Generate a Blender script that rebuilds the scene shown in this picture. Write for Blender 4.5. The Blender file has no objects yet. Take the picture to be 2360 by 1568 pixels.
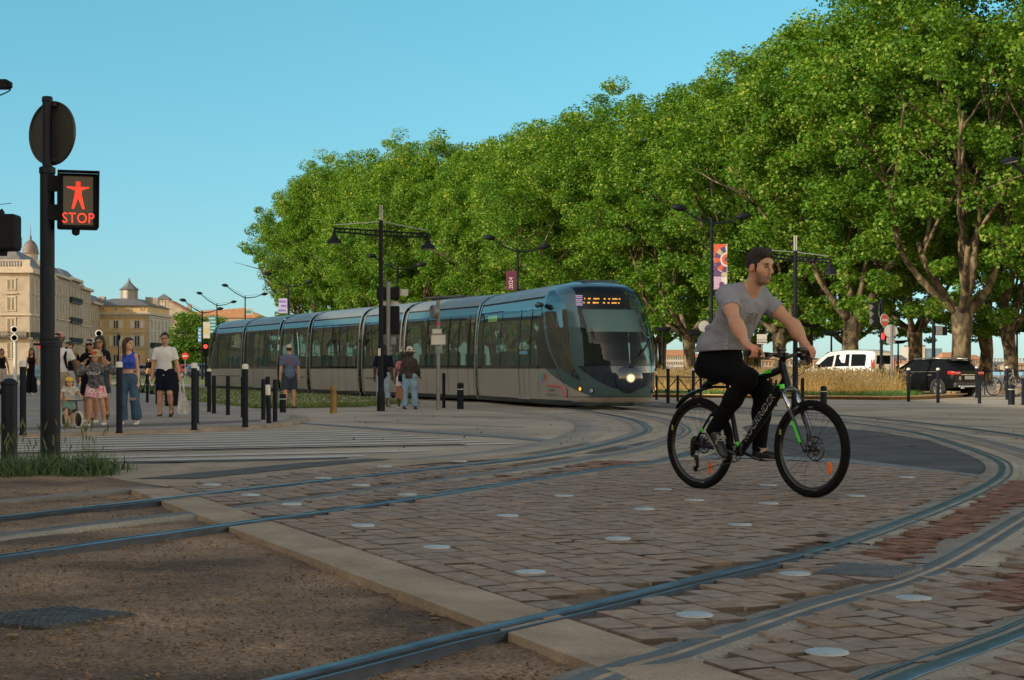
import bpy,bmesh,math,random
import numpy as np
from mathutils import Vector,Matrix,Euler
PI=math.pi
random.seed(7)
rng=np.random.default_rng(11)
sc=bpy.context.scene
COL=sc.collection
# ------------------ survey: photo -> ground
F,CX,HY,HC=3800.0,1180.0,850.0,1.0
def G(x,y,z=0.0):
 Y=F*(HC-z)/(y-HY)
 return Vector(((x-CX)/F*Y,Y,z))
def P(x,y,Y):
 return Vector(((x-CX)/F*Y,Y,HC+(HY-y)/F*Y))
def DX(v):
 return CX+F*v[0]/v[1]
def DY(v,z=0.0):
 return HY+F*(HC-z)/v[1]
class MB:
 def __init__(s):
  s.v=[];s.f=[];s.m=[];s.cur=0
 def add(s,verts,faces,M=None):
  o=len(s.v)
  if M is not None:
   verts=[M@Vector(p)for p in verts]
  s.v.extend([tuple(p)for p in verts])
  for f in faces:
   s.f.append(tuple(i+o for i in f));s.m.append(s.cur)
  return s
 def box(s,c,d,M=None,rz=0.0):
  x,y,z=d[0]/2,d[1]/2,d[2]/2
  v=[Vector((a*x,b*y,e*z))for a in(-1,1)for b in(-1,1)for e in(-1,1)]
  R=Matrix.Rotation(rz,3,'Z')
  v=[R@p+Vector(c)for p in v]
  return s.add(v,[(0,1,3,2),(4,6,7,5),(0,4,5,1),(2,3,7,6),(0,2,6,4),(1,5,7,3)],M)
 def bbox(s,c,d,b=0.01,M=None,rz=0.0):
  """box with chamfered edges"""
  hx,hy,hz=d[0]/2,d[1]/2,d[2]/2
  b=min(b,hx*.9,hy*.9,hz*.9)
  bm=bmesh.new()
  bmesh.ops.create_cube(bm,size=1)
  for q in bm.verts:
   q.co=Vector((q.co.x*d[0],q.co.y*d[1],q.co.z*d[2]))
  bmesh.ops.bevel(bm,geom=bm.edges[:],offset=b,segments=2,affect='EDGES',profile=0.5)
  R=Matrix.Rotation(rz,3,'Z')
  vs=[R@q.co+Vector(c)for q in bm.verts]
  bm.verts.index_update()
  fs=[tuple(q.index for q in f.verts)for f in bm.faces]
  bm.free()
  return s.add(vs,fs,M)
 def tube(s,pts,r,n=8,caps=True,M=None):
  pts=[Vector(p)for p in pts]
  if not hasattr(r,'__len__'):
   r=[r]*len(pts)
  vs=[];fs=[]
  t0=(pts[1]-pts[0]).normalized()
  up=Vector((0,0,1))if abs(t0.z)<.9 else Vector((1,0,0))
  a=t0.cross(up).normalized()
  for i,p in enumerate(pts):
   if i==0:t=pts[1]-pts[0]
   elif i==len(pts)-1:t=pts[-1]-pts[-2]
   else:t=pts[i+1]-pts[i-1]
   t=t.normalized()if t.length>1e-9 else t0
   a=(a-t*a.dot(t))
   a=a.normalized()if a.length>1e-6 else t.orthogonal().normalized()
   b=t.cross(a)
   for k in range(n):
    w=2*PI*k/n
    vs.append(p+(a*math.cos(w)+b*math.sin(w))*r[i])
  for i in range(len(pts)-1):
   for k in range(n):
    fs.append((i*n+k,i*n+(k+1)%n,(i+1)*n+(k+1)%n,(i+1)*n+k))
  if caps:
   fs.append(tuple(range(n-1,-1,-1)));o=(len(pts)-1)*n
   fs.append(tuple(o+k for k in range(n)))
  return s.add(vs,fs,M)
 def cyl(s,p0,p1,r0,r1=None,n=12,M=None):
  return s.tube([p0,p1],[r0,r0 if r1 is None else r1],n,True,M)
 def lathe(s,prof,n=20,c=(0,0,0),M=None,caps=True):
  """prof: list of (r, z) turned about Z at c"""
  vs=[];fs=[]
  for r,z in prof:
   for k in range(n):
    w=2*PI*k/n
    vs.append((c[0]+r*math.cos(w),c[1]+r*math.sin(w),c[2]+z))
  for i in range(len(prof)-1):
   for k in range(n):
    fs.append((i*n+k,i*n+(k+1)%n,(i+1)*n+(k+1)%n,(i+1)*n+k))
  if caps and prof[0][0]>1e-5:fs.append(tuple(range(n-1,-1,-1)))
  if caps and prof[-1][0]>1e-5:
   o=(len(prof)-1)*n;fs.append(tuple(o+k for k in range(n)))
  return s.add(vs,fs,M)
 def prism(s,poly,h,M=None,z0=0.0):
  """poly in XY extruded z0..z0+h"""
  n=len(poly)
  vs=[(p[0],p[1],z0)for p in poly]+[(p[0],p[1],z0+h)for p in poly]
  fs=[tuple(range(n-1,-1,-1)),tuple(range(n,2*n))]
  for i in range(n):
   j=(i+1)%n
   fs.append((i,j,n+j,n+i))
  return s.add(vs,fs,M)
 def quad(s,a,b,c,d,M=None):
  return s.add([a,b,c,d],[(0,1,2,3)],M)
 def weld(s,tol=1e-4):
  ids={};nv=[];mp=[]
  for p in s.v:
   k=(round(p[0]/tol),round(p[1]/tol),round(p[2]/tol))
   if k not in ids:ids[k]=len(nv);nv.append(p)
   mp.append(ids[k])
  nf=[];nm=[]
  for f,m in zip(s.f,s.m):
   g=[]
   for i in f:
    j=mp[i]
    if j not in g:g.append(j)
   if len(g)>2:nf.append(tuple(g));nm.append(m)
  s.v,s.f,s.m=nv,nf,nm
  return s
 def build(s,name,mats,parent=None,smooth=False,loc=None):
  me=bpy.data.meshes.new(name)
  me.from_pydata(s.v,[],s.f)
  if not isinstance(mats,(list,tuple)):mats=[mats]
  for m in mats:me.materials.append(m)
  if len(mats)>1:
   me.polygons.foreach_set('material_index',s.m)
  if smooth is True:
   me.polygons.foreach_set('use_smooth',[True]*len(me.polygons))
  elif smooth:
   me.polygons.foreach_set('use_smooth',[True]*len(me.polygons))
   me.set_sharp_from_angle(angle=math.radians(smooth))
  bm=bmesh.new();bm.from_mesh(me)
  bmesh.ops.recalc_face_normals(bm,faces=bm.faces[:])
  bm.to_mesh(me);bm.free()
  me.update()
  o=bpy.data.objects.new(name,me);COL.objects.link(o)
  if parent is not None:o.parent=parent
  if loc is not None:o.location=loc
  return o
def np_obj(name,V,Fc,mats,parent=None,smooth=False,matidx=None,colors=None):
 """V (n,3) array, Fc (m,3|4) int array"""
 me=bpy.data.meshes.new(name)
 V=np.asarray(V,dtype=np.float32);Fc=np.asarray(Fc,dtype=np.int32)
 k=Fc.shape[1]
 me.vertices.add(len(V));me.vertices.foreach_set('co',V.ravel())
 me.loops.add(Fc.size);me.loops.foreach_set('vertex_index',Fc.ravel())
 me.polygons.add(len(Fc))
 me.polygons.foreach_set('loop_start',np.arange(0,Fc.size,k,dtype=np.int32))
 if not isinstance(mats,(list,tuple)):mats=[mats]
 for m in mats:me.materials.append(m)
 if matidx is not None:me.polygons.foreach_set('material_index',np.asarray(matidx,dtype=np.int32))
 if smooth:me.polygons.foreach_set('use_smooth',np.ones(len(Fc),dtype=bool))
 me.update(calc_edges=True)
 if colors is not None:
  a=me.color_attributes.new('col','FLOAT_COLOR','POINT')
  c4=np.ones((len(V),4),dtype=np.float32);c4[:,:3]=colors
  a.data.foreach_set('color',c4.ravel())
 o=bpy.data.objects.new(name,me);COL.objects.link(o)
 if parent is not None:o.parent=parent
 return o
def tag(o,label=None,cat=None,group=None,kind=None):
 if label:o['label']=label
 if cat:o['category']=cat
 if group:o['group']=group
 if kind:o['kind']=kind
 return o
def thing(name,label,cat,loc=(0,0,0),rz=0.0,group=None):
 o=bpy.data.objects.new(name,None);COL.objects.link(o)
 o.empty_display_size=.1
 o.location=loc;o.rotation_euler=(0,0,rz)
 return tag(o,label,cat,group)
KIDS={}
def copy_tree(o,loc=None,rz=None,label=None,scale=None,parent=None):
 c=o.copy();COL.objects.link(c)
 if parent is not None:c.parent=parent
 for ch in list(o.children):copy_tree(ch,parent=c)
 if loc is not None:c.location=loc
 if rz is not None:c.rotation_euler=(0,0,rz)
 if scale is not None:c.scale=scale
 if label:c['label']=label
 return c
MATS={}
def newmat(name):
 m=bpy.data.materials.new(name);m.use_nodes=True
 nt=m.node_tree;b=nt.nodes['Principled BSDF']
 return m,nt,b
def mat(name,col,rough=.6,metal=0.0,var=0.12,vscale=6.0,bump=0.0,bscale=40.0,spec=.5,col2=None,coat=0.0,emit=None,estr=0.0,vdet=4.0):
 """principled material whose colour wanders between col and a mottled neighbour"""
 if name in MATS:return MATS[name]
 m,nt,b=newmat(name)
 b.inputs['Roughness'].default_value=rough
 b.inputs['Metallic'].default_value=metal
 b.inputs['Specular IOR Level'].default_value=spec
 if coat:
  b.inputs['Coat Weight'].default_value=coat;b.inputs['Coat Roughness'].default_value=.08
 tc=nt.nodes.new('ShaderNodeTexCoord')
 c1=tuple(col)+(1,)
 if col2 is None:col2=tuple(min(1,max(0,c*(1-2.2*var)))for c in col)
 n=nt.nodes.new('ShaderNodeTexNoise');n.inputs['Scale'].default_value=vscale;n.inputs['Detail'].default_value=vdet
 nt.links.new(tc.outputs['Object'],n.inputs['Vector'])
 r=nt.nodes.new('ShaderNodeValToRGB')
 r.color_ramp.elements[0].position=.32;r.color_ramp.elements[0].color=tuple(col2)+(1,)
 r.color_ramp.elements[1].position=.68;r.color_ramp.elements[1].color=c1
 nt.links.new(n.outputs['Fac'],r.inputs['Fac'])
 nt.links.new(r.outputs['Color'],b.inputs['Base Color'])
 if bump:
  n2=nt.nodes.new('ShaderNodeTexNoise');n2.inputs['Scale'].default_value=bscale;n2.inputs['Detail'].default_value=5
  nt.links.new(tc.outputs['Object'],n2.inputs['Vector'])
  bp=nt.nodes.new('ShaderNodeBump');bp.inputs['Strength'].default_value=bump;bp.inputs['Distance'].default_value=.02
  nt.links.new(n2.outputs['Fac'],bp.inputs['Height']);nt.links.new(bp.outputs['Normal'],b.inputs['Normal'])
 if emit:
  b.inputs['Emission Color'].default_value=tuple(emit)+(1,);b.inputs['Emission Strength'].default_value=estr
 MATS[name]=m
 return m
def vcol_mat(name,rough=.6,spec=.4,bump=0.0,bscale=60,sss=0.0,vary=0.08,vscale=30):
 """colour comes from the mesh's own colour attribute"""
 if name in MATS:return MATS[name]
 m,nt,b=newmat(name)
 at=nt.nodes.new('ShaderNodeAttribute');at.attribute_name='col'
 tc=nt.nodes.new('ShaderNodeTexCoord')
 n=nt.nodes.new('ShaderNodeTexNoise');n.inputs['Scale'].default_value=vscale
 nt.links.new(tc.outputs['Object'],n.inputs['Vector'])
 mr=nt.nodes.new('ShaderNodeMapRange');mr.inputs['To Min'].default_value=1-2*vary;mr.inputs['To Max'].default_value=1+2*vary
 nt.links.new(n.outputs['Fac'],mr.inputs['Value'])
 mx=nt.nodes.new('ShaderNodeVectorMath');mx.operation='SCALE'
 nt.links.new(at.outputs['Color'],mx.inputs[0]);nt.links.new(mr.outputs['Result'],mx.inputs['Scale'])
 nt.links.new(mx.outputs['Vector'],b.inputs['Base Color'])
 b.inputs['Roughness'].default_value=rough;b.inputs['Specular IOR Level'].default_value=spec
 if sss:
  b.inputs['Subsurface Weight'].default_value=sss;b.inputs['Subsurface Radius'].default_value=(.02,.008,.004);b.inputs['Subsurface Scale'].default_value=.5
 if bump:
  n2=nt.nodes.new('ShaderNodeTexNoise');n2.inputs['Scale'].default_value=bscale;n2.inputs['Detail'].default_value=4
  nt.links.new(tc.outputs['Object'],n2.inputs['Vector'])
  bp=nt.nodes.new('ShaderNodeBump');bp.inputs['Strength'].default_value=bump;bp.inputs['Distance'].default_value=.01
  nt.links.new(n2.outputs['Fac'],bp.inputs['Height']);nt.links.new(bp.outputs['Normal'],b.inputs['Normal'])
 MATS[name]=m
 return m
def glass_mat(name,tint,refl=1.0,rough=.02):
 """see-through pane: tinted transparency under a fresnel reflection"""
 if name in MATS:return MATS[name]
 m,nt,b=newmat(name)
 nt.nodes.remove(b);out=nt.nodes['Material Output']
 t=nt.nodes.new('ShaderNodeBsdfTransparent');t.inputs['Color'].default_value=tuple(tint)+(1,)
 g=nt.nodes.new('ShaderNodeBsdfGlossy');g.inputs['Roughness'].default_value=rough
 fr=nt.nodes.new('ShaderNodeFresnel');fr.inputs['IOR'].default_value=1.5
 ml=nt.nodes.new('ShaderNodeMath');ml.operation='MULTIPLY';ml.inputs[1].default_value=refl;ml.use_clamp=True
 nt.links.new(fr.outputs['Fac'],ml.inputs[0])
 mx=nt.nodes.new('ShaderNodeMixShader')
 nt.links.new(ml.outputs[0],mx.inputs[0]);nt.links.new(t.outputs[0],mx.inputs[1]);nt.links.new(g.outputs[0],mx.inputs[2])
 nt.links.new(mx.outputs[0],out.inputs['Surface'])
 MATS[name]=m
 return m
def emat(name,col,strength):
 return mat(name,col,.5,emit=col,estr=strength,var=.05)
def text_geo(txt,size,depth=.0,spacing=1.0,shear=0.0,squash=1.0):
 """letters as a mesh lying in XY, centred: (verts, faces)"""
 cu=bpy.data.curves.new('lettering','FONT');cu.body=txt;cu.size=size;cu.align_x='CENTER';cu.align_y='CENTER'
 cu.space_character=spacing;cu.shear=shear;cu.extrude=depth;cu.resolution_u=3
 o=bpy.data.objects.new('lettering',cu);COL.objects.link(o)
 dg=bpy.context.evaluated_depsgraph_get();dg.update()
 me=bpy.data.meshes.new_from_object(o.evaluated_get(dg))
 v=[(q.co.x*squash,q.co.y,q.co.z)for q in me.vertices];f=[tuple(p.vertices)for p in me.polygons]
 bpy.data.objects.remove(o);bpy.data.curves.remove(cu);bpy.data.meshes.remove(me)
 return v,f
def basis(o,x,y,z):
 return Matrix(((x[0],y[0],z[0],o[0]),(x[1],y[1],z[1],o[1]),(x[2],y[2],z[2],o[2]),(0,0,0,1)))
def spline(pts,step=.5):
 """catmull-rom through 2D/3D points, resampled"""
 p=[np.array(q,float)for q in pts]
 p=[2*p[0]-p[1]]+p+[2*p[-1]-p[-2]]
 out=[]
 for i in range(1,len(p)-2):
  a,b,c,d=p[i-1:i+3]
  n=max(2,int(np.linalg.norm(c-b)/step))
  for k in range(n):
   t=k/n
   out.append(.5*((2*b)+(c-a)*t+(2*a-5*b+4*c-d)*t*t+(3*b-a-3*c+d)*t**3))
 out.append(p[-2])
 return out
def in_poly(x,y,poly):
 c=False;n=len(poly);j=n-1
 for i in range(n):
  xi,yi=poly[i][0],poly[i][1];xj,yj=poly[j][0],poly[j][1]
  if(yi>y)!=(yj>y)and x<(xj-xi)*(y-yi)/(yj-yi)+xi:c=not c
  j=i
 return c
def in_poly_np(x,y,poly):
 c=np.zeros(x.shape,bool);n=len(poly);j=n-1
 for i in range(n):
  xi,yi=poly[i][0],poly[i][1];xj,yj=poly[j][0],poly[j][1]
  if yi!=yj:
   c^=((yi>y)!=(yj>y))&(x<(xj-xi)*(y-yi)/(yj-yi)+xi)
  j=i
 return c
cam=bpy.data.cameras.new('camera');camo=bpy.data.objects.new('camera',cam);COL.objects.link(camo)
camo.location=(0,0,HC);camo.rotation_euler=(PI/2,0,0)
cam.sensor_width=36;cam.lens=F/2360*36;cam.shift_y=(HY-784)/2360;cam.clip_end=30000;cam.clip_start=.1
sc.camera=camo
SUN_EL=math.radians(20);SUN_H=Vector((-.87,-.49,0)).normalized()
SUN_DIR=Vector((SUN_H.x*math.cos(SUN_EL),SUN_H.y*math.cos(SUN_EL),math.sin(SUN_EL)))
w=bpy.data.worlds.new('World');sc.world=w;w.use_nodes=True
nt=w.node_tree;bg=nt.nodes['Background']
sky=nt.nodes.new('ShaderNodeTexSky');sky.sky_type='NISHITA';sky.sun_disc=False
sky.sun_elevation=SUN_EL;sky.sun_rotation=math.atan2(SUN_H.x,SUN_H.y)
sky.altitude=0;sky.air_density=1.0;sky.dust_density=.2;sky.ozone_density=1.2
L=nt.links.new
tcw=nt.nodes.new('ShaderNodeTexCoord');sep=nt.nodes.new('ShaderNodeSeparateXYZ');L(tcw.outputs['Generated'],sep.inputs[0])
ramp=nt.nodes.new('ShaderNodeValToRGB');ramp.color_ramp.interpolation='LINEAR'
for p_,c_ in((0,(.60,.94,1.46)),(.06,(.62,1.05,1.36)),(.13,(.66,1.22,1.34)),(.22,(.70,1.42,1.38)),(.55,(1,1.06,1.0))):
 e_=ramp.color_ramp.elements.new(p_)if p_ not in(0,)else ramp.color_ramp.elements[0]
 e_.color=tuple(q*.5 for q in c_)+(1,)
ramp.color_ramp.elements[-1].color=(.5,.5,.5,1)
L(sep.outputs['Z'],ramp.inputs['Fac'])
north=nt.nodes.new('ShaderNodeMapRange');north.interpolation_type='SMOOTHSTEP';north.inputs['From Min'].default_value=.1;north.inputs['From Max'].default_value=.75
L(sep.outputs['Y'],north.inputs['Value'])
mixt=nt.nodes.new('ShaderNodeMix');mixt.data_type='RGBA';mixt.inputs[6].default_value=(2.55,1.66,.98,1)
L(north.outputs['Result'],mixt.inputs[0]);L(ramp.outputs['Color'],mixt.inputs[7])
dbl=nt.nodes.new('ShaderNodeVectorMath');dbl.operation='SCALE';dbl.inputs['Scale'].default_value=2.0;L(mixt.outputs[2],dbl.inputs[0])
mul=nt.nodes.new('ShaderNodeMix');mul.data_type='RGBA';mul.blend_type='MULTIPLY';mul.inputs[0].default_value=1.0
L(sky.outputs[0],mul.inputs[6]);L(dbl.outputs['Vector'],mul.inputs[7]);L(mul.outputs[2],bg.inputs['Color'])
bg.inputs['Strength'].default_value=.115
sl=bpy.data.lights.new('sun','SUN');sl.energy=5.0;sl.angle=math.radians(.53);sl.color=(1,.88,.68)
so=bpy.data.objects.new('sun',sl);COL.objects.link(so);so.rotation_euler=SUN_DIR.to_track_quat('Z','Y').to_euler();so.location=(0,0,60)
sc.view_settings.view_transform='Standard';sc.view_settings.look='None';sc.view_settings.exposure=0;sc.view_settings.gamma=1
sc.cycles.use_denoising=True
sc.cycles.max_bounces=6;sc.cycles.transparent_max_bounces=12
# ------------------ ground
def sheet(name,poly,z,m,kind='structure',label=None,cat=None):
 from mathutils.geometry import tessellate_polygon
 pts=[Vector((p[0],p[1],z))for p in poly]
 tris=[]
 for t in tessellate_polygon([pts]):
  a,b,c=(pts[i]for i in t)
  tris.append(t if(b-a).cross(c-a).z>0 else(t[0],t[2],t[1]))
 me=bpy.data.meshes.new(name);me.from_pydata([tuple(p)for p in pts],[],tris);me.materials.append(m);me.update()
 o=bpy.data.objects.new(name,me);COL.objects.link(o)
 tag(o,label,cat,kind=kind)
 return o
def DP(*pts):return[tuple(G(x,y))[:2]for x,y in pts]
def asphalt_mat(name,c1,c2,speck=.5,sscale=160,patch=.18,rough=.85):
 if name in MATS:return MATS[name]
 m,nt,b=newmat(name)
 L=nt.links.new
 tc=nt.nodes.new('ShaderNodeTexCoord')
 n1=nt.nodes.new('ShaderNodeTexNoise');n1.inputs['Scale'].default_value=patch;n1.inputs['Detail'].default_value=8;n1.inputs['Roughness'].default_value=.62
 n2=nt.nodes.new('ShaderNodeTexNoise');n2.inputs['Scale'].default_value=sscale;n2.inputs['Detail'].default_value=2
 L(tc.outputs['Object'],n1.inputs['Vector']);L(tc.outputs['Object'],n2.inputs['Vector'])
 r=nt.nodes.new('ShaderNodeValToRGB');r.color_ramp.elements[0].position=.36;r.color_ramp.elements[1].position=.66
 r.color_ramp.elements[0].color=tuple(c2)+(1,);r.color_ramp.elements[1].color=tuple(c1)+(1,)
 L(n1.outputs['Fac'],r.inputs['Fac'])
 mr=nt.nodes.new('ShaderNodeMapRange');mr.inputs['From Min'].default_value=.3;mr.inputs['From Max'].default_value=.7
 mr.inputs['To Min'].default_value=1-speck;mr.inputs['To Max'].default_value=1+speck
 L(n2.outputs['Fac'],mr.inputs['Value'])
 v=nt.nodes.new('ShaderNodeVectorMath');v.operation='SCALE'
 L(r.outputs['Color'],v.inputs[0]);L(mr.outputs['Result'],v.inputs['Scale']);L(v.outputs['Vector'],b.inputs['Base Color'])
 bp=nt.nodes.new('ShaderNodeBump');bp.inputs['Strength'].default_value=.35;bp.inputs['Distance'].default_value=.01
 L(n2.outputs['Fac'],bp.inputs['Height']);L(bp.outputs['Normal'],b.inputs['Normal'])
 b.inputs['Roughness'].default_value=rough;b.inputs['Specular IOR Level'].default_value=.3
 MATS[name]=m
 return m
M_ROAD=asphalt_mat('road_surface',(.40,.33,.255),(.24,.20,.16),.4,90,.33)
M_DARK=asphalt_mat('dark_asphalt',(.088,.086,.088),(.045,.044,.046),.75,75,1.1)
M_PAVE=asphalt_mat('pale_pavement',(.33,.275,.235),(.23,.19,.165),.2,40,.5)
M_CONC=asphalt_mat('concrete_band',(.30,.27,.235),(.20,.178,.155),.25,60,1.1)
M_SLAB=asphalt_mat('border_slab',(.36,.28,.205),(.23,.175,.125),.18,90,2.2)
M_TACT=mat('tactile_strip',(.075,.072,.072),.8,var=.15,vscale=3,bump=.6,bscale=50)
M_STEEL=mat('rail_steel',(.17,.18,.20),.34,.9,var=.3,vscale=5.0,vdet=9)
M_RUST=mat('rail_web',(.065,.058,.06),.5,.5,var=.2,vscale=8)
M_PAINT=mat('road_paint',(.50,.47,.43),.75,vscale=4,vdet=9,col2=(.37,.33,.285))
M_DIRT=asphalt_mat('gravel_dirt',(.29,.185,.112),(.075,.048,.030),.55,55,.85)
sheet('ground',[(-9000,-300),(9000,-300),(9000,12000),(-9000,12000)],-.30,M_ROAD)
SO=G(456,1193);U=Vector((.391,-.920,0)).normalized();V=Vector((-U.y,U.x,0))
def TV(t,v):return(SO.x+U.x*t+V.x*v,SO.y+U.y*t+V.y*v)
bed=[TV(9,0),TV(-2.55,0),tuple(G(327,1128))[:2],tuple(G(0,1162))[:2],(-9.5,.5),(-9.5,-2),(-2,-4)]
road=[(-260,-60),(-9.5,-60),(-9.5,-2),(-9.5,.5),tuple(G(0,1162))[:2],tuple(G(327,1128))[:2],TV(-2.55,0),TV(9,0),(1.2,-60),(260,-60),(260,340),(-260,340)]
sheet('road',road,0,M_ROAD)
def fbm(x,y,sc_,oct=4,seed=0):
 r=np.random.default_rng(seed);o=np.zeros_like(x);a=1.0
 for k in range(oct):
  for _ in range(3):
   th=r.uniform(0,2*PI);ph=r.uniform(0,2*PI);q=sc_*(1.9**k)*r.uniform(.7,1.3)
   o+=a*np.sin((x*np.cos(th)+y*np.sin(th))*q+ph+1.3*np.sin((x*np.sin(th)-y*np.cos(th))*q*.6+ph*2))/3
  a*=.55
 return o
xs=np.arange(-9.5,3.2,.06);ys=np.arange(3.0,14.2,.06)
gx,gy=np.meshgrid(xs,ys,indexing='ij')
vv=(gx-SO.x)*V.x+(gy-SO.y)*V.y
gz=-.018+.010*fbm(gx,gy,1.6,3,3)+.007*fbm(gx,gy,14,2,5)-.006*np.exp(-(vv/.09)**2)
gz+=.020*np.clip((-vv-.25)/1.2,0,1)
nx,ny=gx.shape
idx=np.arange(nx*ny).reshape(nx,ny)
keep=(vv<.05)[:-1,:-1]
Fq=np.stack([idx[:-1,:-1],idx[1:,:-1],idx[1:,1:],idx[:-1,1:]],-1)[keep]
o=np_obj('gravel_bed',np.stack([gx,gy,gz],-1).reshape(-1,3),Fq,M_DIRT,smooth=True);tag(o,kind='structure')
def bed_z(x,y):
 v_=(x-SO.x)*V.x+(y-SO.y)*V.y
 return-.018+.020*min(1,max(0,(-v_-.25)/1.2))
def pebbles(name,pts,smin,smax,m,label,cat,seed=1,flat=.7):
 r=np.random.default_rng(seed);n=len(pts)
 base=np.array([[1,0,0],[-1,0,0],[0,1,0],[0,-1,0],[0,0,1],[0,0,-1]],float)
 tri=np.array([[0,2,4],[2,1,4],[1,3,4],[3,0,4],[2,0,5],[1,2,5],[3,1,5],[0,3,5]])
 s=r.uniform(smin,smax,(n,1,1))*r.uniform(.5,1.2,(n,1,3));s[...,2]*=flat
 th=r.uniform(0,2*PI,n)
 b=base[None]*s
 x=b[...,0]*np.cos(th)[:,None]-b[...,1]*np.sin(th)[:,None];y=b[...,0]*np.sin(th)[:,None]+b[...,1]*np.cos(th)[:,None]
 Vv=np.stack([x,y,b[...,2]],-1)+np.asarray(pts)[:,None,:]
 Ff=tri[None]+(np.arange(n)*6)[:,None,None]
 ob=np_obj(name,Vv.reshape(-1,3),Ff.reshape(-1,3),m)
 return tag(ob,label,cat,kind='stuff')
pp=[]
while len(pp)<9000:
 y=4+10*random.random()**1.5;x=random.uniform(-.36*y-.3,2.2)
 if(x-SO.x)*V.x+(y-SO.y)*V.y<-.03:pp.append((x,y,bed_z(x,y)+.004))
pebbles('gravel',pp,.003,.011,mat('pebble',(.24,.16,.10),.9,var=.32,vscale=9),'loose brown gravel lying over the dirt beside the rails','gravel')
# ------------------ rails
RA=[G(*p)for p in[(0,1200),(300,1165),(440,1148),(730,1115),(1000,1085),(1250,1055),(1400,1025)]]+[Vector((1.98,25.2,0)),Vector((2.25,28.1,0)),Vector((2.22,33,0)),Vector((1.2,42,0)),Vector((-.3,47.6,0)),Vector((-13.6,76.5,0)),Vector((-40,134,0))]
RB=[G(*p)for p in[(0,1295),(250,1258),(550,1215),(900,1165),(1200,1116),(1400,1085),(1548,1062)]]+[Vector((2.95,22.6,0)),Vector((3.62,27.5,0)),Vector((3.62,33.2,0)),Vector((2.55,42.4,0)),Vector((1.05,48.2,0)),Vector((-12.3,77.1,0)),Vector((-38.7,134.6,0))]
RC=[Vector((-2.1,3.1,0)),G(700,1568),G(1000,1490),G(1300,1420),G(1600,1345),G(1900,1270),G(2150,1180),G(2275,1122),G(2310,1090),G(2290,1062),G(2200,1028)]+[Vector((6.15,25.5,0)),Vector((6.0,31,0)),Vector((5.0,38,0)),Vector((3.2,45,0)),Vector((2.0,49,0)),Vector((-10.8,77.7,0)),Vector((-37,135,0))]
RD=[Vector((.2,3.7,0)),G(2100,1568),G(2360,1470),Vector((2.75,7.5,0)),Vector((4.2,10.2,0)),Vector((5.6,13.3,0)),Vector((6.5,17,0)),Vector((7.3,22,0)),Vector((7.5,27,0)),Vector((7.2,33,0)),Vector((6.1,40,0)),Vector((4.4,46.5,0)),Vector((3.2,50,0)),Vector((-9.6,78.5,0)),Vector((-35.5,136,0))]
RA=[RA[0]-Vector((.57,1.4,0))*3]+RA;RB=[RB[0]-Vector((.7,1.4,0))*3]+RB
A1=[G(*p)for p in[(0,1240),(500,1180),(700,1155),(1000,1111),(1200,1086),(1400,1054),(1500,1034)]]+[Vector((2.62,25.0,0)),Vector((2.94,28.5,0)),Vector((2.9,33.1,0)),Vector((1.9,42.2,0)),Vector((.4,47.9,0)),Vector((-13,76.8,0))]
A1=[A1[0]-Vector((.6,1.4,0))*3]+A1
A2=[Vector((-.7,3.2,0)),G(1395,1568),G(1540,1523),G(1870,1409),G(2148,1322),G(2360,1200)]+[Vector((5.25,15.0,0)),Vector((6.15,20,0)),Vector((6.75,26.2,0)),Vector((6.6,32,0)),Vector((5.5,39,0)),Vector((3.8,45.8,0)),Vector((2.6,49.5,0)),Vector((-10.2,78,0))]
LINES={k:[np.array((q[0],q[1]))for q in spline([tuple(p)[:2]for p in v],.35)]for k,v in dict(RA=RA,RB=RB,RC=RC,RD=RD,A1=A1,A2=A2).items()}
def ribbon(name,line,prof,mats,midx=None,parent=None,lo=None,hi=None):
 """sweep an open profile [(lateral, z)] along a ground line; lateral is + to the left of travel"""
 L_=np.array(line)
 if lo is not None or hi is not None:
  sel=np.ones(len(L_),bool)
  if lo is not None:sel&=L_[:,1]>=lo
  if hi is not None:sel&=L_[:,1]<=hi
  L_=L_[sel]
 T=np.gradient(L_,axis=0);T/=np.linalg.norm(T,axis=1)[:,None]
 N=np.stack([-T[:,1],T[:,0]],1)
 k=len(prof);n=len(L_)
 Vv=np.zeros((n,k,3))
 for j,(a,z)in enumerate(prof):
  Vv[:,j,:2]=L_+N*a;Vv[:,j,2]=z
 ii=np.arange(n*k).reshape(n,k)
 Ff=np.stack([ii[:-1,:-1],ii[:-1,1:],ii[1:,1:],ii[1:,:-1]],-1)
 mi=None
 if midx is not None:mi=np.tile(np.array(midx),n-1)
 return np_obj(name,Vv.reshape(-1,3),Ff.reshape(-1,4)[:,::-1],mats,parent=parent,matidx=mi)
M_GROOVE=mat('rail_groove',(.02,.02,.022),.6,.4,var=.1)
def rail(key,side,label):
 s=side
 prof=[(-.07,-.10),(-.036,-.03),(-.036,.022),(-.03,.026),(.03,.026),(.036,.022),(.038,-.018),(.078,-.018),(.080,.022),(.102,.022),(.104,-.10)]
 if s<0:prof=[(-a,z)for a,z in prof][::-1]
 mi=[1,1,0,0,0,2,2,2,0,1]
 if s<0:mi=mi[::-1]
 o=ribbon('tram_rail',LINES[key],prof,[M_STEEL,M_RUST,M_GROOVE],mi)
 return tag(o,label,'rail','steel tram rails curving over the crossing')
rail('RA',-1,'steel rail farthest from the camera, running under the left side of the tram')
rail('RB',1,'second steel rail from the back, passing behind the rear wheel of the bicycle')
rail('RC',-1,'long shiny rail sweeping round in front of the bicycle and out at bottom centre')
rail('RD',1,'dark near rail cutting across the bottom right corner')
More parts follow.
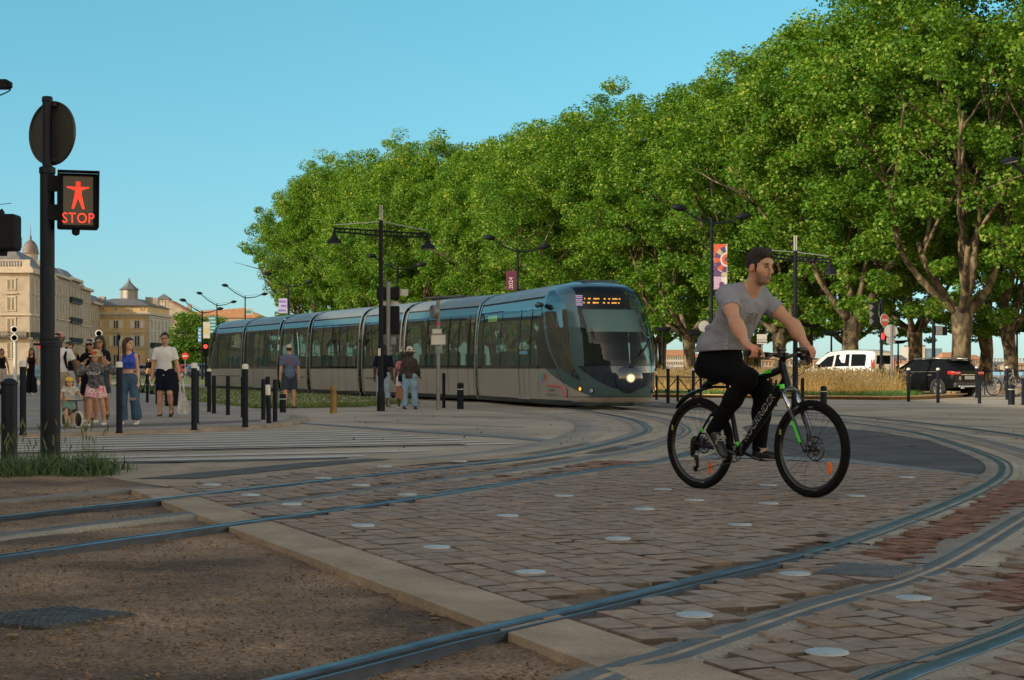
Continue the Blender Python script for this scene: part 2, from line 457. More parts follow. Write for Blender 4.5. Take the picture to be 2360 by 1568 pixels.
def apsrail(key,label):
 prof=[(-.155,-.09),(-.155,.008),(-.085,.009),(-.08,.018),(-.022,.018),(-.018,.014),(.018,.014),(.022,.018),(.08,.018),(.085,.009),(.155,.008),(.155,-.09)]
 o=ribbon('power_rail',LINES[key],prof,[M_CONC,mat('power_rail_steel',(.13,.13,.128),.55,.2,var=.2,vscale=3),mat('power_rail_sand',(.40,.31,.22),.8,var=.2)],[0,0,0,1,1,2,1,1,0,0,0])
 return tag(o,label,'power rail','power rails laid between the running rails')
apsrail('A1','slim twin-line power rail in the middle of the rear track')
apsrail('A2','sandy twin-line power rail in the middle of the nearer track, bottom right')
for k,hw in(('RA',.20),('RB',.20),('RC',.16),('RD',.18)):
 o=ribbon('concrete_band',LINES[k],[(-hw,-.01),(-hw,.0165),(hw,.0165),(hw,-.01)],M_CONC,lo=(9.2 if k=='RC' else 12.4 if k!='RD' else 4));tag(o,kind='structure')
o=ribbon('concrete_band',LINES['A2'],[(-.24,-.01),(-.24,.013),(.24,.013),(.24,-.01)],M_CONC,lo=8.1);tag(o,kind='structure')
o=ribbon('concrete_band',LINES['A1'],[(-.24,-.01),(-.24,.013),(.24,.013),(.24,-.01)],M_CONC,lo=14.6);tag(o,kind='structure')
kb=spline([tuple(G(*p))[:2]for p in[(955,1063),(1150,1045),(1290,1022),(1350,1000),(1365,985),(1340,970),(1260,957),(1130,947)]],.4)
o=ribbon('kerb_strip',kb,[(-.3,-.01),(-.3,.009),(.3,.009),(.3,-.01)],M_CONC);tag(o,kind='structure')
# ------------------ setts
SETT=DP((370,1128),(640,1100),(1000,1070),(1290,1052),(1400,1062),(1548,1066),(1690,1062),(1960,1072),(2255,1103),(2300,1112),(2420,1112))+[(5.5,11.5),(5.5,4.2),TV(8,.35),TV(-2.5,.35)]
sheet('paving_sand',SETT,.004,asphalt_mat('joint_sand',(.15,.10,.062),(.07,.048,.033),.4,70,1.1))
RED=[DP((1000,1106),(1225,1078),(1480,1052),(1500,1060),(1290,1084),(1080,1112)),DP((1150,1114),(1440,1068),(1530,1060),(1530,1072),(1200,1120)),DP((1990,1292),(2200,1190),(2330,1112),(2420,1110),(2420,1180),(2150,1312)),DP((2240,1372),(2420,1285),(2420,1420),(2330,1400))]
lines_np={k:np.array(v)for k,v in LINES.items()}
def near(x,y,key,d):
 L_=lines_np[key];q=(L_[:,0]-x)**2+(L_[:,1]-y)**2
 i=int(np.argmin(q));a=L_[max(0,i-1)];b=L_[min(len(L_)-1,i+1)];t=b-a
 return abs((x-a[0])*t[1]-(y-a[1])*t[0])/(np.hypot(*t)+1e-9)<d
def clear_of_rails(x,y,red):
 if near(x,y,'RA',.13)or near(x,y,'RB',.13)or near(x,y,'RC',.13)or near(x,y,'RD',.13):return False
 if near(x,y,'A1',.15 if y<14.6 else.24)or near(x,y,'A2',.15 if y<8.1 else.24):return False
 return True
def setts(name,red):
 Vs=[];Fs=[];Cs=[]
 r=random.Random(5 if red else 3)
 rw=.115 if red else.155
 v=.36
 while v<9.5:
  t=-4.5-r.random()*.3
  w=rw*r.uniform(.93,1.08)
  while t<9:
   l=(r.uniform(.15,.22)if red else r.uniform(.20,.31))
   cx,cy=TV(t+l/2,v+w/2)
   ok=in_poly(cx,cy,SETT)and cy>4.3
   if ok:
    isred=any(in_poly(cx,cy,q)for q in RED)
    ok=(isred==red)and clear_of_rails(cx,cy,red)
   if ok:
    g=r.uniform(.007,.014)if not red else.006;gv=r.uniform(.0015,.004)
    zt=.021+r.gauss(0,.0011);b=r.uniform(.003,.007)
    c4=[]
    for(dt,dv)in((g,gv),(l-g,gv),(l-g,w-gv),(g,w-gv)):
     c4.append((t+dt+r.gauss(0,.009),v+dv+r.gauss(0,.005)))
    mt=sum(c[0]for c in c4)/4;mv=sum(c[1]for c in c4)/4
    tilt=r.gauss(0,.005),r.gauss(0,.006)
    if red:base=np.array((.20,.10,.07))*r.uniform(.75,1.15)
    else:
     k=r.random()
     base=(np.array((.262,.190,.140))*(1-k)+np.array((.240,.194,.168))*k)*r.uniform(.88,1.08)
    top_=[]
    for(a,c)in c4:
     a2=mt+(a-mt)*(1-2*b/l);c2=mv+(c-mv)*(1-2*b/w)
     top_.append((*TV(a2,c2),zt+(a2-mt)*tilt[0]+(c2-mv)*tilt[1]))
    o_=len(Vs);Vs.extend(top_);Cs.extend([base]*4);Fs.append((o_,o_+1,o_+2,o_+3))
    for q in range(4):
     e=(q+1)%4;dirt=r.uniform(.2,.65)if q in(1,3)else r.uniform(.45,1.0)  # stone sides darker: joint dirt and gap shade put into the colour
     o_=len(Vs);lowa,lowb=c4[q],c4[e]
     Vs.extend([(*TV(*lowa),.002),(*TV(*lowb),.002),top_[e],top_[q]]);Cs.extend([base*dirt]*4);Fs.append((o_,o_+1,o_+2,o_+3))  # dirt also holds the gap shade
   t+=l
  v+=w
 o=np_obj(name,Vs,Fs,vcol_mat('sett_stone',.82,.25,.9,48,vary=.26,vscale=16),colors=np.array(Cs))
 tag(o,kind='structure')
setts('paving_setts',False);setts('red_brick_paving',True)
mb=MB()
t=-2.55
rr=random.Random(2)
while t<8.5:
 l=.95*rr.uniform(.9,1.1)
 a=TV(t+.008,.0);b=TV(t+l-.008,.0);c=TV(t+l-.008,.345);d=TV(t+.008,.345)
 z=.019+rr.gauss(0,.002)
 mid=TV(t+l/2,.17)
 mb.add([(*a,-.12),(*b,-.12),(*c,-.12),(*d,-.12),(*a,z),(*b,z),(*c,z),(*d,z)],[(4,5,6,7),(0,1,5,4),(1,2,6,5),(2,3,7,6),(3,0,4,7)])
 t+=l
tag(mb.build('border_slabs',M_SLAB),kind='structure')
a,b=G(-160,1178),G(372,1127);n=Vector((-(b-a).y,(b-a).x,0)).normalized()
mb=MB();mb.prism([tuple(a)[:2],tuple(b)[:2],tuple(b+n*.2)[:2],tuple(a+n*.2)[:2]],.164,z0=-.15)
tag(mb.build('kerb_strip',mat('grey_kerb',(.20,.185,.17),.85,var=.15,bump=.3)),kind='structure')
sheet('verge_dirt',DP((-150,1166),(372,1123),(290,1104),(150,1082),(-100,1084)),.006,M_DIRT)
sheet('ribbed_paving',DP((130,1080),(560,1064),(905,1056),(1290,1047),(1292,1051),(1000,1069.5),(640,1099),(385,1125),(300,1112)),.008,M_SLAB)
sheet('tactile_strip',DP((312,1106.5),(452,1107),(840,1067),(905,1061),(840,1060),(700,1069)),.0125,M_TACT)
sheet('tactile_strip',DP((188,1067.5),(192,1071),(560,1066),(800,1060),(800,1056.5),(560,1061)),.0125,M_TACT)
sheet('dark_asphalt',DP((1560,1058),(1690,1054),(1960,1064),(2255,1096),(2290,1075),(2240,1045),(2150,1018),(2040,998),(1900,984),(1745,978),(1715,984),(1700,995),(1660,1018)),.006,M_DARK)
sheet('dark_asphalt',DP((1290,1046),(1420,1042),(1530,1012),(1480,1020),(1400,1036)),.006,M_DARK)
sheet('stone_edging',DP((1600,1053),(1690,1049.5),(1960,1060.5),(2255,1096),(2258,1102),(1960,1069),(1690,1057),(1600,1061)),.010,mat('bluish_edging',(.16,.175,.19),.8,var=.15))
sheet('stone_edging',DP((690,975),(900,988),(1150,1004),(1330,1019),(1500,1032),(1496,1036),(1325,1025),(1145,1009),(890,992),(690,977)),.007,mat('bluish_edging',(.16,.175,.19),.8))
sheet('dark_asphalt',DP((1000,1062),(1180,1040),(1330,1020),(1500,1035),(1400,1046),(1290,1046)),.005,asphalt_mat('coarse_asphalt',(.15,.13,.11),(.10,.09,.08),.7,45,.6))
ends={8:(1075,1026),9:(985,1040),10:(840,1052),11:(640,1060.5)}
mb=MB()
for k in range(12):
 e=Vector((-2.57+.373*k,26.3-.622*k,0))if k<8 else G(*ends[k])
 l=e-V*9
 w_=U*.18
 for j in range(14):
  a=e+(l-e)*(j/14);b=e+(l-e)*((j+1)/14)
  mb.quad(a-w_,a+w_,b+w_,b-w_)
mb.v=[(p[0],p[1],.0068)for p in mb.v]
tag(mb.build('crossing_stripes',M_PAINT),kind='structure')
mb=MB()
for k in range(5):
 y=42.6+1.9*k
 x0=8.3+.28*k;x1=x0+4.6+.45*k
 mb.quad((x0,y,.005),(x1,y,.005),(x1+.1,y+.75,.005),(x0+.1,y+.75,.005))
for k in range(3):
 y=50.2+1.9*k;mb.quad((5.4,y,.005),(8.6,y-.4,.005),(8.6,y+.1,.005),(5.4,y+.5,.005))
for k in range(4):
 y=49.8+1.2*k;mb.quad((14.2+k*.3,y,.005),(19,y-.2,.005),(19,y+.3,.005),(14.2+k*.3,y+.5,.005))
tag(mb.build('crossing_stripes',M_PAINT),kind='structure')
mb=MB()
for(p,q,wd)in[((1800,978),(2420,1008),.22),((1900,968),(2420,990),.2),((2000,990),(2420,1032),.18),((1560,950),(2300,968),.25),((1050,962),(1330,968),.2),((830,972),(1200,985),.18),((880,958),(1260,962),.25)]:
 a=G(*p);b=G(*q);n_=Vector((-(b-a).y,(b-a).x,0)).normalized()*wd
 for j in range(6):
  c=a+(b-a)*(j/6);d=a+(b-a)*((j+1)/6)
  mb.quad(c-n_,d-n_,d+n_,c+n_)
mb.v=[(p[0],p[1],.0045)for p in mb.v]
tag(mb.build('worn_streaks',asphalt_mat('worn_road',(.30,.27,.23),(.19,.172,.15),.25,60,1.3)),kind='structure')
PLZ=DP((-260,1020),(0,1010),(270,1003.5),(450,996),(560,990),(640,983.5),(676,977),(694,970),(690,964),(664,958),(640,956),(560,943),(430,927),(320,905),(250,889),(150,878),(-500,885))
mb=MB();mb.prism(PLZ,.055,z0=0)
tag(mb.build('pavement',M_PAVE),kind='structure')
kp=spline(PLZ[:9],.4)
tag(ribbon('kerb_strip',kp,[(-.12,.0),(-.12,.060),(.22,.060),(.22,.05)],mat('warm_kerb',(.30,.235,.18),.85,var=.2,vscale=3)),kind='structure')
sheet('tactile_strip',DP((-200,1009),(60,1000),(270,993.5),(450,987),(600,978.5),(600,974),(450,981),(270,987),(60,993),(-200,1002)),.0585,asphalt_mat('dark_paving',(.155,.135,.125),(.11,.098,.09),.3,40,1))
studs=[(1600,1431),(1906,1519),(2105,1391),(1832,1334),(1222,1330),(1006,1271),(1424,1251),(1705,1218),(836,1220),(1170,1197),(1485,1181),(672,1170),(939,1147),(1300,1150),(1528,1135),(832,1125),(745,1108),(885,1081),(1060,1069),(1770,1168),(1972,1150),(1770,1125),(2090,1106),(488,1124),(577,1148),(1615,1119),(1600,1160)]
mb=MB();mb.lathe([(.001,0),(.076,.0),(.076,.004),(.070,.0075),(.04,.009),(0,.0095)],28)
st=mb.build('road_stud',mat('stud_metal',(.50,.53,.55),.42,.35,var=.12,vscale=20),smooth=40)
tag(st,'flat round white metal stud set in the stone paving','road stud','round white studs in the paving')
for i,p in enumerate(studs):
 q=G(*p);o=st if i==0 else copy_tree(st)
 o.location=(q.x,q.y,.021)
def flat_cover(name,pts,z,label,cat,rows,m):
 c=thing(name,label,cat)
 mb=MB();P4=[Vector((p[0],p[1],0))for p in DP(*pts)]
 c.location=sum(P4,Vector())/4;c.location.z=0
 L4=[p-Vector((c.location.x,c.location.y,0))for p in P4]
 mb.add([(p.x,p.y,z-.03)for p in L4]+[(p.x,p.y,z)for p in L4],[(4,5,6,7),(0,1,5,4),(1,2,6,5),(2,3,7,6),(3,0,4,7)])
 mb.build('plate',m,c)
 mb=MB()
 for i in range(rows):
  for j in range(rows):
   a=(i+.5)/rows;b=(j+.5)/rows
   p=(L4[0]*(1-a)+L4[1]*a)*(1-b)+(L4[3]*(1-a)+L4[2]*a)*b
   mb.box((p.x,p.y,z+.002),(.035 if rows>8 else.05,.016,.006),rz=(PI/4 if(i+j)%2 else-PI/4))
 mb.build('tread_pattern',m,c)
M_PLATE=mat('cast_iron',(.11,.105,.105),.55,.6,var=.25,vscale=12)
flat_cover('manhole_cover',[(-150,1432),(148,1401),(315,1419),(103,1451)],.006,'dark patterned iron cover lying in the dirt at lower left','cover',14,M_PLATE)
flat_cover('cover_plate',[(1947,1309),(2128,1322),(2060,1345),(1872,1334)],.026,'grey studded steel plate beside the nearer power rail','cover',14,mat('plate_steel',(.17,.17,.18),.5,.5,var=.15))
g=thing('drain_grate','small slotted drain grate in the gravel behind the second rail','grate',tuple(G(262,1246))[:2]+(-.035,),math.radians(62))
mb=MB()
mb.box((0,.20,0),(.5,.03,.03));mb.box((0,-.20,0),(.5,.03,.03));mb.box((.25,0,0),(.03,.43,.03));mb.box((-.25,0,0),(.03,.43,.03))
mb.build('frame',M_PLATE,g)
mb=MB()
for k in range(9):mb.box((-.2+.05*k,0,.002),(.02,.37,.02))
mb.build('bars',M_PLATE,g)
sheet('river',[(-40,250),(1200,150),(1500,640),(-200,640)],.01,mat('water',(.10,.11,.10),.15,var=.1,bump=.3,bscale=.6))
sheet('esplanade',[(3,84),(60,60),(140,150),(-20,235),(-40,235)],.003,M_PAVE)
dr=random.Random(17);dp_=[]
for _ in range(130):
 q=G(dr.uniform(800,2400),dr.uniform(935,1040));dp_.append((q.x,q.y,.012))
pebbles('litter',dp_,.006,.022,mat('dark_crumbs',(.07,.052,.038),.9,var=.3,vscale=5),'dark crumbs and dead leaf bits scattered over the crossing','debris',6)
# ------------------ buildings
M_STONE=mat('limestone',(.385,.325,.25),.85,var=.14,vscale=.5,bump=.2,bscale=3,vdet=8)
M_STONE2=mat('grey_limestone',(.36,.30,.24),.85,var=.16,vscale=.6,vdet=8)
M_STONE3=mat('dark_limestone',(.33,.265,.205),.85,var=.18,vscale=.5,vdet=8)
M_OCHRE=mat('ochre_render',(.56,.40,.20),.85,var=.10,vscale=.45,vdet=8)
M_TRIM=mat('pale_trim',(.44,.375,.295),.8,var=.1,vscale=1)
M_SLATE=mat('slate_roof',(.135,.135,.15),.6,var=.16,vscale=1.5)
M_TILE=mat('clay_tiles',(.46,.22,.10),.8,var=.22,vscale=2.5)
M_WPANE=mat('dark_window',(.035,.042,.05),.12,var=.2,vscale=.3,spec=.8)
M_SHUT=mat('pale_shutter',(.58,.55,.49),.7,var=.08)
M_IRON=mat('dark_iron',(.022,.024,.03),.5,.3,var=.1)
M_BRICK=mat('chimney_brick',(.36,.10,.05),.85,var=.15,vscale=3)
def add_window(root,p,ax,nr,w,h,style='plain',wall=M_TRIM):
 """one window standing just proud of the wall: frame, panes, lintel, sill (+ shutters)"""
 Mx=basis(p,ax,Vector((0,0,1)),nr)
 mb=MB()
 mb.cur=0
 for s in(-1,1):mb.box((s*(w/2+.09),0,.05),(.18,h+.2,.16),Mx)
 mb.box((0,h/2+.12,.07),(w+.5,.24,.24),Mx);mb.box((0,-h/2-.09,.08),(w+.4,.16,.26),Mx)
 if style in('ped','arch'):
  mb.box((0,h/2+.75,.14),(w+1.0,.2,.45),Mx)
  if style=='arch':mb.add([(-w/2-.5,h/2+.85,.3),(w/2+.5,h/2+.85,.3),(0,h/2+1.45,.3),(-w/2-.5,h/2+.85,0),(w/2+.5,h/2+.85,0),(0,h/2+1.45,0)],[(0,1,2),(3,5,4),(0,2,5,3),(1,4,5,2)],Mx)
 mb.cur=2
 mb.box((0,0,.06),(.14,h,.06),Mx)
 for k in(-1,1):mb.box((k*(w/2-.05),0,.05),(.1,h,.05),Mx)
 mb.box((0,h/2-.05,.05),(w,.1,.06),Mx)
 mb.cur=1
 mb.quad((-w/2,-h/2,.03),(w/2,-h/2,.03),(w/2,h/2,.03),(-w/2,h/2,.03),Mx)
 if style in('shut','arch'):
  mb.cur=2
  for s in(-1,1):mb.box((s*(w/2+.62),0,.1),(.85,h,.1),Mx)
 mb.build('window',[wall,M_WPANE,M_SHUT],root)
def block(root,name,m,a,b,depth,z0,z1,side=1):
 """wall block on the line a->b (2D), thickness depth to the left (side=1) or right"""
 a=Vector((a[0],a[1],0));b=Vector((b[0],b[1],0));d=(b-a).normalized();n=Vector((-d.y,d.x,0))*depth*side
 mb=MB();pts=[a,b,b+n,a+n]
 mb.add([(p.x,p.y,z0)for p in pts]+[(p.x,p.y,z1)for p in pts],[(0,1,2,3),(4,5,6,7),(0,1,5,4),(1,2,6,5),(2,3,7,6),(3,0,4,7)])
 return mb.build(name,m,root)
def frustum(root,name,m,pts,z0,inset,z1):
 c=sum((Vector(p)for p in pts),Vector((0,0)))/len(pts)
 top=[Vector(p)+(c-Vector(p)).normalized()*inset for p in pts];n=len(pts)
 mb=MB();mb.add([(p[0],p[1],z0)for p in pts]+[(p[0],p[1],z1)for p in top],[tuple(range(n,2*n)),tuple(range(n))]+[(i,(i+1)%n,n+(i+1)%n,n+i)for i in range(n)])
 return mb.build(name,m,root)
RO=Vector((-94.2,322,0));RDIR=Vector((-.109,.994,0)).normalized();RN=Vector((RDIR.y,-RDIR.x,0))
def rp(z,off=0):return RO+RDIR*(z-322)/RDIR.y+RN*off
def balcony(root,p,ax,nr,w,hgt=1.05,dp=1.1,solid=False):
 Mx=basis(p,ax,Vector((0,0,1)),nr);mb=MB()
 mb.box((0,-.12,dp/2),(w,.24,dp),Mx)
 mb.box((0,hgt,dp-.05),(w,.1,.1),Mx)
 k=-w/2
 while k<=w/2:mb.box((k,hgt/2,dp-.05),(.09,hgt,.06),Mx);k+=.3 if not solid else.14
 for s in(-1,1):mb.box((s*w/2,hgt/2,dp/2),(.06,hgt,dp),Mx)
 mb.build('balcony',M_IRON,root)
t=thing('corner_building','large pale stone corner building at the left edge, behind the signal pole','building',rp(322))
def local(root):
 Mi=Matrix.Translation(-root.location)
 for c in root.children:
  c.data.transform(Mi)
  for g in c.children:g.data.transform(Mi)
X0=RO.x;
fr_a=Vector((-134,322,0));fr_b=rp(322)
Mw=MB();bk=rp(350)
pts=[fr_a,fr_b,bk,Vector((-134,350,0))]
Mw.add([(p.x,p.y,0)for p in pts]+[(p.x,p.y,20)for p in pts],[(0,1,2,3),(4,5,6,7),(0,1,5,4),(1,2,6,5),(2,3,7,6),(3,0,4,7)])
Mw.build('wall',M_STONE,t)
mb=MB()
for z,o_,h_ in((19.7,.9,.7),(11.4,.35,.35),(6.7,.5,.4),(20.4,.5,.5)):
 q=[fr_a+Vector((0,-o_,0)),fr_b+Vector((o_,-o_,0)),bk+RN*o_,Vector((-134,350,0))]
 mb.add([(p.x,p.y,z)for p in q]+[(p.x,p.y,z+h_)for p in q],[(0,1,2,3),(4,5,6,7),(0,1,5,4),(1,2,6,5),(2,3,7,6),(3,0,4,7)])
mb.build('cornice',M_TRIM,t)
mb=MB();
for k in range(70):
 x=-94.4-k*.55;
 if k%16 in(0,1,2):continue
 mb.cyl((x,321.9,20.9),(x,321.9,22.0),.14,.14,6)
mb.box((-114,321.9,22.15),(40,.5,.25))
for k in range(0,70,16):mb.box((-94.8-k*.55,321.9,21.5),(1.5,.6,1.3))
mb.build('balustrade',M_TRIM,t)
frustum(t,'roof',M_SLATE,[(-134,323.2),(-95.2,323.2),(bk.x-1,349),(-134,349)],20.6,3.4,24.4)
frustum(t,'tiled_roof',M_TILE,[(-131,326),(-98.5,326),(-101,347),(-131,347)],24.2,4,26.2)
for bx in(-97.8,-103.4,-109):
 for z,h_,st in((17.5,1.9,'plain'),(13.7,2.5,'ped'),(9.3,3.0,'ped'),(4.6,3.2,'plain')):
  add_window(t,Vector((bx,322,z)),Vector((1,0,0)),Vector((0,-1,0)),1.5,h_,st,M_TRIM)
for i in range(5):
 for z,h_,st in((17.5,1.9,'plain'),(13.7,2.5,'ped'),(9.3,3.0,'ped'),(4.6,3.2,'plain')):
  add_window(t,rp(325.5+i*5.1)+Vector((0,0,z)),RDIR,RN,1.5,h_,st,M_TRIM)
balcony(t,Vector((-102,322,7.1)),Vector((1,0,0)),Vector((0,-1,0)),15);balcony(t,rp(336)+Vector((0,0,7.1)),RDIR,RN,26)
mb=MB();mb.box((-99,330,26.3),(1.2,2.4,2));mb.box((-103,332,26.3),(1.0,1.6,2));mb.build('chimney',M_STONE3,t)
local(t)
# --- the receding row
def row_house(za,zb,H,m,bays,floors,label,roofm,balc=(),win='plain',attic=0):
 t=thing('terraced_house',label,'building',rp(za),0,'row of stone houses receding along the street')
 a=rp(za+.05);b=rp(zb-.05)
 block(t,'wall',m,a,b,14,0,H,1)
 mb=MB()
 for z,o_,h_ in((H-.3,.8,.6),(H*.55,.3,.3),(H*.33,.35,.35)):
  q=[a+RN*o_,b+RN*o_,b-RN*.2,a-RN*.2]
  mb.add([(p.x,p.y,z)for p in q]+[(p.x,p.y,z+h_)for p in q],[(0,1,2,3),(4,5,6,7),(0,1,5,4),(1,2,6,5),(2,3,7,6),(3,0,4,7)])
 mb.build('cornice',M_TRIM,t)
 n=RN*-14
 frustum(t,'roof',roofm,[tuple(p)[:2]for p in(a-RN*.6,b-RN*.6,b+n,a+n)],H+.25,3.2,H+2.4+attic)
 for i in range(bays):
  z_=za+(i+.5)*(zb-za)/bays
  for z,h_ in floors:add_window(t,rp(z_)+Vector((0,0,z)),RDIR,RN,1.35,h_,win if z>5 else 'plain',M_TRIM)
 for z in balc:balcony(t,rp((za+zb)/2)+Vector((0,0,z)),RDIR,RN,(zb-za)*.9,1.0,.7,False)
 return t
fl4=((18.0,2.2),(13.6,2.8),(9.0,3.0),(4.4,3.2))
t=row_house(350,370,21.0,M_STONE2,5,fl4,'grey stone house with a red brick chimney, just right of the signal pole',M_SLATE)
mb=MB();c=rp(361,-3);mb.box((c.x,c.y,23.4),(1.7,2.0,2.8));mb.build('chimney',M_BRICK,t)
mb=MB()
for k in range(4):mb.lathe([(.16,0),(.13,.8),(.17,.9)],8,(c.x-.6+.4*k,c.y-.6+.4*k,24.8))
mb.build('chimney_pots',M_TILE,t)
mb=MB();c=rp(352,-3);mb.box((c.x,c.y,22.8),(1.3,1.8,2.6));mb.build('chimney',M_STONE,t);local(t)
t=row_house(370,387,21.3,M_STONE3,4,fl4,'brownish stone house with three dark iron balconies in the row',M_SLATE,(7.0,11.6,16.2));local(t)
t=row_house(387,404,20.0,M_STONE2,4,fl4,'pale stone house with a small attic storey near the end of the row',M_STONE2,attic=.4);local(t)
t=row_house(404,431,17.3,M_STONE3,7,((14.2,2.2),(9.2,3.0),(4.4,3.0)),'lower grey house closing the row, beside the ochre building',M_SLATE);local(t)
# --- domed building behind
t=thing('domed_tower','stone tower with a ribbed dome and thin spire, rising behind the corner building','tower',(-116.8,400,0))
mb=MB();mb.box((0,0,13),(9,9,26));mb.lathe([(1.9,26),(1.75,27),(1.75,28.6),(2.05,28.9)],16);mb.build('wall',M_STONE2,t)
mb=MB();mb.lathe([(2.15,28.9),(1.95,29.1),(1.86,29.9),(1.55,31),(.95,31.8),(.35,32.2),(.2,32.6)],16);mb.build('dome',mat('lead_dome',(.17,.13,.125),.6,var=.25,vscale=2),t,smooth=30)
mb=MB();mb.lathe([(.22,32.5),(.35,32.9),(.12,33.4),(.02,36.4)],8);mb.build('spire',M_SLATE,t)
# --- ochre building with lantern
t=thing('ochre_building','ochre building with pale shutters and a square lantern on its hipped roof','building',(-92.6,420,0))
mb=MB();mb.box((-9,14,7.4),(18,28,14.8));mb.build('wall',M_OCHRE,t)
mb=MB();mb.box((-9.0,14,16.2),(17.2,27,1.8));mb.build('attic_wall',M_OCHRE,t)
mb=MB();mb.box((-9,14,15.0),(19.4,29.4,.6));mb.box((-9,14,14.3),(18.6,28.6,.5));mb.box((-9,14,6.3),(18.4,28.4,.5));mb.box((-9,14,10.3),(18.2,28.2,.25));mb.build('cornice',M_TRIM,t)
mb=MB()
for k in range(24):mb.box((-.0,-.02,.3+.6*k),(.55 if k%2 else.9,.6,.5))
mb.build('quoins',M_TRIM,t)
frustum(t,'side_facade',mat('side_render',(.42,.395,.37),.85,var=.08,vscale=.5),[(.05,.6),(.22,.6),(.22,27.8),(.05,27.8)],0,0,14)
mb=MB();mb.add([(-18,-.3,17.05),(.2,-.3,17.05),(.2,28,17.05),(-18,28,17.05),(-10.5,6,19.1),(-4.3,6,19.1),(-4.3,20,19.1),(-10.5,20,19.1)],[(4,5,6,7),(0,1,5,4),(1,2,6,5),(2,3,7,6),(3,0,4,7)])
rf=mb.build('roof',M_SLATE,t)
mb=MB();mb.lathe([(2.55,0),(2.3,.1),(2.3,2.5)],8,(-6.8,8,19.0));ln=mb.build('lantern',mat('lantern_wall',(.22,.20,.18),.8),rf)
mb=MB();mb.lathe([(2.75,2.45),(2.0,2.95),(1.15,3.7),(.5,4.5),(.15,5.2),(.25,5.35),(0,5.5)],8,(-6.8,8,19.0));mb.build('lantern_roof',M_SLATE,rf)
mb=MB();mb.box((-7.2,5.86,20.2),(1.3,.2,2.1));mb.build('lantern_panel',M_SHUT,rf)
for c in((-2.5,12),(-1.6,16),(-14,9)):
 mb=MB();mb.box((c[0],c[1],18.2),(1.6,2,3));mb.build('chimney',M_STONE2,rf)
for bx in(-2.9,-8.3,-13.6):
 add_window(t,Vector((bx,0,12.3)),Vector((1,0,0)),Vector((0,-1,0)),1.3,2.0,'shut',M_OCHRE)
 add_window(t,Vector((bx,0,8.1)),Vector((1,0,0)),Vector((0,-1,0)),1.4,2.6,'arch',M_TRIM)
 add_window(t,Vector((bx,0,3.2)),Vector((1,0,0)),Vector((0,-1,0)),1.4,2.8,'plain',M_TRIM)
for k in range(4):add_window(t,Vector((-1.8-3.3*k,.5,16.3)),Vector((1,0,0)),Vector((0,-1,0)),.8,.5,'plain',M_OCHRE)
for k in range(6):
 for z,h_ in((12.2,2.2),(8.3,2.8),(3.3,2.8)):add_window(t,Vector((.22,2.8+4.4*k,z)),Vector((0,1,0)),Vector((1,0,0)),1.3,h_,'ped' if z==8.3 else 'plain',M_TRIM)
balcony(t,Vector((.22,14,6.6)),Vector((0,1,0)),Vector((1,0,0)),26)
# --- house with pyramid-roofed tower
t=thing('tower_house','sandy house with a small pyramid-roofed tower and long sloping gable, behind the ochre building','building',(-101.7,480,0))
mb=MB();mb.box((0,2,10.6),(3.5,4,21.2));mb.build('tower_wall',M_STONE,t)
mb=MB();mb.add([(-2.1,-.4,21.2),(2.1,-.4,21.2),(2.1,4.4,21.2),(-2.1,4.4,21.2),(0,2,22.9)],[(0,1,4),(1,2,4),(2,3,4),(3,0,4),(0,1,2,3)]);mb.build('tower_roof',M_SLATE,t)
mb=MB();mb.add([(1.7,0,0),(12,0,0),(12,10,0),(1.7,10,0),(1.7,0,20.6),(8,0,17),(12,0,15.4),(12,10,15.4),(8,10,17),(1.7,10,20.6)],[(0,1,6,5,4),(2,3,9,8,7),(4,5,8,9),(5,6,7,8),(1,2,7,6),(3,0,4,9)]);mb.build('gable_wall',M_STONE,t)
mb=MB();mb.add([(1.7,-.3,20.7),(8,-.3,17.1),(12.3,-.3,15.4),(12.3,10.3,15.4),(8,10.3,17.1),(1.7,10.3,20.7),(1.7,-.3,21.0),(8,-.3,17.4),(12.3,-.3,15.7),(12.3,10.3,15.7),(8,10.3,17.4),(1.7,10.3,21.0)],[(6,7,10,11),(7,8,9,10),(0,1,7,6),(1,2,8,7)]);mb.build('roof',M_TILE,t)
mb=MB();mb.box((7.2,3,18.6),(1.1,1.2,2.4));mb.build('chimney',M_STONE3,t)
for dx in(-.35,.35):add_window(t,Vector((dx,0,19.9)),Vector((1,0,0)),Vector((0,-1,0)),.4,1.0,'plain',M_STONE)
for dx in(4.3,5.2,6.1):add_window(t,Vector((dx,0,15.4)),Vector((1,0,0)),Vector((0,-1,0)),.5,.4,'plain',M_STONE)
t=thing('tiled_house','reddish roofed house peeping over the round green tree left of the tram','building',(-82,500,0))
mb=MB();mb.box((-6,5,8.2),(26,10,16.4));mb.build('wall',M_STONE,t)
mb=MB();mb.add([(-19.4,-.4,16.4),(7.4,-.4,16.4),(7.4,10.4,16.4),(-19.4,10.4,16.4),(-14,5,18.6),(0,5,19.6)],[(0,1,5,4),(1,2,5),(2,3,4,5),(3,0,4),(0,1,2,3)]);mb.build('roof',M_TILE,t)
for k in range(5):add_window(t,Vector((-16+4.5*k,0,14)),Vector((1,0,0)),Vector((0,-1,0)),1.1,1.8,'plain',M_STONE2)
t=thing('shop_building','low grey shop building at street level behind the pedestrians','building',(-84,440,0))
mb=MB();mb.box((4,5,3),(24,10,6));mb.build('wall',M_STONE3,t)
mb=MB();mb.box((4,5,6.3),(25,11,.6));mb.build('roof',M_SLATE,t)
for k in range(6):add_window(t,Vector((-6+4*k,0,2.6)),Vector((1,0,0)),Vector((0,-1,0)),2.4,3.2,'plain',M_STONE2)
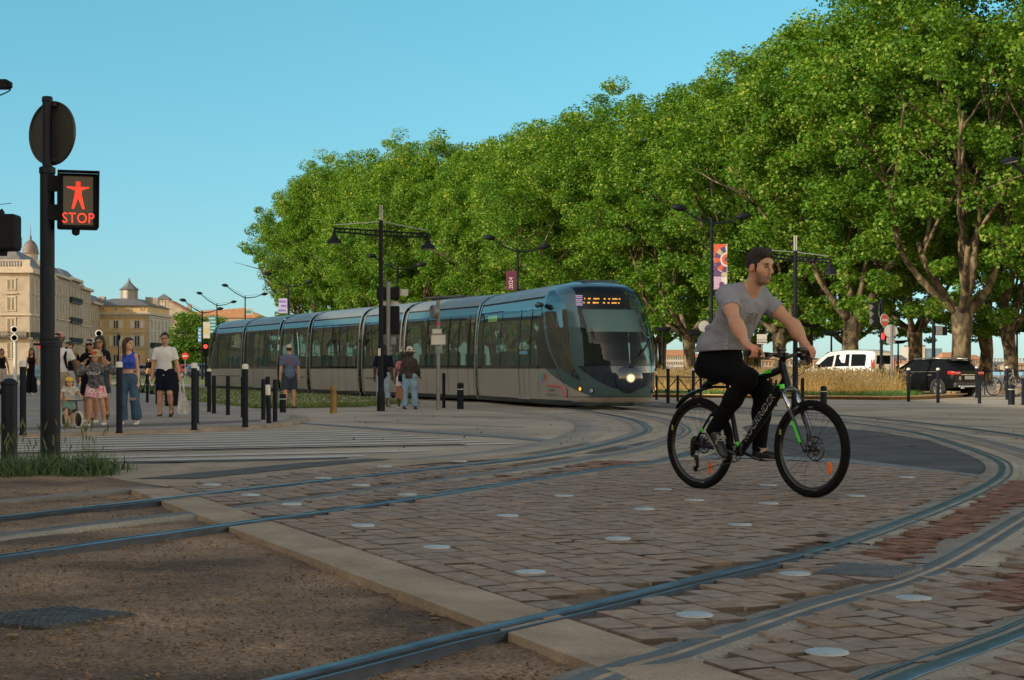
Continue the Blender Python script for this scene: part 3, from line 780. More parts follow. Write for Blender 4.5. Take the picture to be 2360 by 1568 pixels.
# --- unseen quay houses left of the frame, placed and sized to shade the crossing
for i,(xa,ya,yb,H)in enumerate([(-53,-85,-48,25),(-53,-47.9,-12,25.4),(-53,-11.9,25,24.8),(-53,25.2,50,19.6),(-53,50.1,77,19.8)]):
 t=thing('quay_house',['stone quay house far behind the camera on the left','stone quay house with tall windows behind the camera','tall stone quay house beside the crossing on the left','lower stone quay house left of the pavement','last low quay house left of the lawn'][i],'building',(xa,ya,0),0,'quay houses left of the crossing')
 L_=yb-ya
 mb=MB();mb.box((0,L_/2,H/2-1.2),(16,L_-.05,H-2.4));mb.build('wall',M_STONE,t)
 mb=MB();mb.box((.3,L_/2,H-2.2),(17,L_,.6));mb.box((.2,L_/2,5.6),(16.6,L_,.4));mb.build('cornice',M_TRIM,t)
 frustum(t,'roof',M_SLATE,[(-7.5,.2),(7.6,.2),(7.6,L_-.2),(-7.5,L_-.2)],H-1.9,3,H)
 for k in range(int(L_/4.2)):
  for z in(3,8.4,12.6,16.4,20):
   if z<H-4:add_window(t,Vector((8,2.2+4.2*k,z)),Vector((0,1,0)),Vector((1,0,0)),1.4,2.4,'ped' if z==8.4 else 'plain',M_TRIM)
for i,(xa,ya,yb,H)in enumerate([(-92,82,128,19),(-92,128.2,176,20.5),(-93,176.2,246,19.4)]):
 t=thing('quay_house',['pale quay house out of frame, mirrored in the rear tram windows','tall quay house out of frame beyond the lawn','long quay house out of frame before the corner building'][i],'building',(xa,ya,0),0,'quay houses left of the crossing');L_=yb-ya
 mb=MB();mb.box((0,L_/2,H/2-1.2),(12,L_-.05,H-2.4));mb.build('wall',M_STONE,t);frustum(t,'roof',M_SLATE,[(-6,.2),(6,.2),(6,L_-.2),(-6,L_-.2)],H-2.4,3,H)
 for k in range(int(L_/5)):
  for z in(3,8.4,13.2):add_window(t,Vector((6,2.5+5*k,z)),Vector((0,1,0)),Vector((1,0,0)),1.6,2.8,'ped' if z==8.4 else 'plain',M_TRIM)
fr=random.Random(21)
def far_house(px,wpx,ytop,yd,wallm,roofm,label,rows=0,cols=0,flat=False):
 X=(px-CX)/F*yd;W=wpx/F*yd;H=1+(HY-ytop)/F*yd
 t=thing('far_house',label,'building',(X,yd,0),0,'houses on the far bank of the river')
 eave=H if flat else H*.72
 mb=MB();mb.box((0,6,eave/2-1),(W,12,eave+2));mb.build('wall',wallm,t)
 mb=MB()
 if flat:mb.box((0,6,H+.15),(W+.4,12.4,.3))
 else:mb.add([(-W/2-.4,-.5,eave),(W/2+.4,-.5,eave),(W/2+.4,12.5,eave),(-W/2-.4,12.5,eave),(-W/2+1,6,H),(W/2-1,6,H)],[(0,1,5,4),(1,2,5),(2,3,4,5),(3,0,4),(0,1,2,3)])
 mb.build('roof',roofm,t)
 for r_ in range(rows):
  for c_ in range(cols):
   mb=MB();x=-W/2+W*(c_+.5)/cols;z=eave*(r_+.55)/rows
   mb.box((x,-.05,z),(W/cols*.42,.2,eave/rows*.55));mb.build('window',M_WPANE,t)
 return t
FB=mat('far_wall',(.42,.33,.25),.9,var=.2,vscale=.12);FB2=mat('far_wall_pale',(.47,.42,.36),.9,var=.12,vscale=.2);FB3=mat('far_wall_pink',(.44,.29,.21),.9,var=.15,vscale=.2)
far_house(1556,62,806,640,FB2,M_TILE,'long pale riverside house with rows of windows, just right of the tram nose',3,12)
far_house(1622,66,815,650,FB,M_TILE,'tiled riverside house behind the seat of the cyclist',3,10)
fl=[('low orange-roofed house on the far bank under the handlebar',1700,60,828),('pinkish house on the far bank behind the sign post',1762,50,824),('brown tiled house on the far bank right of the handlebar',1800,56,822),('pale tiled house on the far bank between the lamp posts',1858,70,829),('broad tiled house on the far bank left of the white van',1905,60,826),('tall sandy house on the far bank above the white van',1960,40,806),('low tiled house on the far bank behind the traffic light',2010,70,828),('sandy house on the far bank between van and grey hall',2062,56,818),('small tiled house below the grey hall',2120,60,832),('brick-coloured house on the far bank right of the glass hall',2192,36,812),('grey house on the far bank left of the bridge towers',2248,34,818),('low tiled house on the far bank under the bridge',2300,60,834),('low grey house on the far bank at the right edge',2350,50,836)]
for i,(lb,px,wp,yt)in enumerate(fl):
 far_house(px,wp,yt,655+9*(i%4),(FB,FB3,FB2)[i%3],M_TILE if i%4!=3 else M_SLATE,lb,2,6)
mb_t=thing('exhibition_hall','big windowless grey hall with a blue glass wing on the far bank','building',((2112-CX)/F*900,900,0))
mb=MB();mb.box((0,8,6),(9.4,16,14));mb.build('wall',mat('hall_concrete',(.40,.365,.33),.8,var=.06),mb_t)
mb=MB();mb.box((1.0,8,13.4),(8.5,14,1.0));mb.build('roof',M_SLATE,mb_t)
mb=MB();mb.box((9.5,8,5.6),(9.4,15,13));mb.build('glass_wing',mat('blue_glass',(.10,.19,.27),.2,var=.12,vscale=.3),mb_t)
t=thing('lift_bridge','distant lift bridge with two pairs of pale towers, right of the big tree trunk','bridge',((2281-CX)/F*1500,1500,0))
for dx in(-1.6,2.0):
 mb=MB();mb.box((dx,0,13),(1.5,2.5,28));mb.build('tower',mat('bridge_concrete',(.42,.41,.40),.8,var=.05),t)
mb=MB();mb.box((14,0,10),(40,3,.7));mb.box((14,0,7.6),(40,3,.5))
for k in range(14):mb.box((-4+2.9*k,0,8.8),(.4,2,2.2))
mb.build('deck',M_STONE3,t)
sheet('far_bank',[(-200,640),(1500,640),(1500,1800),(-200,1800)],.05,FB)
# ------------------ trees
def leaf_material(name,c1,c2,c3):
 m,nt,b=newmat(name)
 L=nt.links.new
 tc=nt.nodes.new('ShaderNodeTexCoord');geo=nt.nodes.new('ShaderNodeNewGeometry')
 n=nt.nodes.new('ShaderNodeTexNoise');n.inputs['Scale'].default_value=.55;n.inputs['Detail'].default_value=3
 L(tc.outputs['Object'],n.inputs['Vector'])
 ad=nt.nodes.new('ShaderNodeMath');ad.operation='MULTIPLY_ADD';ad.inputs[1].default_value=.62
 L(geo.outputs['Random Per Island'],ad.inputs[0]);L(n.outputs['Fac'],ad.inputs[2])
 sb=nt.nodes.new('ShaderNodeMath');sb.operation='SUBTRACT';sb.inputs[1].default_value=.31;L(ad.outputs[0],sb.inputs[0])
 r=nt.nodes.new('ShaderNodeValToRGB');e=r.color_ramp.elements
 e[0].position=.18;e[0].color=c2+(1,);e[1].position=.62;e[1].color=c1+(1,)
 q=e.new(.88);q.color=c3+(1,)
 L(sb.outputs[0],r.inputs['Fac'])
 L(r.outputs['Color'],b.inputs['Base Color']);b.inputs['Roughness'].default_value=.55;b.inputs['Specular IOR Level'].default_value=.28
 tr=nt.nodes.new('ShaderNodeBsdfTranslucent');tint=nt.nodes.new('ShaderNodeMix');tint.data_type='RGBA';tint.blend_type='MULTIPLY';tint.inputs[0].default_value=1;tint.inputs[7].default_value=(1.25,1.2,.35,1)
 L(r.outputs['Color'],tint.inputs[6]);L(tint.outputs[2],tr.inputs['Color'])
 mx=nt.nodes.new('ShaderNodeMixShader');mx.inputs[0].default_value=.38
 L(b.outputs[0],mx.inputs[1]);L(tr.outputs[0],mx.inputs[2]);L(mx.outputs[0],nt.nodes['Material Output'].inputs['Surface'])
 return m
M_LEAF=leaf_material('plane_leaves',(.112,.255,.018),(.05,.135,.011),(.34,.42,.07))
M_LEAF2=leaf_material('young_leaves',(.115,.235,.022),(.06,.14,.015),(.2,.30,.04))
def bark_mat():
 m,nt,b=newmat('plane_bark');L=nt.links.new
 tc=nt.nodes.new('ShaderNodeTexCoord');mp=nt.nodes.new('ShaderNodeMapping');mp.inputs['Scale'].default_value=(1,1,.45);L(tc.outputs['Object'],mp.inputs[0])
 vo=nt.nodes.new('ShaderNodeTexNoise');vo.inputs['Scale'].default_value=2.6;vo.inputs['Detail'].default_value=5;vo.inputs['Distortion'].default_value=.8;L(mp.outputs[0],vo.inputs['Vector'])
 r=nt.nodes.new('ShaderNodeValToRGB');e=r.color_ramp.elements
 e[0].position=.36;e[0].color=(.028,.02,.013,1);e[1].position=.50;e[1].color=(.072,.052,.031,1)
 q=e.new(.60);q.color=(.20,.15,.085,1)
 L(vo.outputs['Fac'],r.inputs['Fac']);L(r.outputs['Color'],b.inputs['Base Color']);b.inputs['Roughness'].default_value=.85
 n2=nt.nodes.new('ShaderNodeTexNoise');n2.inputs['Scale'].default_value=9;L(mp.outputs[0],n2.inputs['Vector'])
 bp=nt.nodes.new('ShaderNodeBump');bp.inputs['Strength'].default_value=.5;bp.inputs['Distance'].default_value=.05
 L(n2.outputs['Fac'],bp.inputs['Height']);L(bp.outputs['Normal'],b.inputs['Normal'])
 return m
M_BARK=bark_mat()
def leaves(centers,radii,per,size,r,flat=.75):
 """lobed, folded leaves scattered through clumps -> V, F(tri)"""
 n=len(centers);N=n*per
 c=np.repeat(np.asarray(centers),per,0);rad=np.repeat(np.asarray(radii),per)
 d=r.normal(size=(N,3));d/=np.linalg.norm(d,axis=1)[:,None]
 p=c+d*(rad*r.uniform(.25,1.0,N)**.5)[:,None]*np.array([1,1,flat])
 nrm=d*.55+r.normal(size=(N,3))*.55+np.array([0,0,.55]);nrm/=np.linalg.norm(nrm,axis=1)[:,None]
 a=np.cross(nrm,r.normal(size=(N,3)));a/=np.linalg.norm(a,axis=1)[:,None]
 b=np.cross(nrm,a)
 s=size*r.uniform(.55,1.3,N)
 tmpl=np.array([(0,-.55,0),(.62,-.12,.16),(.26,.22,.05),(0,.72,-.08),(-.26,.22,.05),(-.62,-.12,.16)])
 Vv=p[:,None,:]+s[:,None,None]*(tmpl[None,:,0,None]*a[:,None,:]+tmpl[None,:,1,None]*b[:,None,:]+tmpl[None,:,2,None]*nrm[:,None,:])
 tri=np.array([(0,1,2),(0,2,3),(0,3,4),(0,4,5)])
 Ff=tri[None]+(np.arange(N)*6)[:,None,None]
 return Vv.reshape(-1,3),Ff.reshape(-1,3)
def limb(mb,p,d,L,r0,r1,seed,curve=.0,n=7,up=.0,k=7):
 rr=random.Random(seed);pts=[Vector(p)];d=Vector(d).normalized();rad=[r0]
 for i in range(n):
  d=(d+Vector((rr.gauss(0,.09),rr.gauss(0,.09),rr.gauss(0,.04)+up))).normalized()
  pts.append(pts[-1]+d*L/n);rad.append(r0+(r1-r0)*(i+1)/n)
  if rr.random()<.3:rad[-1]*=1.1
 mb.tube(pts,rad,k,True)
 return pts,d
def plane_tree(seed,H=23.5,R=7.0,trunk_r=.52,fork=3.6,size=.152,nclump=560,per=185,base=5.2):
 r=np.random.default_rng(seed);rr=random.Random(seed)
 mb=MB()
 prof=[(trunk_r*1.55,-.1),(trunk_r*1.2,.35),(trunk_r*1.02,1.2),(trunk_r*.97,fork*.7),(trunk_r*1.12,fork),(trunk_r*.9,fork+.5)]
 lean=Vector((rr.gauss(0,.1),rr.gauss(0,.1),0))
 mb.tube([lean*(z/fork)+Vector((rr.gauss(0,.03),rr.gauss(0,.03),z))for _,z in prof],[q for q,_ in prof],14)
 tips=[]
 nb=rr.choice((5,6,6,7));a0=rr.random()*6.28
 for i in range(nb):
  a=a0+2*PI*i/nb+rr.gauss(0,.2)
  el=rr.uniform(.45,1.0)if i<nb-1 else 1.35
  d=Vector((math.cos(a)*math.cos(el),math.sin(a)*math.cos(el),math.sin(el)))
  p0=lean+Vector((d.x*trunk_r*.5,d.y*trunk_r*.5,fork+.1))
  pts,dd=limb(mb,p0,d,rr.uniform(3.6,5.0)*H/24,trunk_r*rr.uniform(.42,.6),trunk_r*.25,seed*31+i,n=6,up=.09,k=9)
  for j in range(rr.choice((2,3))):
   d2=(dd+Vector((rr.gauss(0,.4),rr.gauss(0,.4),.5))).normalized()
   q,d3=limb(mb,pts[rr.choice((-1,-2,-1))],d2,rr.uniform(6,9)*H/25,trunk_r*.22,.05,seed*77+i*9+j,n=8,up=.06)
   tips.append(q)
   for l in range(3):
    d4=(d3+Vector((rr.gauss(0,.8),rr.gauss(0,.8),.2))).normalized()
    q2,_=limb(mb,q[rr.randint(3,7)],d4,rr.uniform(2.5,4.5)*H/24,.075*H/24,.02,seed*99+i*50+j*7+l,n=5,k=5)
 bark=mb
 cs=[];rs=[]
 cz=base+(H-base)*.50;hz=(H-base)/2
 lob=r.normal(size=(9,3));lob/=np.linalg.norm(lob,axis=1)[:,None];amp=r.uniform(.1,.26,9)
 while len(cs)<nclump:
  d=r.normal(size=3);d/=np.linalg.norm(d)
  if d[2]<-.80:continue
  rad=.78+sum(amp[k]*max(0,d@lob[k])**5 for k in range(9))+r.normal()*.045
  f=rad*(r.uniform(.72,1.0)if r.random()<.74 else r.uniform(.3,.75))
  w=1.0 if d[2]>0 else 1.0-.15*abs(d[2])
  p=np.array([d[0]*R*f*w,d[1]*R*f*w,cz+d[2]*hz*f*1.12])
  cs.append(p);rs.append(r.uniform(.55,1.15))
 for _ in range(42):
  a=r.uniform(0,6.28);q=R*r.uniform(.45,.95)
  cs.append(np.array([math.cos(a)*q,math.sin(a)*q,base+r.uniform(-1.2,2.0)]));rs.append(r.uniform(.4,.75))
 Vv,Ff=leaves(cs,rs,per,size,r)
 return bark,Vv,Ff
VAR=[]
def make_tree(name,label,seed,loc,rz,group,sc_=1.0,leafm=None,**kw):
 t=thing(name,label,'tree',loc,rz,group);t.scale=(sc_,sc_,sc_)
 bark,Vv,Ff=plane_tree(seed,**kw)
 bark.build('trunk',M_BARK,t,smooth=True)
 np_obj('crown',Vv,Ff,leafm or M_LEAF,t)
 return t
A_=Vector((22.2,80,0));B_=Vector((-33,222,0))
D_=(B_-A_).normalized();N_=Vector((D_.y,-D_.x,0))
if N_.x<0:N_=-N_
front=[0,9.4,19,29.5,40,50.5,61,71.5,82,93,104,114,124,134]
protos=[]
for i,sd in enumerate((3,8,15,27)):
 protos.append(make_tree('plane_tree','x',sd,(0,0,-100),0,'plane trees in rows along the tramway',H=24+(.8,-.4,.3,-1)[i],R=7.6+(.4,0,.5,-.2)[i],trunk_r=(.44,.38,.42,.37)[i],fork=(3.6,3.3,3.9,3.5)[i]))
fl_=['largest plane tree with a thick pale trunk, behind the black car','plane tree with the pale trunk standing behind the white van','plane tree standing behind the handlebar of the bicycle','plane tree with sprawling limbs behind the back of the cyclist','plane tree right behind the nose of the tram','plane tree above the front half of the first tram section','plane tree above the joint of the first two tram sections','plane tree behind the post with the grey round sign back','plane tree directly behind the double-lantern lamp post','plane tree left of the double-lantern lamp post','plane tree above the middle of the tram','plane tree above the rear half of the tram','plane tree second from the left end of the row','leftmost plane tree, its crown overhanging the tail of the tram']
used=[False]*4
def place_tree(k,loc,rz,label,s):
 t=protos[k]
 if used[k]:t=copy_tree(t)
 used[k]=True
 t.location=loc;t.rotation_euler=(0,0,rz);t.scale=(s[0],s[0],s[1]);t['label']=label
tr=random.Random(5)
ff_=[0,2,1,3,0,1,2,3,1,0,2,3,0,2,1,3]
HP_=(24.8,23.6,24.3,23.0)
hn=[24.5,21.6,21.0,20.6,20.6,20.8,21.2,22.4,23.2,23.8,24.6,25.2,25.6,25.2]
hs=[h/HP_[k]*.985 for h,k in zip(hn,ff_)]
for i,s_ in enumerate(front):
 p=A_+D_*s_+N_*tr.gauss(0,.5)
 place_tree(ff_[i],p,tr.random()*6.28,fl_[i],(tr.uniform(.95,1.06)if i<13 else.9,hs[i]))
bl=['plane tree in the second row showing its trunk beside the largest one','plane tree cut off by the right edge of the picture','second-row plane tree with a dark trunk right of the pole with a grey box','second-row plane tree behind the no-entry sign','second-row plane tree right of the cyclist hand','second-row plane tree behind the cyclist','second-row plane tree filling the gap behind the tram nose','second-row plane tree behind the first tram section','second-row plane tree behind the second tram section','second-row plane tree behind the lamp post with lanterns','second-row plane tree behind the middle of the tram','second-row plane tree behind the tail of the tram','plane tree of the third row at the far right, dark trunk','third-row plane tree between the two big trunks','third-row plane tree deep in shade behind the white van','third-row plane tree deep in shade right of the cyclist','third-row plane tree deep in shade behind the cyclist','third-row plane tree deep in shade behind the tram nose']
spots=[A_+N_*10+D_*9.0,A_+N_*3.5-D_*13]+[A_+N_*11+D_*q for q in(20,32,44,57,70,83,96,110,124,138)]+[A_+N_*21+D_*q for q in(-6,14,27,42,58,76)]
for i,p in enumerate(spots):
 hb=float(np.interp((p-A_).dot(D_),front,hn))/HP_[(1,3,2,0)[i%4]]*.94
 place_tree((1,3,2,0)[i%4],p+Vector((tr.gauss(0,.6),tr.gauss(0,.6),0)),tr.random()*6.28,bl[i],(tr.uniform(.95,1.05),hb))
t=make_tree('street_tree','round bright green tree standing left of the tail of the tram',41,((440-CX)/F*235,235,0),0,'bright green street trees at left',H=9.4,R=3.0,trunk_r=.16,fork=2.0,size=.24,nclump=150,per=60,base=1.8,leafm=M_LEAF2)
t2=copy_tree(t,((492-CX)/F*270,270,0),2.0,'bright green tree partly hidden behind the tail of the tram');t2.scale=(1.15,1.15,1.05)
t3=copy_tree(t,((412-CX)/F*262,262,0),4.0,'lower green tree at the left side of the round bright tree');t3.scale=(.7,.7,.62)
# ------------------ tram
M_TEAL=mat('teal_paint',(.075,.135,.15),.26,.35,var=.06,vscale=.8,coat=.35)
M_ROOF=mat('roof_paint',(.22,.235,.235),.38,.25,var=.08,vscale=.7,coat=.15)
M_BEIGE=mat('champagne_panel',(.34,.315,.285),.36,.1,var=.07,vscale=.7)
M_SKIRT=mat('skirt_paint',(.045,.07,.08),.5,.2,var=.2,vscale=3)
M_NAVY=mat('navy_gloss',(.008,.02,.042),.12,.2,var=.05,coat=.8)
M_BLACK=mat('black_rubber',(.012,.012,.013),.65,var=.1)
M_SILVER=mat('silver_trim',(.50,.48,.44),.3,.8,var=.05)
M_BGLOSS=mat('black_gloss',(.010,.012,.013),.08,var=.05,spec=.6)
M_GLASS=glass_mat('tram_glass',(.50,.60,.54),.30)
M_SCREEN=glass_mat('windscreen_glass',(.48,.58,.59),.75)
M_INT=mat('tram_interior',(.16,.17,.165),.7,var=.05)
M_SEAT=mat('seat_fabric',(.045,.16,.145),.8,var=.15)
M_LINE=mat('panel_gap',(.02,.02,.02),.8,var=.05)
M_AMBER=mat('amber_lens',(.75,.28,.02),.3,var=.05)
PZ=[(1.12,.10),(1.20,.22),(1.235,.6),(1.25,1.0),(1.245,1.5),(1.225,2.0),(1.18,2.45),(1.15,2.62),(1.10,2.80),(1.085,2.85),(.99,2.97),(.82,3.09),(.56,3.18),(.28,3.23),(0,3.24)]
_z=np.array([p[1]for p in PZ]);_w=np.array([p[0]for p in PZ])
def wz(z):return float(np.interp(z,_z,_w))
class Frame:
 def __init__(s,o,r):
  s.o=Vector((o[0],o[1],0));s.r=Vector((r[0],r[1],0)).normalized();s.n=Vector((-s.r.y,s.r.x,0))
 def p(s,a,t,z):return s.o+s.r*a+s.n*t+Vector((0,0,z))
T1=Frame((2.80,39.1),(-.2667,.9638));T2=Frame((.14,48.7),(-.418,.908))
tram=thing('tram','long teal and champagne articulated tram curving towards the camera','tram',(2.80,39.1,0))
LOC=[]
def tb(mb,name,m,parent=tram,smooth=False):
 if smooth:mb.weld()
 o=mb.build(name,m,parent,smooth);LOC.append(o);return o
def strip(fr,a,b,zs,side,mb,inset=0.0,n=1):
 """side wall strip between heights zs following the body profile"""
 for i in range(len(zs)-1):
  for k in range(n):
   s0=a+(b-a)*k/n;s1=a+(b-a)*(k+1)/n
   mb.quad(fr.p(s0,side*(wz(zs[i])-inset),zs[i]),fr.p(s1,side*(wz(zs[i])-inset),zs[i]),fr.p(s1,side*(wz(zs[i+1])-inset),zs[i+1]),fr.p(s0,side*(wz(zs[i+1])-inset),zs[i+1]))
def groove(fr,s_,z0,z1,side,mb,w=.022,off=.003):
 zs=[z0]+[z for z in _z if z0<z<z1]+[z1]
 for i in range(len(zs)-1):
  mb.quad(fr.p(s_-w/2,side*(wz(zs[i])+off),zs[i]),fr.p(s_+w/2,side*(wz(zs[i])+off),zs[i]),fr.p(s_+w/2,side*(wz(zs[i+1])+off),zs[i+1]),fr.p(s_-w/2,side*(wz(zs[i+1])+off),zs[i+1]))
ZG=[1.0,1.25,1.5,1.75,2.0,2.25,2.45,2.60]
def seat(parent,fr,s_,t_,face):
 so_=MB();
 so_.bbox((0,0,.82),(.46,.44,.09),.03);so_.bbox((face*.2,0,1.16),(.07,.44,.66),.03);so_.cyl((0,0,.36),(0,0,.8),.05)
 so_.tube([(face*.22,-.16,1.45),(face*.24,-.1,1.6),(face*.24,.1,1.6),(face*.22,.16,1.45)],.014,6)
 Mx=basis(fr.p(s_,t_,0),fr.r,fr.n,Vector((0,0,1)))
 so_.v=[tuple(Mx@Vector(q))for q in so_.v]
 tb(so_,'seat',M_SEAT,parent)
def section(fr,a,b,doors,panes,seats_=True,first=False):
 """one car body: a..b along fr; doors = [(s0, s1)], panes = list of pane edges"""
 body=MB()
 for sd in(1,-1):strip(fr,a,b,[.22,.6,1.0],sd,body)
 low=tb(body,'lower_panel',M_BEIGE,smooth=30)
 mb=MB()
 for sd in(1,-1):strip(fr,a,b,[.10,.22],sd,mb,-.004)
 sk=tb(mb,'skirt',M_SKIRT)
 mb=MB();mb.add([fr.p(a,-1.1,.12),fr.p(b,-1.1,.12),fr.p(b,1.1,.12),fr.p(a,1.1,.12)],[(0,1,2,3)])
 mb.add([fr.p(a,-1.2,.34),fr.p(b,-1.2,.34),fr.p(b,1.2,.34),fr.p(a,1.2,.34)],[(0,1,2,3)])
 mb.add([fr.p(a,-1.05,2.72),fr.p(b,-1.05,2.72),fr.p(b,1.05,2.72),fr.p(a,1.05,2.72)],[(0,1,2,3)])
 tb(mb,'floor',M_INT)
 fm=MB()
 es=sorted(panes)
 for sd in(1,-1):
  strip(fr,a,b,[1.0,1.10],sd,fm,-.002);strip(fr,a,b,[2.52,2.60],sd,fm,-.002)
  strip(fr,a,es[0]+.03,ZG,sd,fm,-.002);strip(fr,es[-1]-.03,b,ZG,sd,fm,-.002)
  for e in es[1:-1]:strip(fr,e-.045,e+.045,ZG,sd,fm,-.002)
 tb(fm,'window_frame',M_BGLOSS,smooth=30)
 for i in range(len(es)-1):
  for sd in(1,-1):
   g=MB();strip(fr,es[i],es[i+1],ZG,sd,g,.012);tb(g,'window',M_GLASS,smooth=True)
 ub=MB()
 for sd in(1,-1):strip(fr,a,b,[2.60,2.72,2.80],sd,ub)
 tb(ub,'upper_band',M_TEAL,smooth=30)
 dk=MB()
 for sd in(1,-1):strip(fr,a,b,[2.80,2.85],sd,dk,.02)
 for sd in(1,-1):
  for(d0,d1)in doors:
   for e in(d0,(d0+d1)/2,d1):groove(fr,e,.22,1.0,sd,dk)
  for e in es[::2]:groove(fr,e,.22,1.0,sd,dk,.014)
  if not doors:strip(fr,a+.35,b-.35,[.66,.69],sd,dk,-.003)
 n_=max(2,round((b-a)/1.3))
 for k in range(1,n_):
  for sd in(1,-1):groove(fr,a+(b-a)*k/n_,2.86,3.235,sd,dk,.014,.002)
 tb(dk,'panel_gaps',M_LINE)
 rf=MB();zr=[.0]
 zz=[2.85,2.91,2.97,3.04,3.09,3.14,3.18,3.215,3.235,3.24]
 for sd in(1,-1):strip(fr,a,b,zz,sd,rf)
 tb(rf,'roof',M_ROOF,smooth=True)
 for(d0,d1)in doors:
  mb=MB()
  for sd in(1,-1):
   mb.add([fr.p(d0,sd*1.19,.20),fr.p(d1,sd*1.19,.20),fr.p(d1,sd*1.27,.20),fr.p(d0,sd*1.27,.20),fr.p(d0,sd*1.19,.235),fr.p(d1,sd*1.19,.235),fr.p(d1,sd*1.27,.235),fr.p(d0,sd*1.27,.235)],[(4,5,6,7),(2,3,7,6),(0,3,2,1),(0,4,7,3),(1,2,6,5)])
  tb(mb,'door_step',M_SILVER)
 for e in(a+.3,b-.3):
  mb=MB();Mx=basis(fr.p(e,wz(.2)+.004,.25),fr.r,Vector((0,0,1)),fr.n);mb.box((0,0,0),(.13,.06,.02),Mx);tb(mb,'side_marker',M_AMBER)
 if seats_:
  s_=a+.9
  i=0
  while s_<b-.6:
   if not any(d0-.3<s_<d1+.3 for d0,d1 in doors):
    seat(tram,fr,s_,.75,1 if i%2 else-1);seat(tram,fr,s_,-.75,1 if i%2 else-1)
   s_+=1.05;i+=1
def ring(fr,s_,grow,w,m,name):
 mb=MB()
 for sd in(1,-1):
  for i in range(len(PZ)-1):
   (w0,z0),(w1,z1)=PZ[i],PZ[i+1]
   mb.quad(fr.p(s_-w,sd*(w0+grow),z0+grow*(z0>3)),fr.p(s_+w,sd*(w0+grow),z0+grow*(z0>3)),fr.p(s_+w,sd*(w1+grow),z1+grow*(z1>3)),fr.p(s_-w,sd*(w1+grow),z1+grow*(z1>3)))
 return tb(mb,name,m,smooth=True)
def bellows(fa,sa,fb,sb):
 mb=MB();N=9
 rows=[]
 for k in range(N+1):
  u=k/N;g=-.05-(.05 if k%2 else 0)
  row=[]
  for sd,seq in((1,PZ),(-1,PZ[::-1])):
   for(w0,z0)in seq:
    a=fa.p(sa,sd*(w0+g),z0+(g if z0>2.9 else 0));b=fb.p(sb,sd*(w0+g),z0+(g if z0>2.9 else 0))
    row.append(a.lerp(b,u))
  rows.append(row)
 m=len(rows[0])
 mb.add([p for r_ in rows for p in r_],[(i*m+j,i*m+j+1,(i+1)*m+j+1,(i+1)*m+j)for i in range(N)for j in range(m-1)])
 tb(mb,'bellows',M_BLACK)
GAP=.20
section(T1,3.4,9.96-GAP,[(4.35,5.3)],[3.5,4.3,5.35,7.3,9.3])
bnd=[0,6.2,10.3,16.2,20.1,25.5]
lay=[([(.75,2.3)],[.35,.75,1.52,2.3,4.1,5.9]),([],[6.55,8.2,9.95]),([(11.9,13.4)],[10.65,11.8,12.65,13.5,14.6,15.85]),([],[16.55,18.2,19.75]),([(22.4,23.8)],[20.45,21.4,22.3,23.1,23.9,25.15])]
for i in range(5):section(T2,bnd[i]+GAP,bnd[i+1]-GAP,lay[i][0],lay[i][1])
section(T2,25.5+GAP,30.1,[],[25.9,27.9,29.8])
bellows(T1,9.96-GAP,T2,GAP)
for i in range(1,6):bellows(T2,bnd[i]-GAP,T2,bnd[i]+GAP)
ring(T1,9.96-GAP,.012,.05,M_SILVER,'end_ring');ring(T2,GAP,.012,.05,M_SILVER,'end_ring')
for i in range(1,6):
 ring(T2,bnd[i]-GAP,.012,.05,M_SILVER,'end_ring');ring(T2,bnd[i]+GAP,.012,.05,M_SILVER,'end_ring')
S0=3.4
SFZ=[.10,.22,.35,.6,.9,1.2,1.6,2.0,2.4,2.7,2.9,3.0,3.09,3.18,3.24];SFS=[.60,.34,.17,.06,.0,.04,.16,.36,.64,.92,1.16,1.38,1.72,2.35,3.39]
def nose_pt(th,z):
 sf=float(np.interp(z,SFZ,SFS));w=wz(z)
 c=max(0,math.cos(th))**.8;s_=abs(math.sin(th))**.8
 return S0-(S0-sf)*c,math.copysign(w*s_,th)
def surf(fr,t,z,off=0.0):
 w=wz(z);q=min(1,abs(t)/w)**1.25;th=math.asin(q)
 s_,_=nose_pt(th,z)
 p=fr.p(s_,t,z)
 s2,t2=nose_pt(th+.02,z);s1,t1=nose_pt(th-.02,z)if th>.02 else(nose_pt(.02,z)[0],-nose_pt(.02,z)[1])
 tx,ty=s2-s1,t2-t1;L_=math.hypot(tx,ty)or 1
 n_=fr.r*(-ty/L_)+fr.n*(tx/L_)
 if t<0:n_=fr.r*(-ty/L_)-fr.n*(tx/L_)
 return p+n_*off,n_
LZ=[.7,1.0,1.5,1.85,2.3,2.65,2.98];LL=[.85,1.85,2.5,2.8,3.05,3.2,3.28];LR=[.84,1.12,1.36,1.45,1.62,1.95,2.9]
TWZ=[1.07,2.0,2.6,3.0];TW=[.90,.90,.88,.80]
def nose_region(s_,t,z):
 a=abs(t);tw=float(np.interp(z,TWZ,TW))
 if 1.07<z<3.03 and a<tw:return 'windscreen'
 if.7<z<2.98 and a>.5 and np.interp(z,LZ,LR)<s_<np.interp(z,LZ,LL):return 'side_window'
 if z<=1.07 and a<1.0 and z>.50+.55*(a/1.0)**2.6:return 'front_mask'
 if z<.32 and a<1.1 and s_<1.4:return 'bumper' if z>.19 else 'nose_shell'
 if s_>.5+(z-.3)*3.4 and z<1.0:return 'lower_panel' if z>.22 else 'skirt'
 if 1.0<=z<2.6 and s_>np.interp(z,LZ,LL)+.15:return 'cab_window'
 return 'nose_shell'
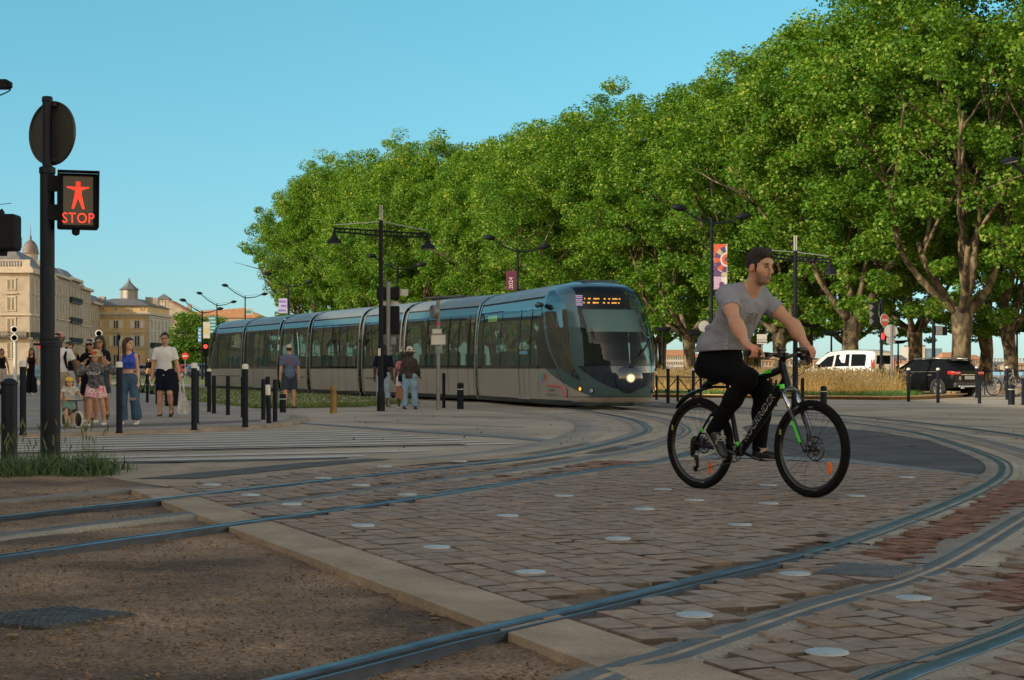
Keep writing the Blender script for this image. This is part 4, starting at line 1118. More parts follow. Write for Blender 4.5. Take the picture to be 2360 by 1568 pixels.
def nose(fr,detail=True):
 nt_,nz_=(150,150)if detail else(60,60)
 ths=[(-PI/2)+PI*i/nt_ for i in range(nt_+1)]
 us=np.linspace(0,1,nz_+1);zs=.10+3.135*us
 pts=[[nose_pt(th,z)for th in ths]for z in zs]
 parts={}
 for j in range(nz_):
  for i in range(nt_):
   q=[pts[j][i],pts[j][i+1],pts[j+1][i+1],pts[j+1][i]]
   zc=(zs[j]+zs[j+1])/2;s_=sum(p[0]for p in q)/4;t=sum(p[1]for p in q)/4
   reg=nose_region(s_,t,zc)
   key=reg
   if reg in('side_window','cab_window','lower_panel','skirt'):key=(reg,t>0)
   parts.setdefault(key,[]).append([(q[0],zs[j]),(q[1],zs[j]),(q[2],zs[j+1]),(q[3],zs[j+1])])
 mm=dict(windscreen=M_SCREEN,front_mask=M_NAVY,nose_shell=M_TEAL,lower_panel=M_BEIGE,skirt=M_SKIRT,bumper=M_BEIGE,side_window=M_GLASS,cab_window=M_BGLOSS)
 res={}
 for key,qs in parts.items():
  nm=key if isinstance(key,str)else key[0]
  ids={};vs=[];fs=[]
  for q in qs:
   f=[]
   for((s_,t),z)in q:
    k=(round(s_,5),round(t,5),round(z,5))
    if k not in ids:ids[k]=len(vs);vs.append(fr.p(s_,t,z))
    f.append(ids[k])
   fs.append(tuple(f))
  mb=MB();mb.add(vs,fs);res[nm]=tb(mb,nm,mm[nm],smooth=True)
 return res
np_=nose(T1);nose(Frame(T2.p(33.5,0,0),-T2.r),False)
mb=MB()
mb.add([T1.p(.55,-.9,.95),T1.p(.55,.9,.95),T1.p(1.5,1.1,1.12),T1.p(1.5,-1.1,1.12),T1.p(1.5,1.1,.3),T1.p(1.5,-1.1,.3)],[(0,1,2,3),(3,2,4,5)])
tb(mb,'dashboard',mat('dashboard',(.03,.034,.038),.6,var=.1))
mb=MB();mb.add([T1.p(3.2,-1.18,.4),T1.p(3.2,1.18,.4),T1.p(3.2,1.0,2.75),T1.p(3.2,-1.0,2.75)],[(0,1,2,3)]);tb(mb,'cab_wall',mat('cab_wall',(.05,.06,.065),.7,var=.1))
mb=MB();mb.add([T1.p(1.05,.70,1.92),T1.p(1.05,-.72,1.92),T1.p(1.6,-.70,2.46),T1.p(1.6,.70,2.46)],[(0,1,2,3)]);tb(mb,'sun_blind',mat('sun_blind',(.36,.43,.42),.8,var=.03))
mb=MB();mb.tube([T1.p(1.03,.74,1.91),T1.p(1.03,-.76,1.91)],.018,8);tb(mb,'blind_bar',M_SHUT)
mb=MB();mb.add([T1.p(1.95,.86,2.50),T1.p(1.95,-.55,2.50),T1.p(1.95,-.5,2.86),T1.p(1.95,.84,2.86)],[(0,1,2,3)]);disp=tb(mb,'destination_display',M_BLACK)
mb=MB()
def dpx(t,z,w,h):mb.add([T1.p(1.935,t+w/2,z-h/2),T1.p(1.935,t-w/2,z-h/2),T1.p(1.935,t-w/2,z+h/2),T1.p(1.935,t+w/2,z+h/2)],[(0,1,2,3)])
for t0,w_ in((.40,.03),(.28,.07),(.15,.05),(.10,.06),(.04,.04),(-.12,.05),(-.24,.05),(-.35,.06),(-.42,.07),(-.51,.04)):
 for zz_ in(2.735,2.635):dpx(t0+.10+(.02 if zz_<2.7 else 0),zz_,w_,.035)
tb(mb,'led_text',emat('led_amber',(1,.38,.05),2.2),disp)
mb=MB()
for k in range(6):dpx(.68,2.575+.046*k,.24,.022)
tb(mb,'line_symbol',emat('led_pale',(.78,.55,.85),1.0),disp)
mb=MB()
for k in range(3):dpx(.68,2.598+.092*k,.24,.012)
tb(mb,'line_symbol_stripes',emat('led_red',(.9,.12,.2),.9),disp)
def lamp(t,z,r_,m,name,depth=.03):
 p,n_=surf(T1,t,z,.002);M_=n_.to_track_quat('Z','Y').to_matrix().to_4x4();M_.translation=p
 mb=MB();mb.lathe([(r_*1.25,0),(r_*1.2,depth*.8),(r_*1.02,depth)],20,M=M_);h=tb(mb,name,M_SILVER if r_>.08 else M_BLACK,smooth=30)
 mb=MB();mb.lathe([(r_*1.02,depth*.9),(r_*.7,depth*1.4),(0,depth*1.6)],20,M=M_);tb(mb,'lens',m,h,smooth=True)
mb=MB();p,n_=surf(T1,0,.77,-.10);M_=n_.to_track_quat('Z','Y').to_matrix().to_4x4();M_.translation=p
mb.lathe([(.36,.02),(.34,.09),(.26,.13),(.13,.15),(0,.152)],28,M=M_);tb(mb,'headlight_boss',M_NAVY,smooth=True)
p,n_=surf(T1,0,.77,.05)
lamp_z=.77
def headlamp():
 p,n_=surf(T1,0,.77,.045);M_=n_.to_track_quat('Z','Y').to_matrix().to_4x4();M_.translation=p
 mb=MB();mb.lathe([(.12,0),(.115,.03),(.095,.035)],24,M=M_);h=tb(mb,'headlight',M_SILVER,smooth=30)
 mb=MB();mb.lathe([(.095,.03),(.07,.045),(0,.05)],20,M=M_);tb(mb,'lens',emat('headlamp_glow',(1,.78,.48),.9),h,smooth=True)
headlamp()
lamp(.93,.51,.045,emat('indicator_glow',(1,.30,.03),2.0),'indicator');lamp(-.93,.51,.045,emat('indicator_glow',(1,.3,.03),2.0),'indicator')
lamp(.76,.47,.055,mat('lamp_grey',(.35,.36,.36),.25,var=.05),'fog_lamp');lamp(-.76,.47,.055,mat('lamp_grey',(.35,.36,.36),.25),'fog_lamp')
mb=MB()
mb.tube([surf(T1,.02,1.04,.06)[0],surf(T1,-.25,1.3,.07)[0],surf(T1,-.55,1.66,.07)[0]],.026,6);mb.tube([surf(T1,-.05,1.04,.05)[0],surf(T1,-.55,1.62,.06)[0]],.018,6)
mb.tube([surf(T1,-.40,2.15,.05)[0],surf(T1,-.50,1.75,.05)[0],surf(T1,-.62,1.12,.05)[0]],.016,6)
tb(mb,'wiper',M_BLACK)
mb=MB();q=T1.p(3.3,1.19,2.62);mb.tube([q,q+T1.n*.16-T1.r*.1,q+T1.n*.2-T1.r*.22],[.05,.085,.04],10);tb(mb,'mirror_camera',M_TEAL,smooth=True)
mb=MB()
for tt in(.42,-.72):mb.tube([surf(T1,tt,.47 if tt>0 else.5,.004)[0],surf(T1,tt,.3,.004)[0],surf(T1,tt,.12,.004)[0]],.007,4)
mb.tube([surf(T1,t_,.335-.02*abs(t_),.003)[0]for t_ in np.linspace(-1.1,1.1,20)],.009,4)
mb.tube([T1.p(float(np.interp(z,LZ,LL))+.17,wz(z)*.985,z)for z in(1.0,)]+[surf(T1,wz(.7)*.93,.7,.004)[0],surf(T1,wz(.45)*.88,.45,.004)[0]],.008,4)
tb(mb,'panel_gaps',M_LINE)
def flank_text(txt,s_,z,size,m,name,parent,spacing=1.0):
 v,f=text_geo(txt,size,.0,spacing)
 w_,tt=nose_pt(PI/2,z)
 t_=None
 best=min((abs(nose_pt(th,z)[0]-s_),th)for th in np.linspace(.9,PI/2,200))[1]if s_<S0 else PI/2
 s1,t1=nose_pt(best,z);s2,t2=nose_pt(max(.5,best-.08),z)
 ax=(fr_ax:=(T1.r*(s2-s1)+T1.n*(t2-t1))).normalized()if s_<S0-.15 else-T1.r
 n_=ax.cross(Vector((0,0,1)))*-1
 n_=Vector((0,0,1)).cross(ax)*-1 if n_.dot(T1.n)<0 else n_
 if n_.dot(T1.n)<0:n_=-n_
 Mx=basis(T1.p(s_,t1,z)+n_*.012,ax,Vector((0,0,1)),n_)
 mb=MB();mb.add(v,f,Mx);return tb(mb,name,m,parent)
logo=flank_text('T',3.42,.77,.30,mat('logo_green',(.03,.55,.16),.5,var=.02),'logo',tram)
flank_text('B',3.17,.77,.30,mat('logo_blue',(.06,.42,.72),.5,var=.02),'letter',logo);flank_text('M',2.88,.77,.30,mat('logo_red',(.75,.03,.06),.5,var=.02),'letter',logo)
flank_text('TRANSPORTS',2.42,.46,.085,mat('logo_grey',(.06,.06,.06),.6,var=.02),'lettering',logo);flank_text('BORDEAUX MÉTROPOLE',2.38,.34,.066,mat('logo_grey',(.06,.06,.06),.6),'lettering',logo)
def fl(s_,z):
 th=min((abs(nose_pt(q,z)[0]-s_),q)for q in np.linspace(.6,PI/2,300))[1];s1,t1=nose_pt(th,z);return T1.p(s1,t1,z)+(T1.n*.8-T1.r*.6).normalized()*.012
mb=MB();mb.tube([fl(2.74,.63),fl(2.70,.58),fl(2.2,.57),fl(1.85,.56),fl(1.72,.50),fl(1.6,.30)],.016,5);tb(mb,'logo_line',mat('logo_red',(.75,.03,.06),.5),logo)
mb=MB();Mx=basis(T1.p(4.85,wz(1.42)+.006,1.42),-T1.r,Vector((0,0,1)),T1.n);mb.quad((-.4,-.04,0),(.4,-.04,0),(.4,.04,0),(-.4,.04,0),Mx);tb(mb,'door_sticker',mat('sticker_blue',(.12,.32,.45),.5,var=.05))
mb=MB();Mx=basis(T1.p(8.4,wz(2.42)-.03,2.42),-T1.r,Vector((0,0,1)),T1.n);mb.quad((-.5,-.09,0),(.5,-.09,0),(.5,.09,0),(-.5,.09,0),Mx);tb(mb,'side_display',emat('side_led',(.42,.62,.08),.35))
mb=MB()
for k in range(5):mb.tube([T2.p(4.9+.25*k,.5-.2*k,3.22),T2.p(5.2+.3*k,.35-.1*k,3.42),T2.p(6.2+.1*k,.2-.15*k,3.30)],.025,5)
mb.tube([T2.p(3.2,.3,3.27),T2.p(6.6,.3,3.33)],.04,6);mb.tube([T2.p(3.2,-.3,3.27),T2.p(6.6,-.3,3.33)],.04,6);tb(mb,'roof_gear',M_BLACK)
mb=MB();Mx=basis(T1.p(2.2,-.05,3.15),T1.r,T1.n,Vector((0,0,1)))
mb.bbox((.8,0,.03),(1.3,.9,.09),.03,Mx);tb(mb,'roof_vent',M_SKIRT)
for(fr,c)in((T1,6.8),(T2,3.2),(T2,13.2),(T2,23),(T2,28.2)):
 mb=MB()
 for sd in(1,-1):
  for e in(-.85,.85):
   Mx=basis(fr.p(c+e,sd*.72,.30),fr.r,Vector((0,0,1)),fr.n);mb.lathe([(.29,-.06),(.29,.06),(0,.06)],18,M=Mx)
 mb.add([fr.p(c-1.5,1.0,.06),fr.p(c+1.5,1.0,.06),fr.p(c+1.5,-1.0,.06),fr.p(c-1.5,-1.0,.06)],[(0,1,2,3)])
 tb(mb,'bogie',M_BLACK)
for o in LOC:o.data.transform(Matrix.Translation(-tram.location))
# ------------------ street furniture
M_POST=mat('dark_blue_post',(.008,.011,.02),.6,.0,var=.15,vscale=4,spec=.15)
M_POLE=mat('signal_pole_paint',(.006,.011,.024),.5,.0,var=.25,vscale=3,bump=.15,bscale=30,spec=.22)
M_CAP=mat('white_cap',(.60,.58,.55),.6,var=.08)
M_GREYP=mat('grey_post',(.20,.205,.215),.5,.4,var=.12,vscale=3)
M_ALU=mat('sign_back',(.42,.43,.44),.45,.5,var=.1,vscale=3)
M_ALUD=mat('dark_sign_back',(.045,.045,.042),.5,.3,var=.15,vscale=2)
M_GOLD=mat('gilded_post',(.26,.145,.04),.5,.4,var=.2,vscale=3)
M_SIGBOX=mat('signal_black',(.007,.008,.012),.6,var=.15,spec=.15)
PAVE_Z=.055
def zpave(x,y):return PAVE_Z if in_poly(x,y,PLZ)else 0.0
def post_thing(x,ytop,ybase,r,label,cap=None,group='bollards along the crossing',tilt=0,top='flat'):
 p=G(x,ybase);z0=zpave(p.x,p.y)
 if z0:p=G(x,ybase,z0)
 h=1+(HY-ytop)/F*p.y-z0
 t=thing('bollard',label,'bollard',(p.x,p.y,z0),0,group)
 mb=MB()
 top_=[(r,h-.02),(r*.8,h),(0,h)]if top=='flat' else[(r,h-r*.9),(r*.85,h-r*.4),(r*.5,h-r*.08),(0,h)]
 if cap:
  mb.lathe([(r*1.25,0),(r*1.25,.015),(r,.02),(r,h-cap)],14);mb.build('post',M_POST,t,smooth=40)
  mb=MB();mb.lathe([(r*1.08,h-cap),(r*1.12,h-.03),(r*.9,h-.005),(0,h)],14);mb.build('white_cap',M_CAP,t,smooth=40)
 else:
  mb.lathe([(r*1.2,0),(r*1.2,.015),(r,.02),(r,h*.78),(r,h-(.03 if top=='flat' else r))]+top_,16);mb.build('post',M_POST,t,smooth=40)
 t.rotation_euler=(0,tilt,0)
 return t,h
B=post_thing
B(52.9,831.7,1003.6,.046,'tall white-capped bollard between the left edge and the big signal pole',.085)
B(275,833.5,998.6,.046,'white-capped bollard in front of the woman in the blue top',.085)
B(447.5,836,991.6,.046,'white-capped bollard right of the man in the white T-shirt',.085)
B(453,843,976,.044,'white-capped bollard half hidden behind another, right of the white T-shirt',.08)
B(565.2,838.7,985,.048,'white-capped bollard standing tallest in the group before the tram',.085)
B(482,850,949.5,.046,'plain dark bollard at the left end of the group before the tram',.06)
for x,a,b,lb in((493.3,865.7,953.3,'short plain bollard second from left before the tram'),(525.4,867,957,'short plain bollard on its own before the rear of the tram'),(559.8,868.5,961.8,'short bollard just left of and behind the tall capped one'),(607,874,967.5,'short bollard left of the leaning stickered one'),(634,874.8,972.3,'short bollard right of the leaning stickered one'),(1022.8,860,941,'slim bollard beside the grey sign post')):
 B(x,a,b,.042,lb)
t,h=B(619.8,868,976.5,.042,'leaning bollard with a white sticker near its top',tilt=math.radians(-1.6))
mb=MB();mb.lathe([(.0435,h-.32),(.0435,h-.14)],14);mb.build('sticker',M_CAP,t)
B(966,838.7,911,.05,'white-capped bollard by the hand of the woman in the sun hat',.075)
def fat(x,a,b,lb,m=None,band=True):
 p=G(x,b);z0=zpave(p.x,p.y);p=G(x,b,z0)if z0 else p
 h=1+(HY-a)/F*p.y-z0;r=7.6/F*p.y
 t=thing('bollard',lb,'bollard',(p.x,p.y,z0),0,'thick round bollards')
 mb=MB();mb.lathe([(r,0),(r,h*.74),(r*.985,h*.75),(r*.985,h*.765),(r,h*.775),(r,h-r*.5),(r*.9,h-r*.2),(r*.6,h-.01),(0,h)],20);mb.build('post',m or M_POST,t,smooth=40)
 if band:mb=MB();mb.lathe([(r*1.01,h*.735),(r*1.01,h*.765)],20);mb.build('white_band',M_CAP,t)
fat(651.9,907.5,956.7,'thick dark bollard with a white band, by the man in the cap');fat(768.4,888.4,953.2,'thick gold-coloured bollard alone on the pavement',M_GOLD,False);fat(1061,882,943,'thick dark bollard in front of the first tram joint')
fat(1898.3,889.5,941.2,'thick dark bollard above the front wheel of the bicycle');fat(2331,885.6,933.9,'thick dark bollard near the right edge')
for x,a,b,c,lb in((1849.8,871.4,932,None,'plain slim bollard right of the bicycle fork'),(2093.9,848,926.2,.07,'white-capped bollard before the golden grass, left of the black car'),(2161.9,848,928.7,.07,'white-capped bollard before the rear wheel of the black car'),(2251,844.2,917.9,.07,'white-capped bollard before the number plate of the black car'),(2257.5,867.5,930.8,None,'plain slim bollard before the tail of the black car'),(2320.8,844.2,921.8,.07,'white-capped bollard before the parked bicycles'),(2358.5,872,934,None,'slim bollard cut by the right edge'),(1539.7,844.2,930.8,.07,'white-capped bollard just right of the tram nose'),(1598,849,922,.07,'white-capped bollard behind the mudguard of the bicycle'),(1776,872,934,None,'slim bollard behind the bicycle down tube')):
 B(x,a,b,.05,lb,c)
p=G(21.3,1070);t=thing('barrier_post','stout dark post with a domed cap and side rail at the left edge','barrier',(p.x,p.y,0))
h=1+(HY-872)/F*p.y;r=.083
mb=MB();mb.lathe([(r,0),(r,h-.07),(r*1.12,h-.065),(r*1.12,h-.04),(r*.9,h-.03),(r*.5,h-.005),(0,h)],24);mb.build('post',M_POLE,t,smooth=40)
mb=MB();mb.cyl((-.05,0,h-.14),(-1.4,-.1,h-.14),.032,n=12);mb.build('rail',M_POLE,t,smooth=40)
mb=MB();mb.cyl((-1.4,-.1,0),(-1.4,-.1,h-.1),.07,n=16);mb.build('post',M_POLE,t,smooth=40)
def vbarrier(pts,ytops,label):
 ps=[G(*p)for p in pts]
 t=thing('barrier',label,'barrier',ps[0],0,'low dark barriers with V braces');o=ps[0]
 hs=[1+(HY-yt)/F*p.y for p,yt in zip(ps,ytops)]
 for p,h in zip(ps,hs):
  mb=MB();q=p-o;mb.cyl((q.x,q.y,0),(q.x,q.y,h),.04,n=8);mb.build('post',M_POST,t)
 for i in range(len(ps)-1):
  a=ps[i]-o;b=ps[i+1]-o;ha,hb=hs[i]-.05,hs[i+1]-.05
  mb=MB();up=Vector((0,0,1))
  mb.tube([a+up*ha,b+up*hb],.02,6);mb.tube([a+up*ha*.4,b+up*hb*.4],.018,6);m_=(a+b)/2
  mb.tube([a+up*ha,m_+up*ha*.42],.016,6);mb.tube([b+up*hb,m_+up*hb*.42],.016,6)
  mb.box(m_+up*ha*.43,(.1,.03,.1));mb.build('brace_panel',M_POST,t)
vbarrier([(1513,921.8),(1562,926),(1615,925)],(865,865.5,866),'low V-braced barrier between the tram nose and the cyclist')
vbarrier([(318.4,929),(339.5,932.7),(361.5,936)],(860,861.5,862),'low V-braced barrier between the woman in blue and the man in white')
bp_=G(116,1078);Yp=bp_.y
t=thing('signal_pole','big dark pole with a round sign back and a lit red STOP pedestrian signal','signal pole',(bp_.x,bp_.y,0))
def zy(y):return HC+(HY-y)/F*Yp
rL=22.5/F*Yp;rU=16.5/F*Yp;rT=11/F*Yp
dxm=-7/F*Yp
mb=MB();mb.lathe([(rL*1.02,-.02),(rL,.03),(rL,zy(796)),(rL*1.02,zy(792))],28);mb.build('lower_pole',M_POLE,t,smooth=40)
mb=MB();mb.lathe([(rL*1.18,zy(797)),(rL*1.18,zy(793)),(rL*.98,zy(791)),(rL*.95,zy(784)),(rL*1.05,zy(783)),(rL*1.05,zy(780)),(rU,zy(779))],28,(dxm*.4,0,0));mb.cyl((-rL*1.7,0,zy(794)),(-rL*.9,0,zy(794)),.012,n=8);mb.build('collar',M_POLE,t,smooth=40)
mb=MB();mb.lathe([(rU,zy(780)),(rU,zy(402)),(rU*1.12,zy(400)),(rU*1.12,zy(387)),(rU*.9,zy(385)),(rT,zy(384)),(rT,zy(236)),(rT*1.12,zy(235)),(rT*1.12,zy(226)),(rT*.95,zy(223)),(0,zy(223))],28,(dxm,0,0));mb.build('upper_pole',M_POLE,t,smooth=40)
sgn=Matrix.Translation(Vector((.0-.3/F*Yp,-.055+.12,zy(306))))@Matrix.Rotation(math.radians(-32),4,'Z')@Matrix.Rotation(PI/2,4,'X')
R_=75/F*Yp
mb=MB();mb.lathe([(0,0),(R_*.93,0),(R_*.95,.012),(R_*.985,.016),(R_,.0),(R_*.985,-.02),(0,-.022)],48,M=sgn);sd_=mb.build('sign_disc',M_ALUD,t,smooth=40)
for k in(-1,1):mb=MB();mb.box((0,k*R_*.86,.03),(R_*.55,.03,.04),sgn);mb.build('clamp',M_ALUD,t)
sc_=Matrix.Translation(Vector(((181-116)/F*Yp,-.02,zy(465))))@Matrix.Rotation(math.radians(17),4,'Z')
w_=92/F*Yp;hh=128/F*Yp
mb=MB();mb.bbox((0,.05,0),(w_,.17,hh),.02,sc_);box_=mb.build('signal_head',M_SIGBOX,t)
mb=MB()
for sx in(-1,1):mb.add([(sx*w_*.5,-.035,hh*.5),(sx*w_*.47,-.035,hh*.5),(sx*w_*.47,-.20,hh*.52),(sx*w_*.5,-.20,hh*.52),(sx*w_*.5,-.035,-hh*.47),(sx*w_*.47,-.035,-hh*.47),(sx*w_*.47,-.09,-hh*.47),(sx*w_*.5,-.09,-hh*.47)],[(0,1,2,3),(4,7,6,5),(0,3,7,4),(1,5,6,2),(3,2,6,7)],sc_)
mb.box((0,-.115,hh*.51),(w_,.17,.012),sc_);mb.build('visor',M_SIGBOX,box_)
mb=MB();mb.quad((-w_*.36,-.038,-hh*.43),(w_*.36,-.038,-hh*.43),(w_*.36,-.038,hh*.44),(-w_*.36,-.038,hh*.44),sc_);mb.build('lens_panel',mat('signal_lens',(.012,.013,.014),.25,var=.2,vscale=8),box_)
M_LED=emat('signal_red',(1,.045,.02),1.25)
man=[(-.5,.16),(-.15,.14),(.15,.14),(.5,.16),(.5,.12),(.13,.0),(.16,-.22),(.29,-.78),(.20,-.8),(.02,-.36),(-.02,-.36),(-.20,-.8),(-.29,-.78),(-.16,-.22),(-.13,0),(-.5,.12)]
S_=hh*.42;poly=[(x*S_*.92,y*S_+hh*.19)for x,y in man]
fig=MB();xs_,ys_=[p[0]for p in poly],[p[1]for p in poly];st_=.0105
y=min(ys_)
while y<=max(ys_):
 x=min(xs_)
 while x<=max(xs_):
  if in_poly(x,y,poly):fig.lathe([(st_*.45,0),(st_*.3,.004),(0,.005)],6,M=sc_@Matrix.Translation((x,-.04,y))@Matrix.Rotation(PI/2,4,'X'))
  x+=st_
 y+=st_
for k in range(9):
 for j in range(9):
  x=(k-4)*st_*.9;y_=(j-4)*st_*1.05
  if math.hypot(x/1.0,y_/1.15)<S_*.115:fig.lathe([(st_*.45,0),(st_*.3,.004),(0,.005)],6,M=sc_@Matrix.Translation((x,-.04,y_+hh*.19+S_*.27))@Matrix.Rotation(PI/2,4,'X'))
fig.add([(*(p[0],-.0392,p[1]),)for p in poly],[tuple(range(len(poly)))],sc_)
fig.build('red_figure',M_LED,box_)
v,f=text_geo('STOP',hh*.265,.002,1.06);v=[(a*.86,-.041-c,b-hh*.315)for a,b,c in v]
mb=MB();mb.add(v,f,sc_);mb.build('lettering',M_LED,box_)
for z in(425,491):mb=MB();mb.box((-w_*.5-.03,.03,(465-z)/F*Yp),(.12,.06,36/F*Yp),sc_);mb.build('bracket',M_SIGBOX,t)
mb=MB();mb.lathe([(.035,.0),(.042,-.02),(.035,-.05),(.015,-.062),(0,-.065)],14,M=sc_@Matrix.Translation((-.02,.03,-hh*.5)));mb.build('button',M_SIGBOX,box_)
def blades(name,pts,hmin,hmax,w,m,label,cat,seed,lean=.35,ears=0,flowers=None,segs=3,clump=0):
 r=np.random.default_rng(seed);n=len(pts);P0=np.asarray(pts,float)
 h=r.uniform(hmin,hmax,n)*(1 if not clump else.72+.5*(.5+.5*fbm(P0[:,0],P0[:,1],clump,2,seed)));th=r.uniform(0,2*PI,n);ln=np.abs(r.normal(0,lean,n))*h;fa=r.uniform(0,2*PI,n)
 V_=[];ww=w*r.uniform(.6,1.3,n)
 for k in range(segs+1):
  u=k/segs;c=P0+np.stack([np.cos(th)*ln*u*u,np.sin(th)*ln*u*u,h*u*(1-.18*u*(ln/h))],-1)
  if k<segs:
   o_=np.stack([np.cos(fa),np.sin(fa),0*fa],-1)*(ww*(1-.75*u))[:,None]*.5;V_+=[c-o_,c+o_]
  else:V_.append(c)
 kk=len(V_);Vv=np.stack(V_,1).reshape(-1,3);F_=[]
 b=np.arange(n)*kk
 for k in range(segs-1):F_+=[np.stack([b+2*k,b+2*k+1,b+2*k+3],-1),np.stack([b+2*k,b+2*k+3,b+2*k+2],-1)]
 F_.append(np.stack([b+2*segs-2,b+2*segs-1,b+2*segs],-1))
 Ff=np.concatenate(F_);mi=np.zeros(len(Ff),int);ms=[m]
 if ears:
  k=r.random(n)<ears;c=Vv.reshape(n,kk,3)[k,-1];q=len(c);s_=r.uniform(.6,1.2,(q,1));d_=np.stack([np.cos(th[k])*.4,np.sin(th[k])*.4,np.ones(q)],-1)
  rad=w*1.5;L_=.085 if hmax<.7 else.11
  e=[c-d_*.01,c+d_*L_*.4*s_+np.array([rad,0,0]),c+d_*L_*.4*s_+np.array([-rad,0,0]),c+d_*L_*.4*s_+np.array([0,rad,0]),c+d_*L_*s_]
  E=np.stack(e,1).reshape(-1,3);bb=np.arange(q)*5+len(Vv)
  FE=np.concatenate([np.stack([bb,bb+1,bb+2],-1),np.stack([bb+1,bb+4,bb+2],-1),np.stack([bb,bb+3,bb+1],-1),np.stack([bb+3,bb+4,bb+1],-1)])
  Vv=np.concatenate([Vv,E]);Ff=np.concatenate([Ff,FE]);mi=np.concatenate([mi,np.ones(len(FE),int)]);ms=[m,flowers or m]
 o=np_obj(name,Vv,Ff,ms,matidx=mi);return tag(o,label,cat,kind='stuff')
M_WEED=mat('weed_green',(.06,.115,.03),.6,var=.3,vscale=7,col2=(.035,.075,.02));M_EAR=mat('grass_ear',(.10,.13,.045),.7,var=.2,vscale=9)
wr=random.Random(4);c0=G(100,1092)
tuf=[(c0.x+wr.uniform(-.75,.62),c0.y+wr.uniform(-.55,.55),wr.uniform(.05,.16))for _ in range(34)]
def tufts(n,k=1.0):
 o_=[]
 while len(o_)<n:
  a,b,r_=wr.choice(tuf);x=wr.gauss(a,r_*k);y=wr.gauss(b,r_*k)
  if y>12.7 and(x-bp_.x)**2+(y-bp_.y)**2>.02:o_.append((x,y,.005))
 return o_
blades('weeds',tufts(2300),.02,.22,.011,M_WEED,'green weeds and grass growing round the foot of the signal pole','weeds',3,.8,clump=7)
blades('weeds',tufts(500,.8),.08,.22,.026,mat('weed_leaf',(.05,.10,.03),.55,var=.3,vscale=9),'broad leaved low weeds among the grass at the pole foot','weeds',9,.9)
blades('wild_barley',tufts(150,.9),.2,.48,.006,M_WEED,'taller wild grasses with seed ears round the signal pole','weeds',5,.28,.55,M_EAR)
pebbles('leaf_litter',[(wr.gauss(c0.x+.1,.55),wr.uniform(11.9,13.6),.012)for _ in range(260)],.008,.03,mat('dry_leaf',(.26,.16,.08),.9,var=.3,vscale=6),'dry brown leaves scattered on the dirt before the weeds','leaves',3,.12)
lp=[]
for cx_,cy_,n_ in((620,1262,16),(760,1300,14),(900,1360,10),(100,1470,12),(260,1440,12),(1010,1420,8),(700,1310,8)):
 for _ in range(n_):
  q=G(cx_+wr.gauss(0,45),cy_+wr.gauss(0,9));lp.append((q.x,q.y,bed_z(q.x,q.y)+.012))
pebbles('leaf_litter',lp,.010,.032,mat('dry_leaf',(.26,.16,.08),.9),'dry leaves lying in the gravel bed along the stone border','leaves',8,.14)
Ye=14.0
p0=P(-40,850,Ye);t=thing('traffic_light','black traffic light cut by the left edge, with a camera arm above it','traffic light',(p0.x,Ye,0))
def lx(x):return(x+40)/F*Ye
def lz(y):return HC+(HY-y)/F*Ye
mb=MB();mb.cyl((0,0,0),(0,0,lz(150)),.075,n=18);mb.build('pole',M_POLE,t,smooth=40)
mb=MB();mb.bbox((lx(12),0,lz(537)),(62/F*Ye,.2,84/F*Ye),.025);mb.lathe([(.03,0),(.022,.03),(.008,.05),(0,.055)],10,(lx(4),0,lz(496)));mb.lathe([(.045,-.04),(.05,0)],12,(lx(4),0,lz(579)));mb.build('signal_head',M_SIGBOX,t)
mb=MB();mb.tube([(lx(-5),-.02,lz(472.5)),(lx(28),-.02,lz(469.5))],.0028,5);mb.build('antenna',M_SIGBOX,t)
mb=MB();mb.bbox((lx(-4),0,lz(195)),(46/F*Ye,.1,21/F*Ye),.006);mb.bbox((lx(21),0,lz(196)),(12/F*Ye,.06,14/F*Ye),.006);mb.build('camera_arm',M_SIGBOX,t)
mb=MB();mb.tube([(lx(25),0,lz(200)),(lx(23),0,lz(209)),(lx(14),0,lz(214)),(lx(2),0,lz(219)),(lx(-14),0,lz(226))],.006,6);mb.build('cable',M_SIGBOX,t)
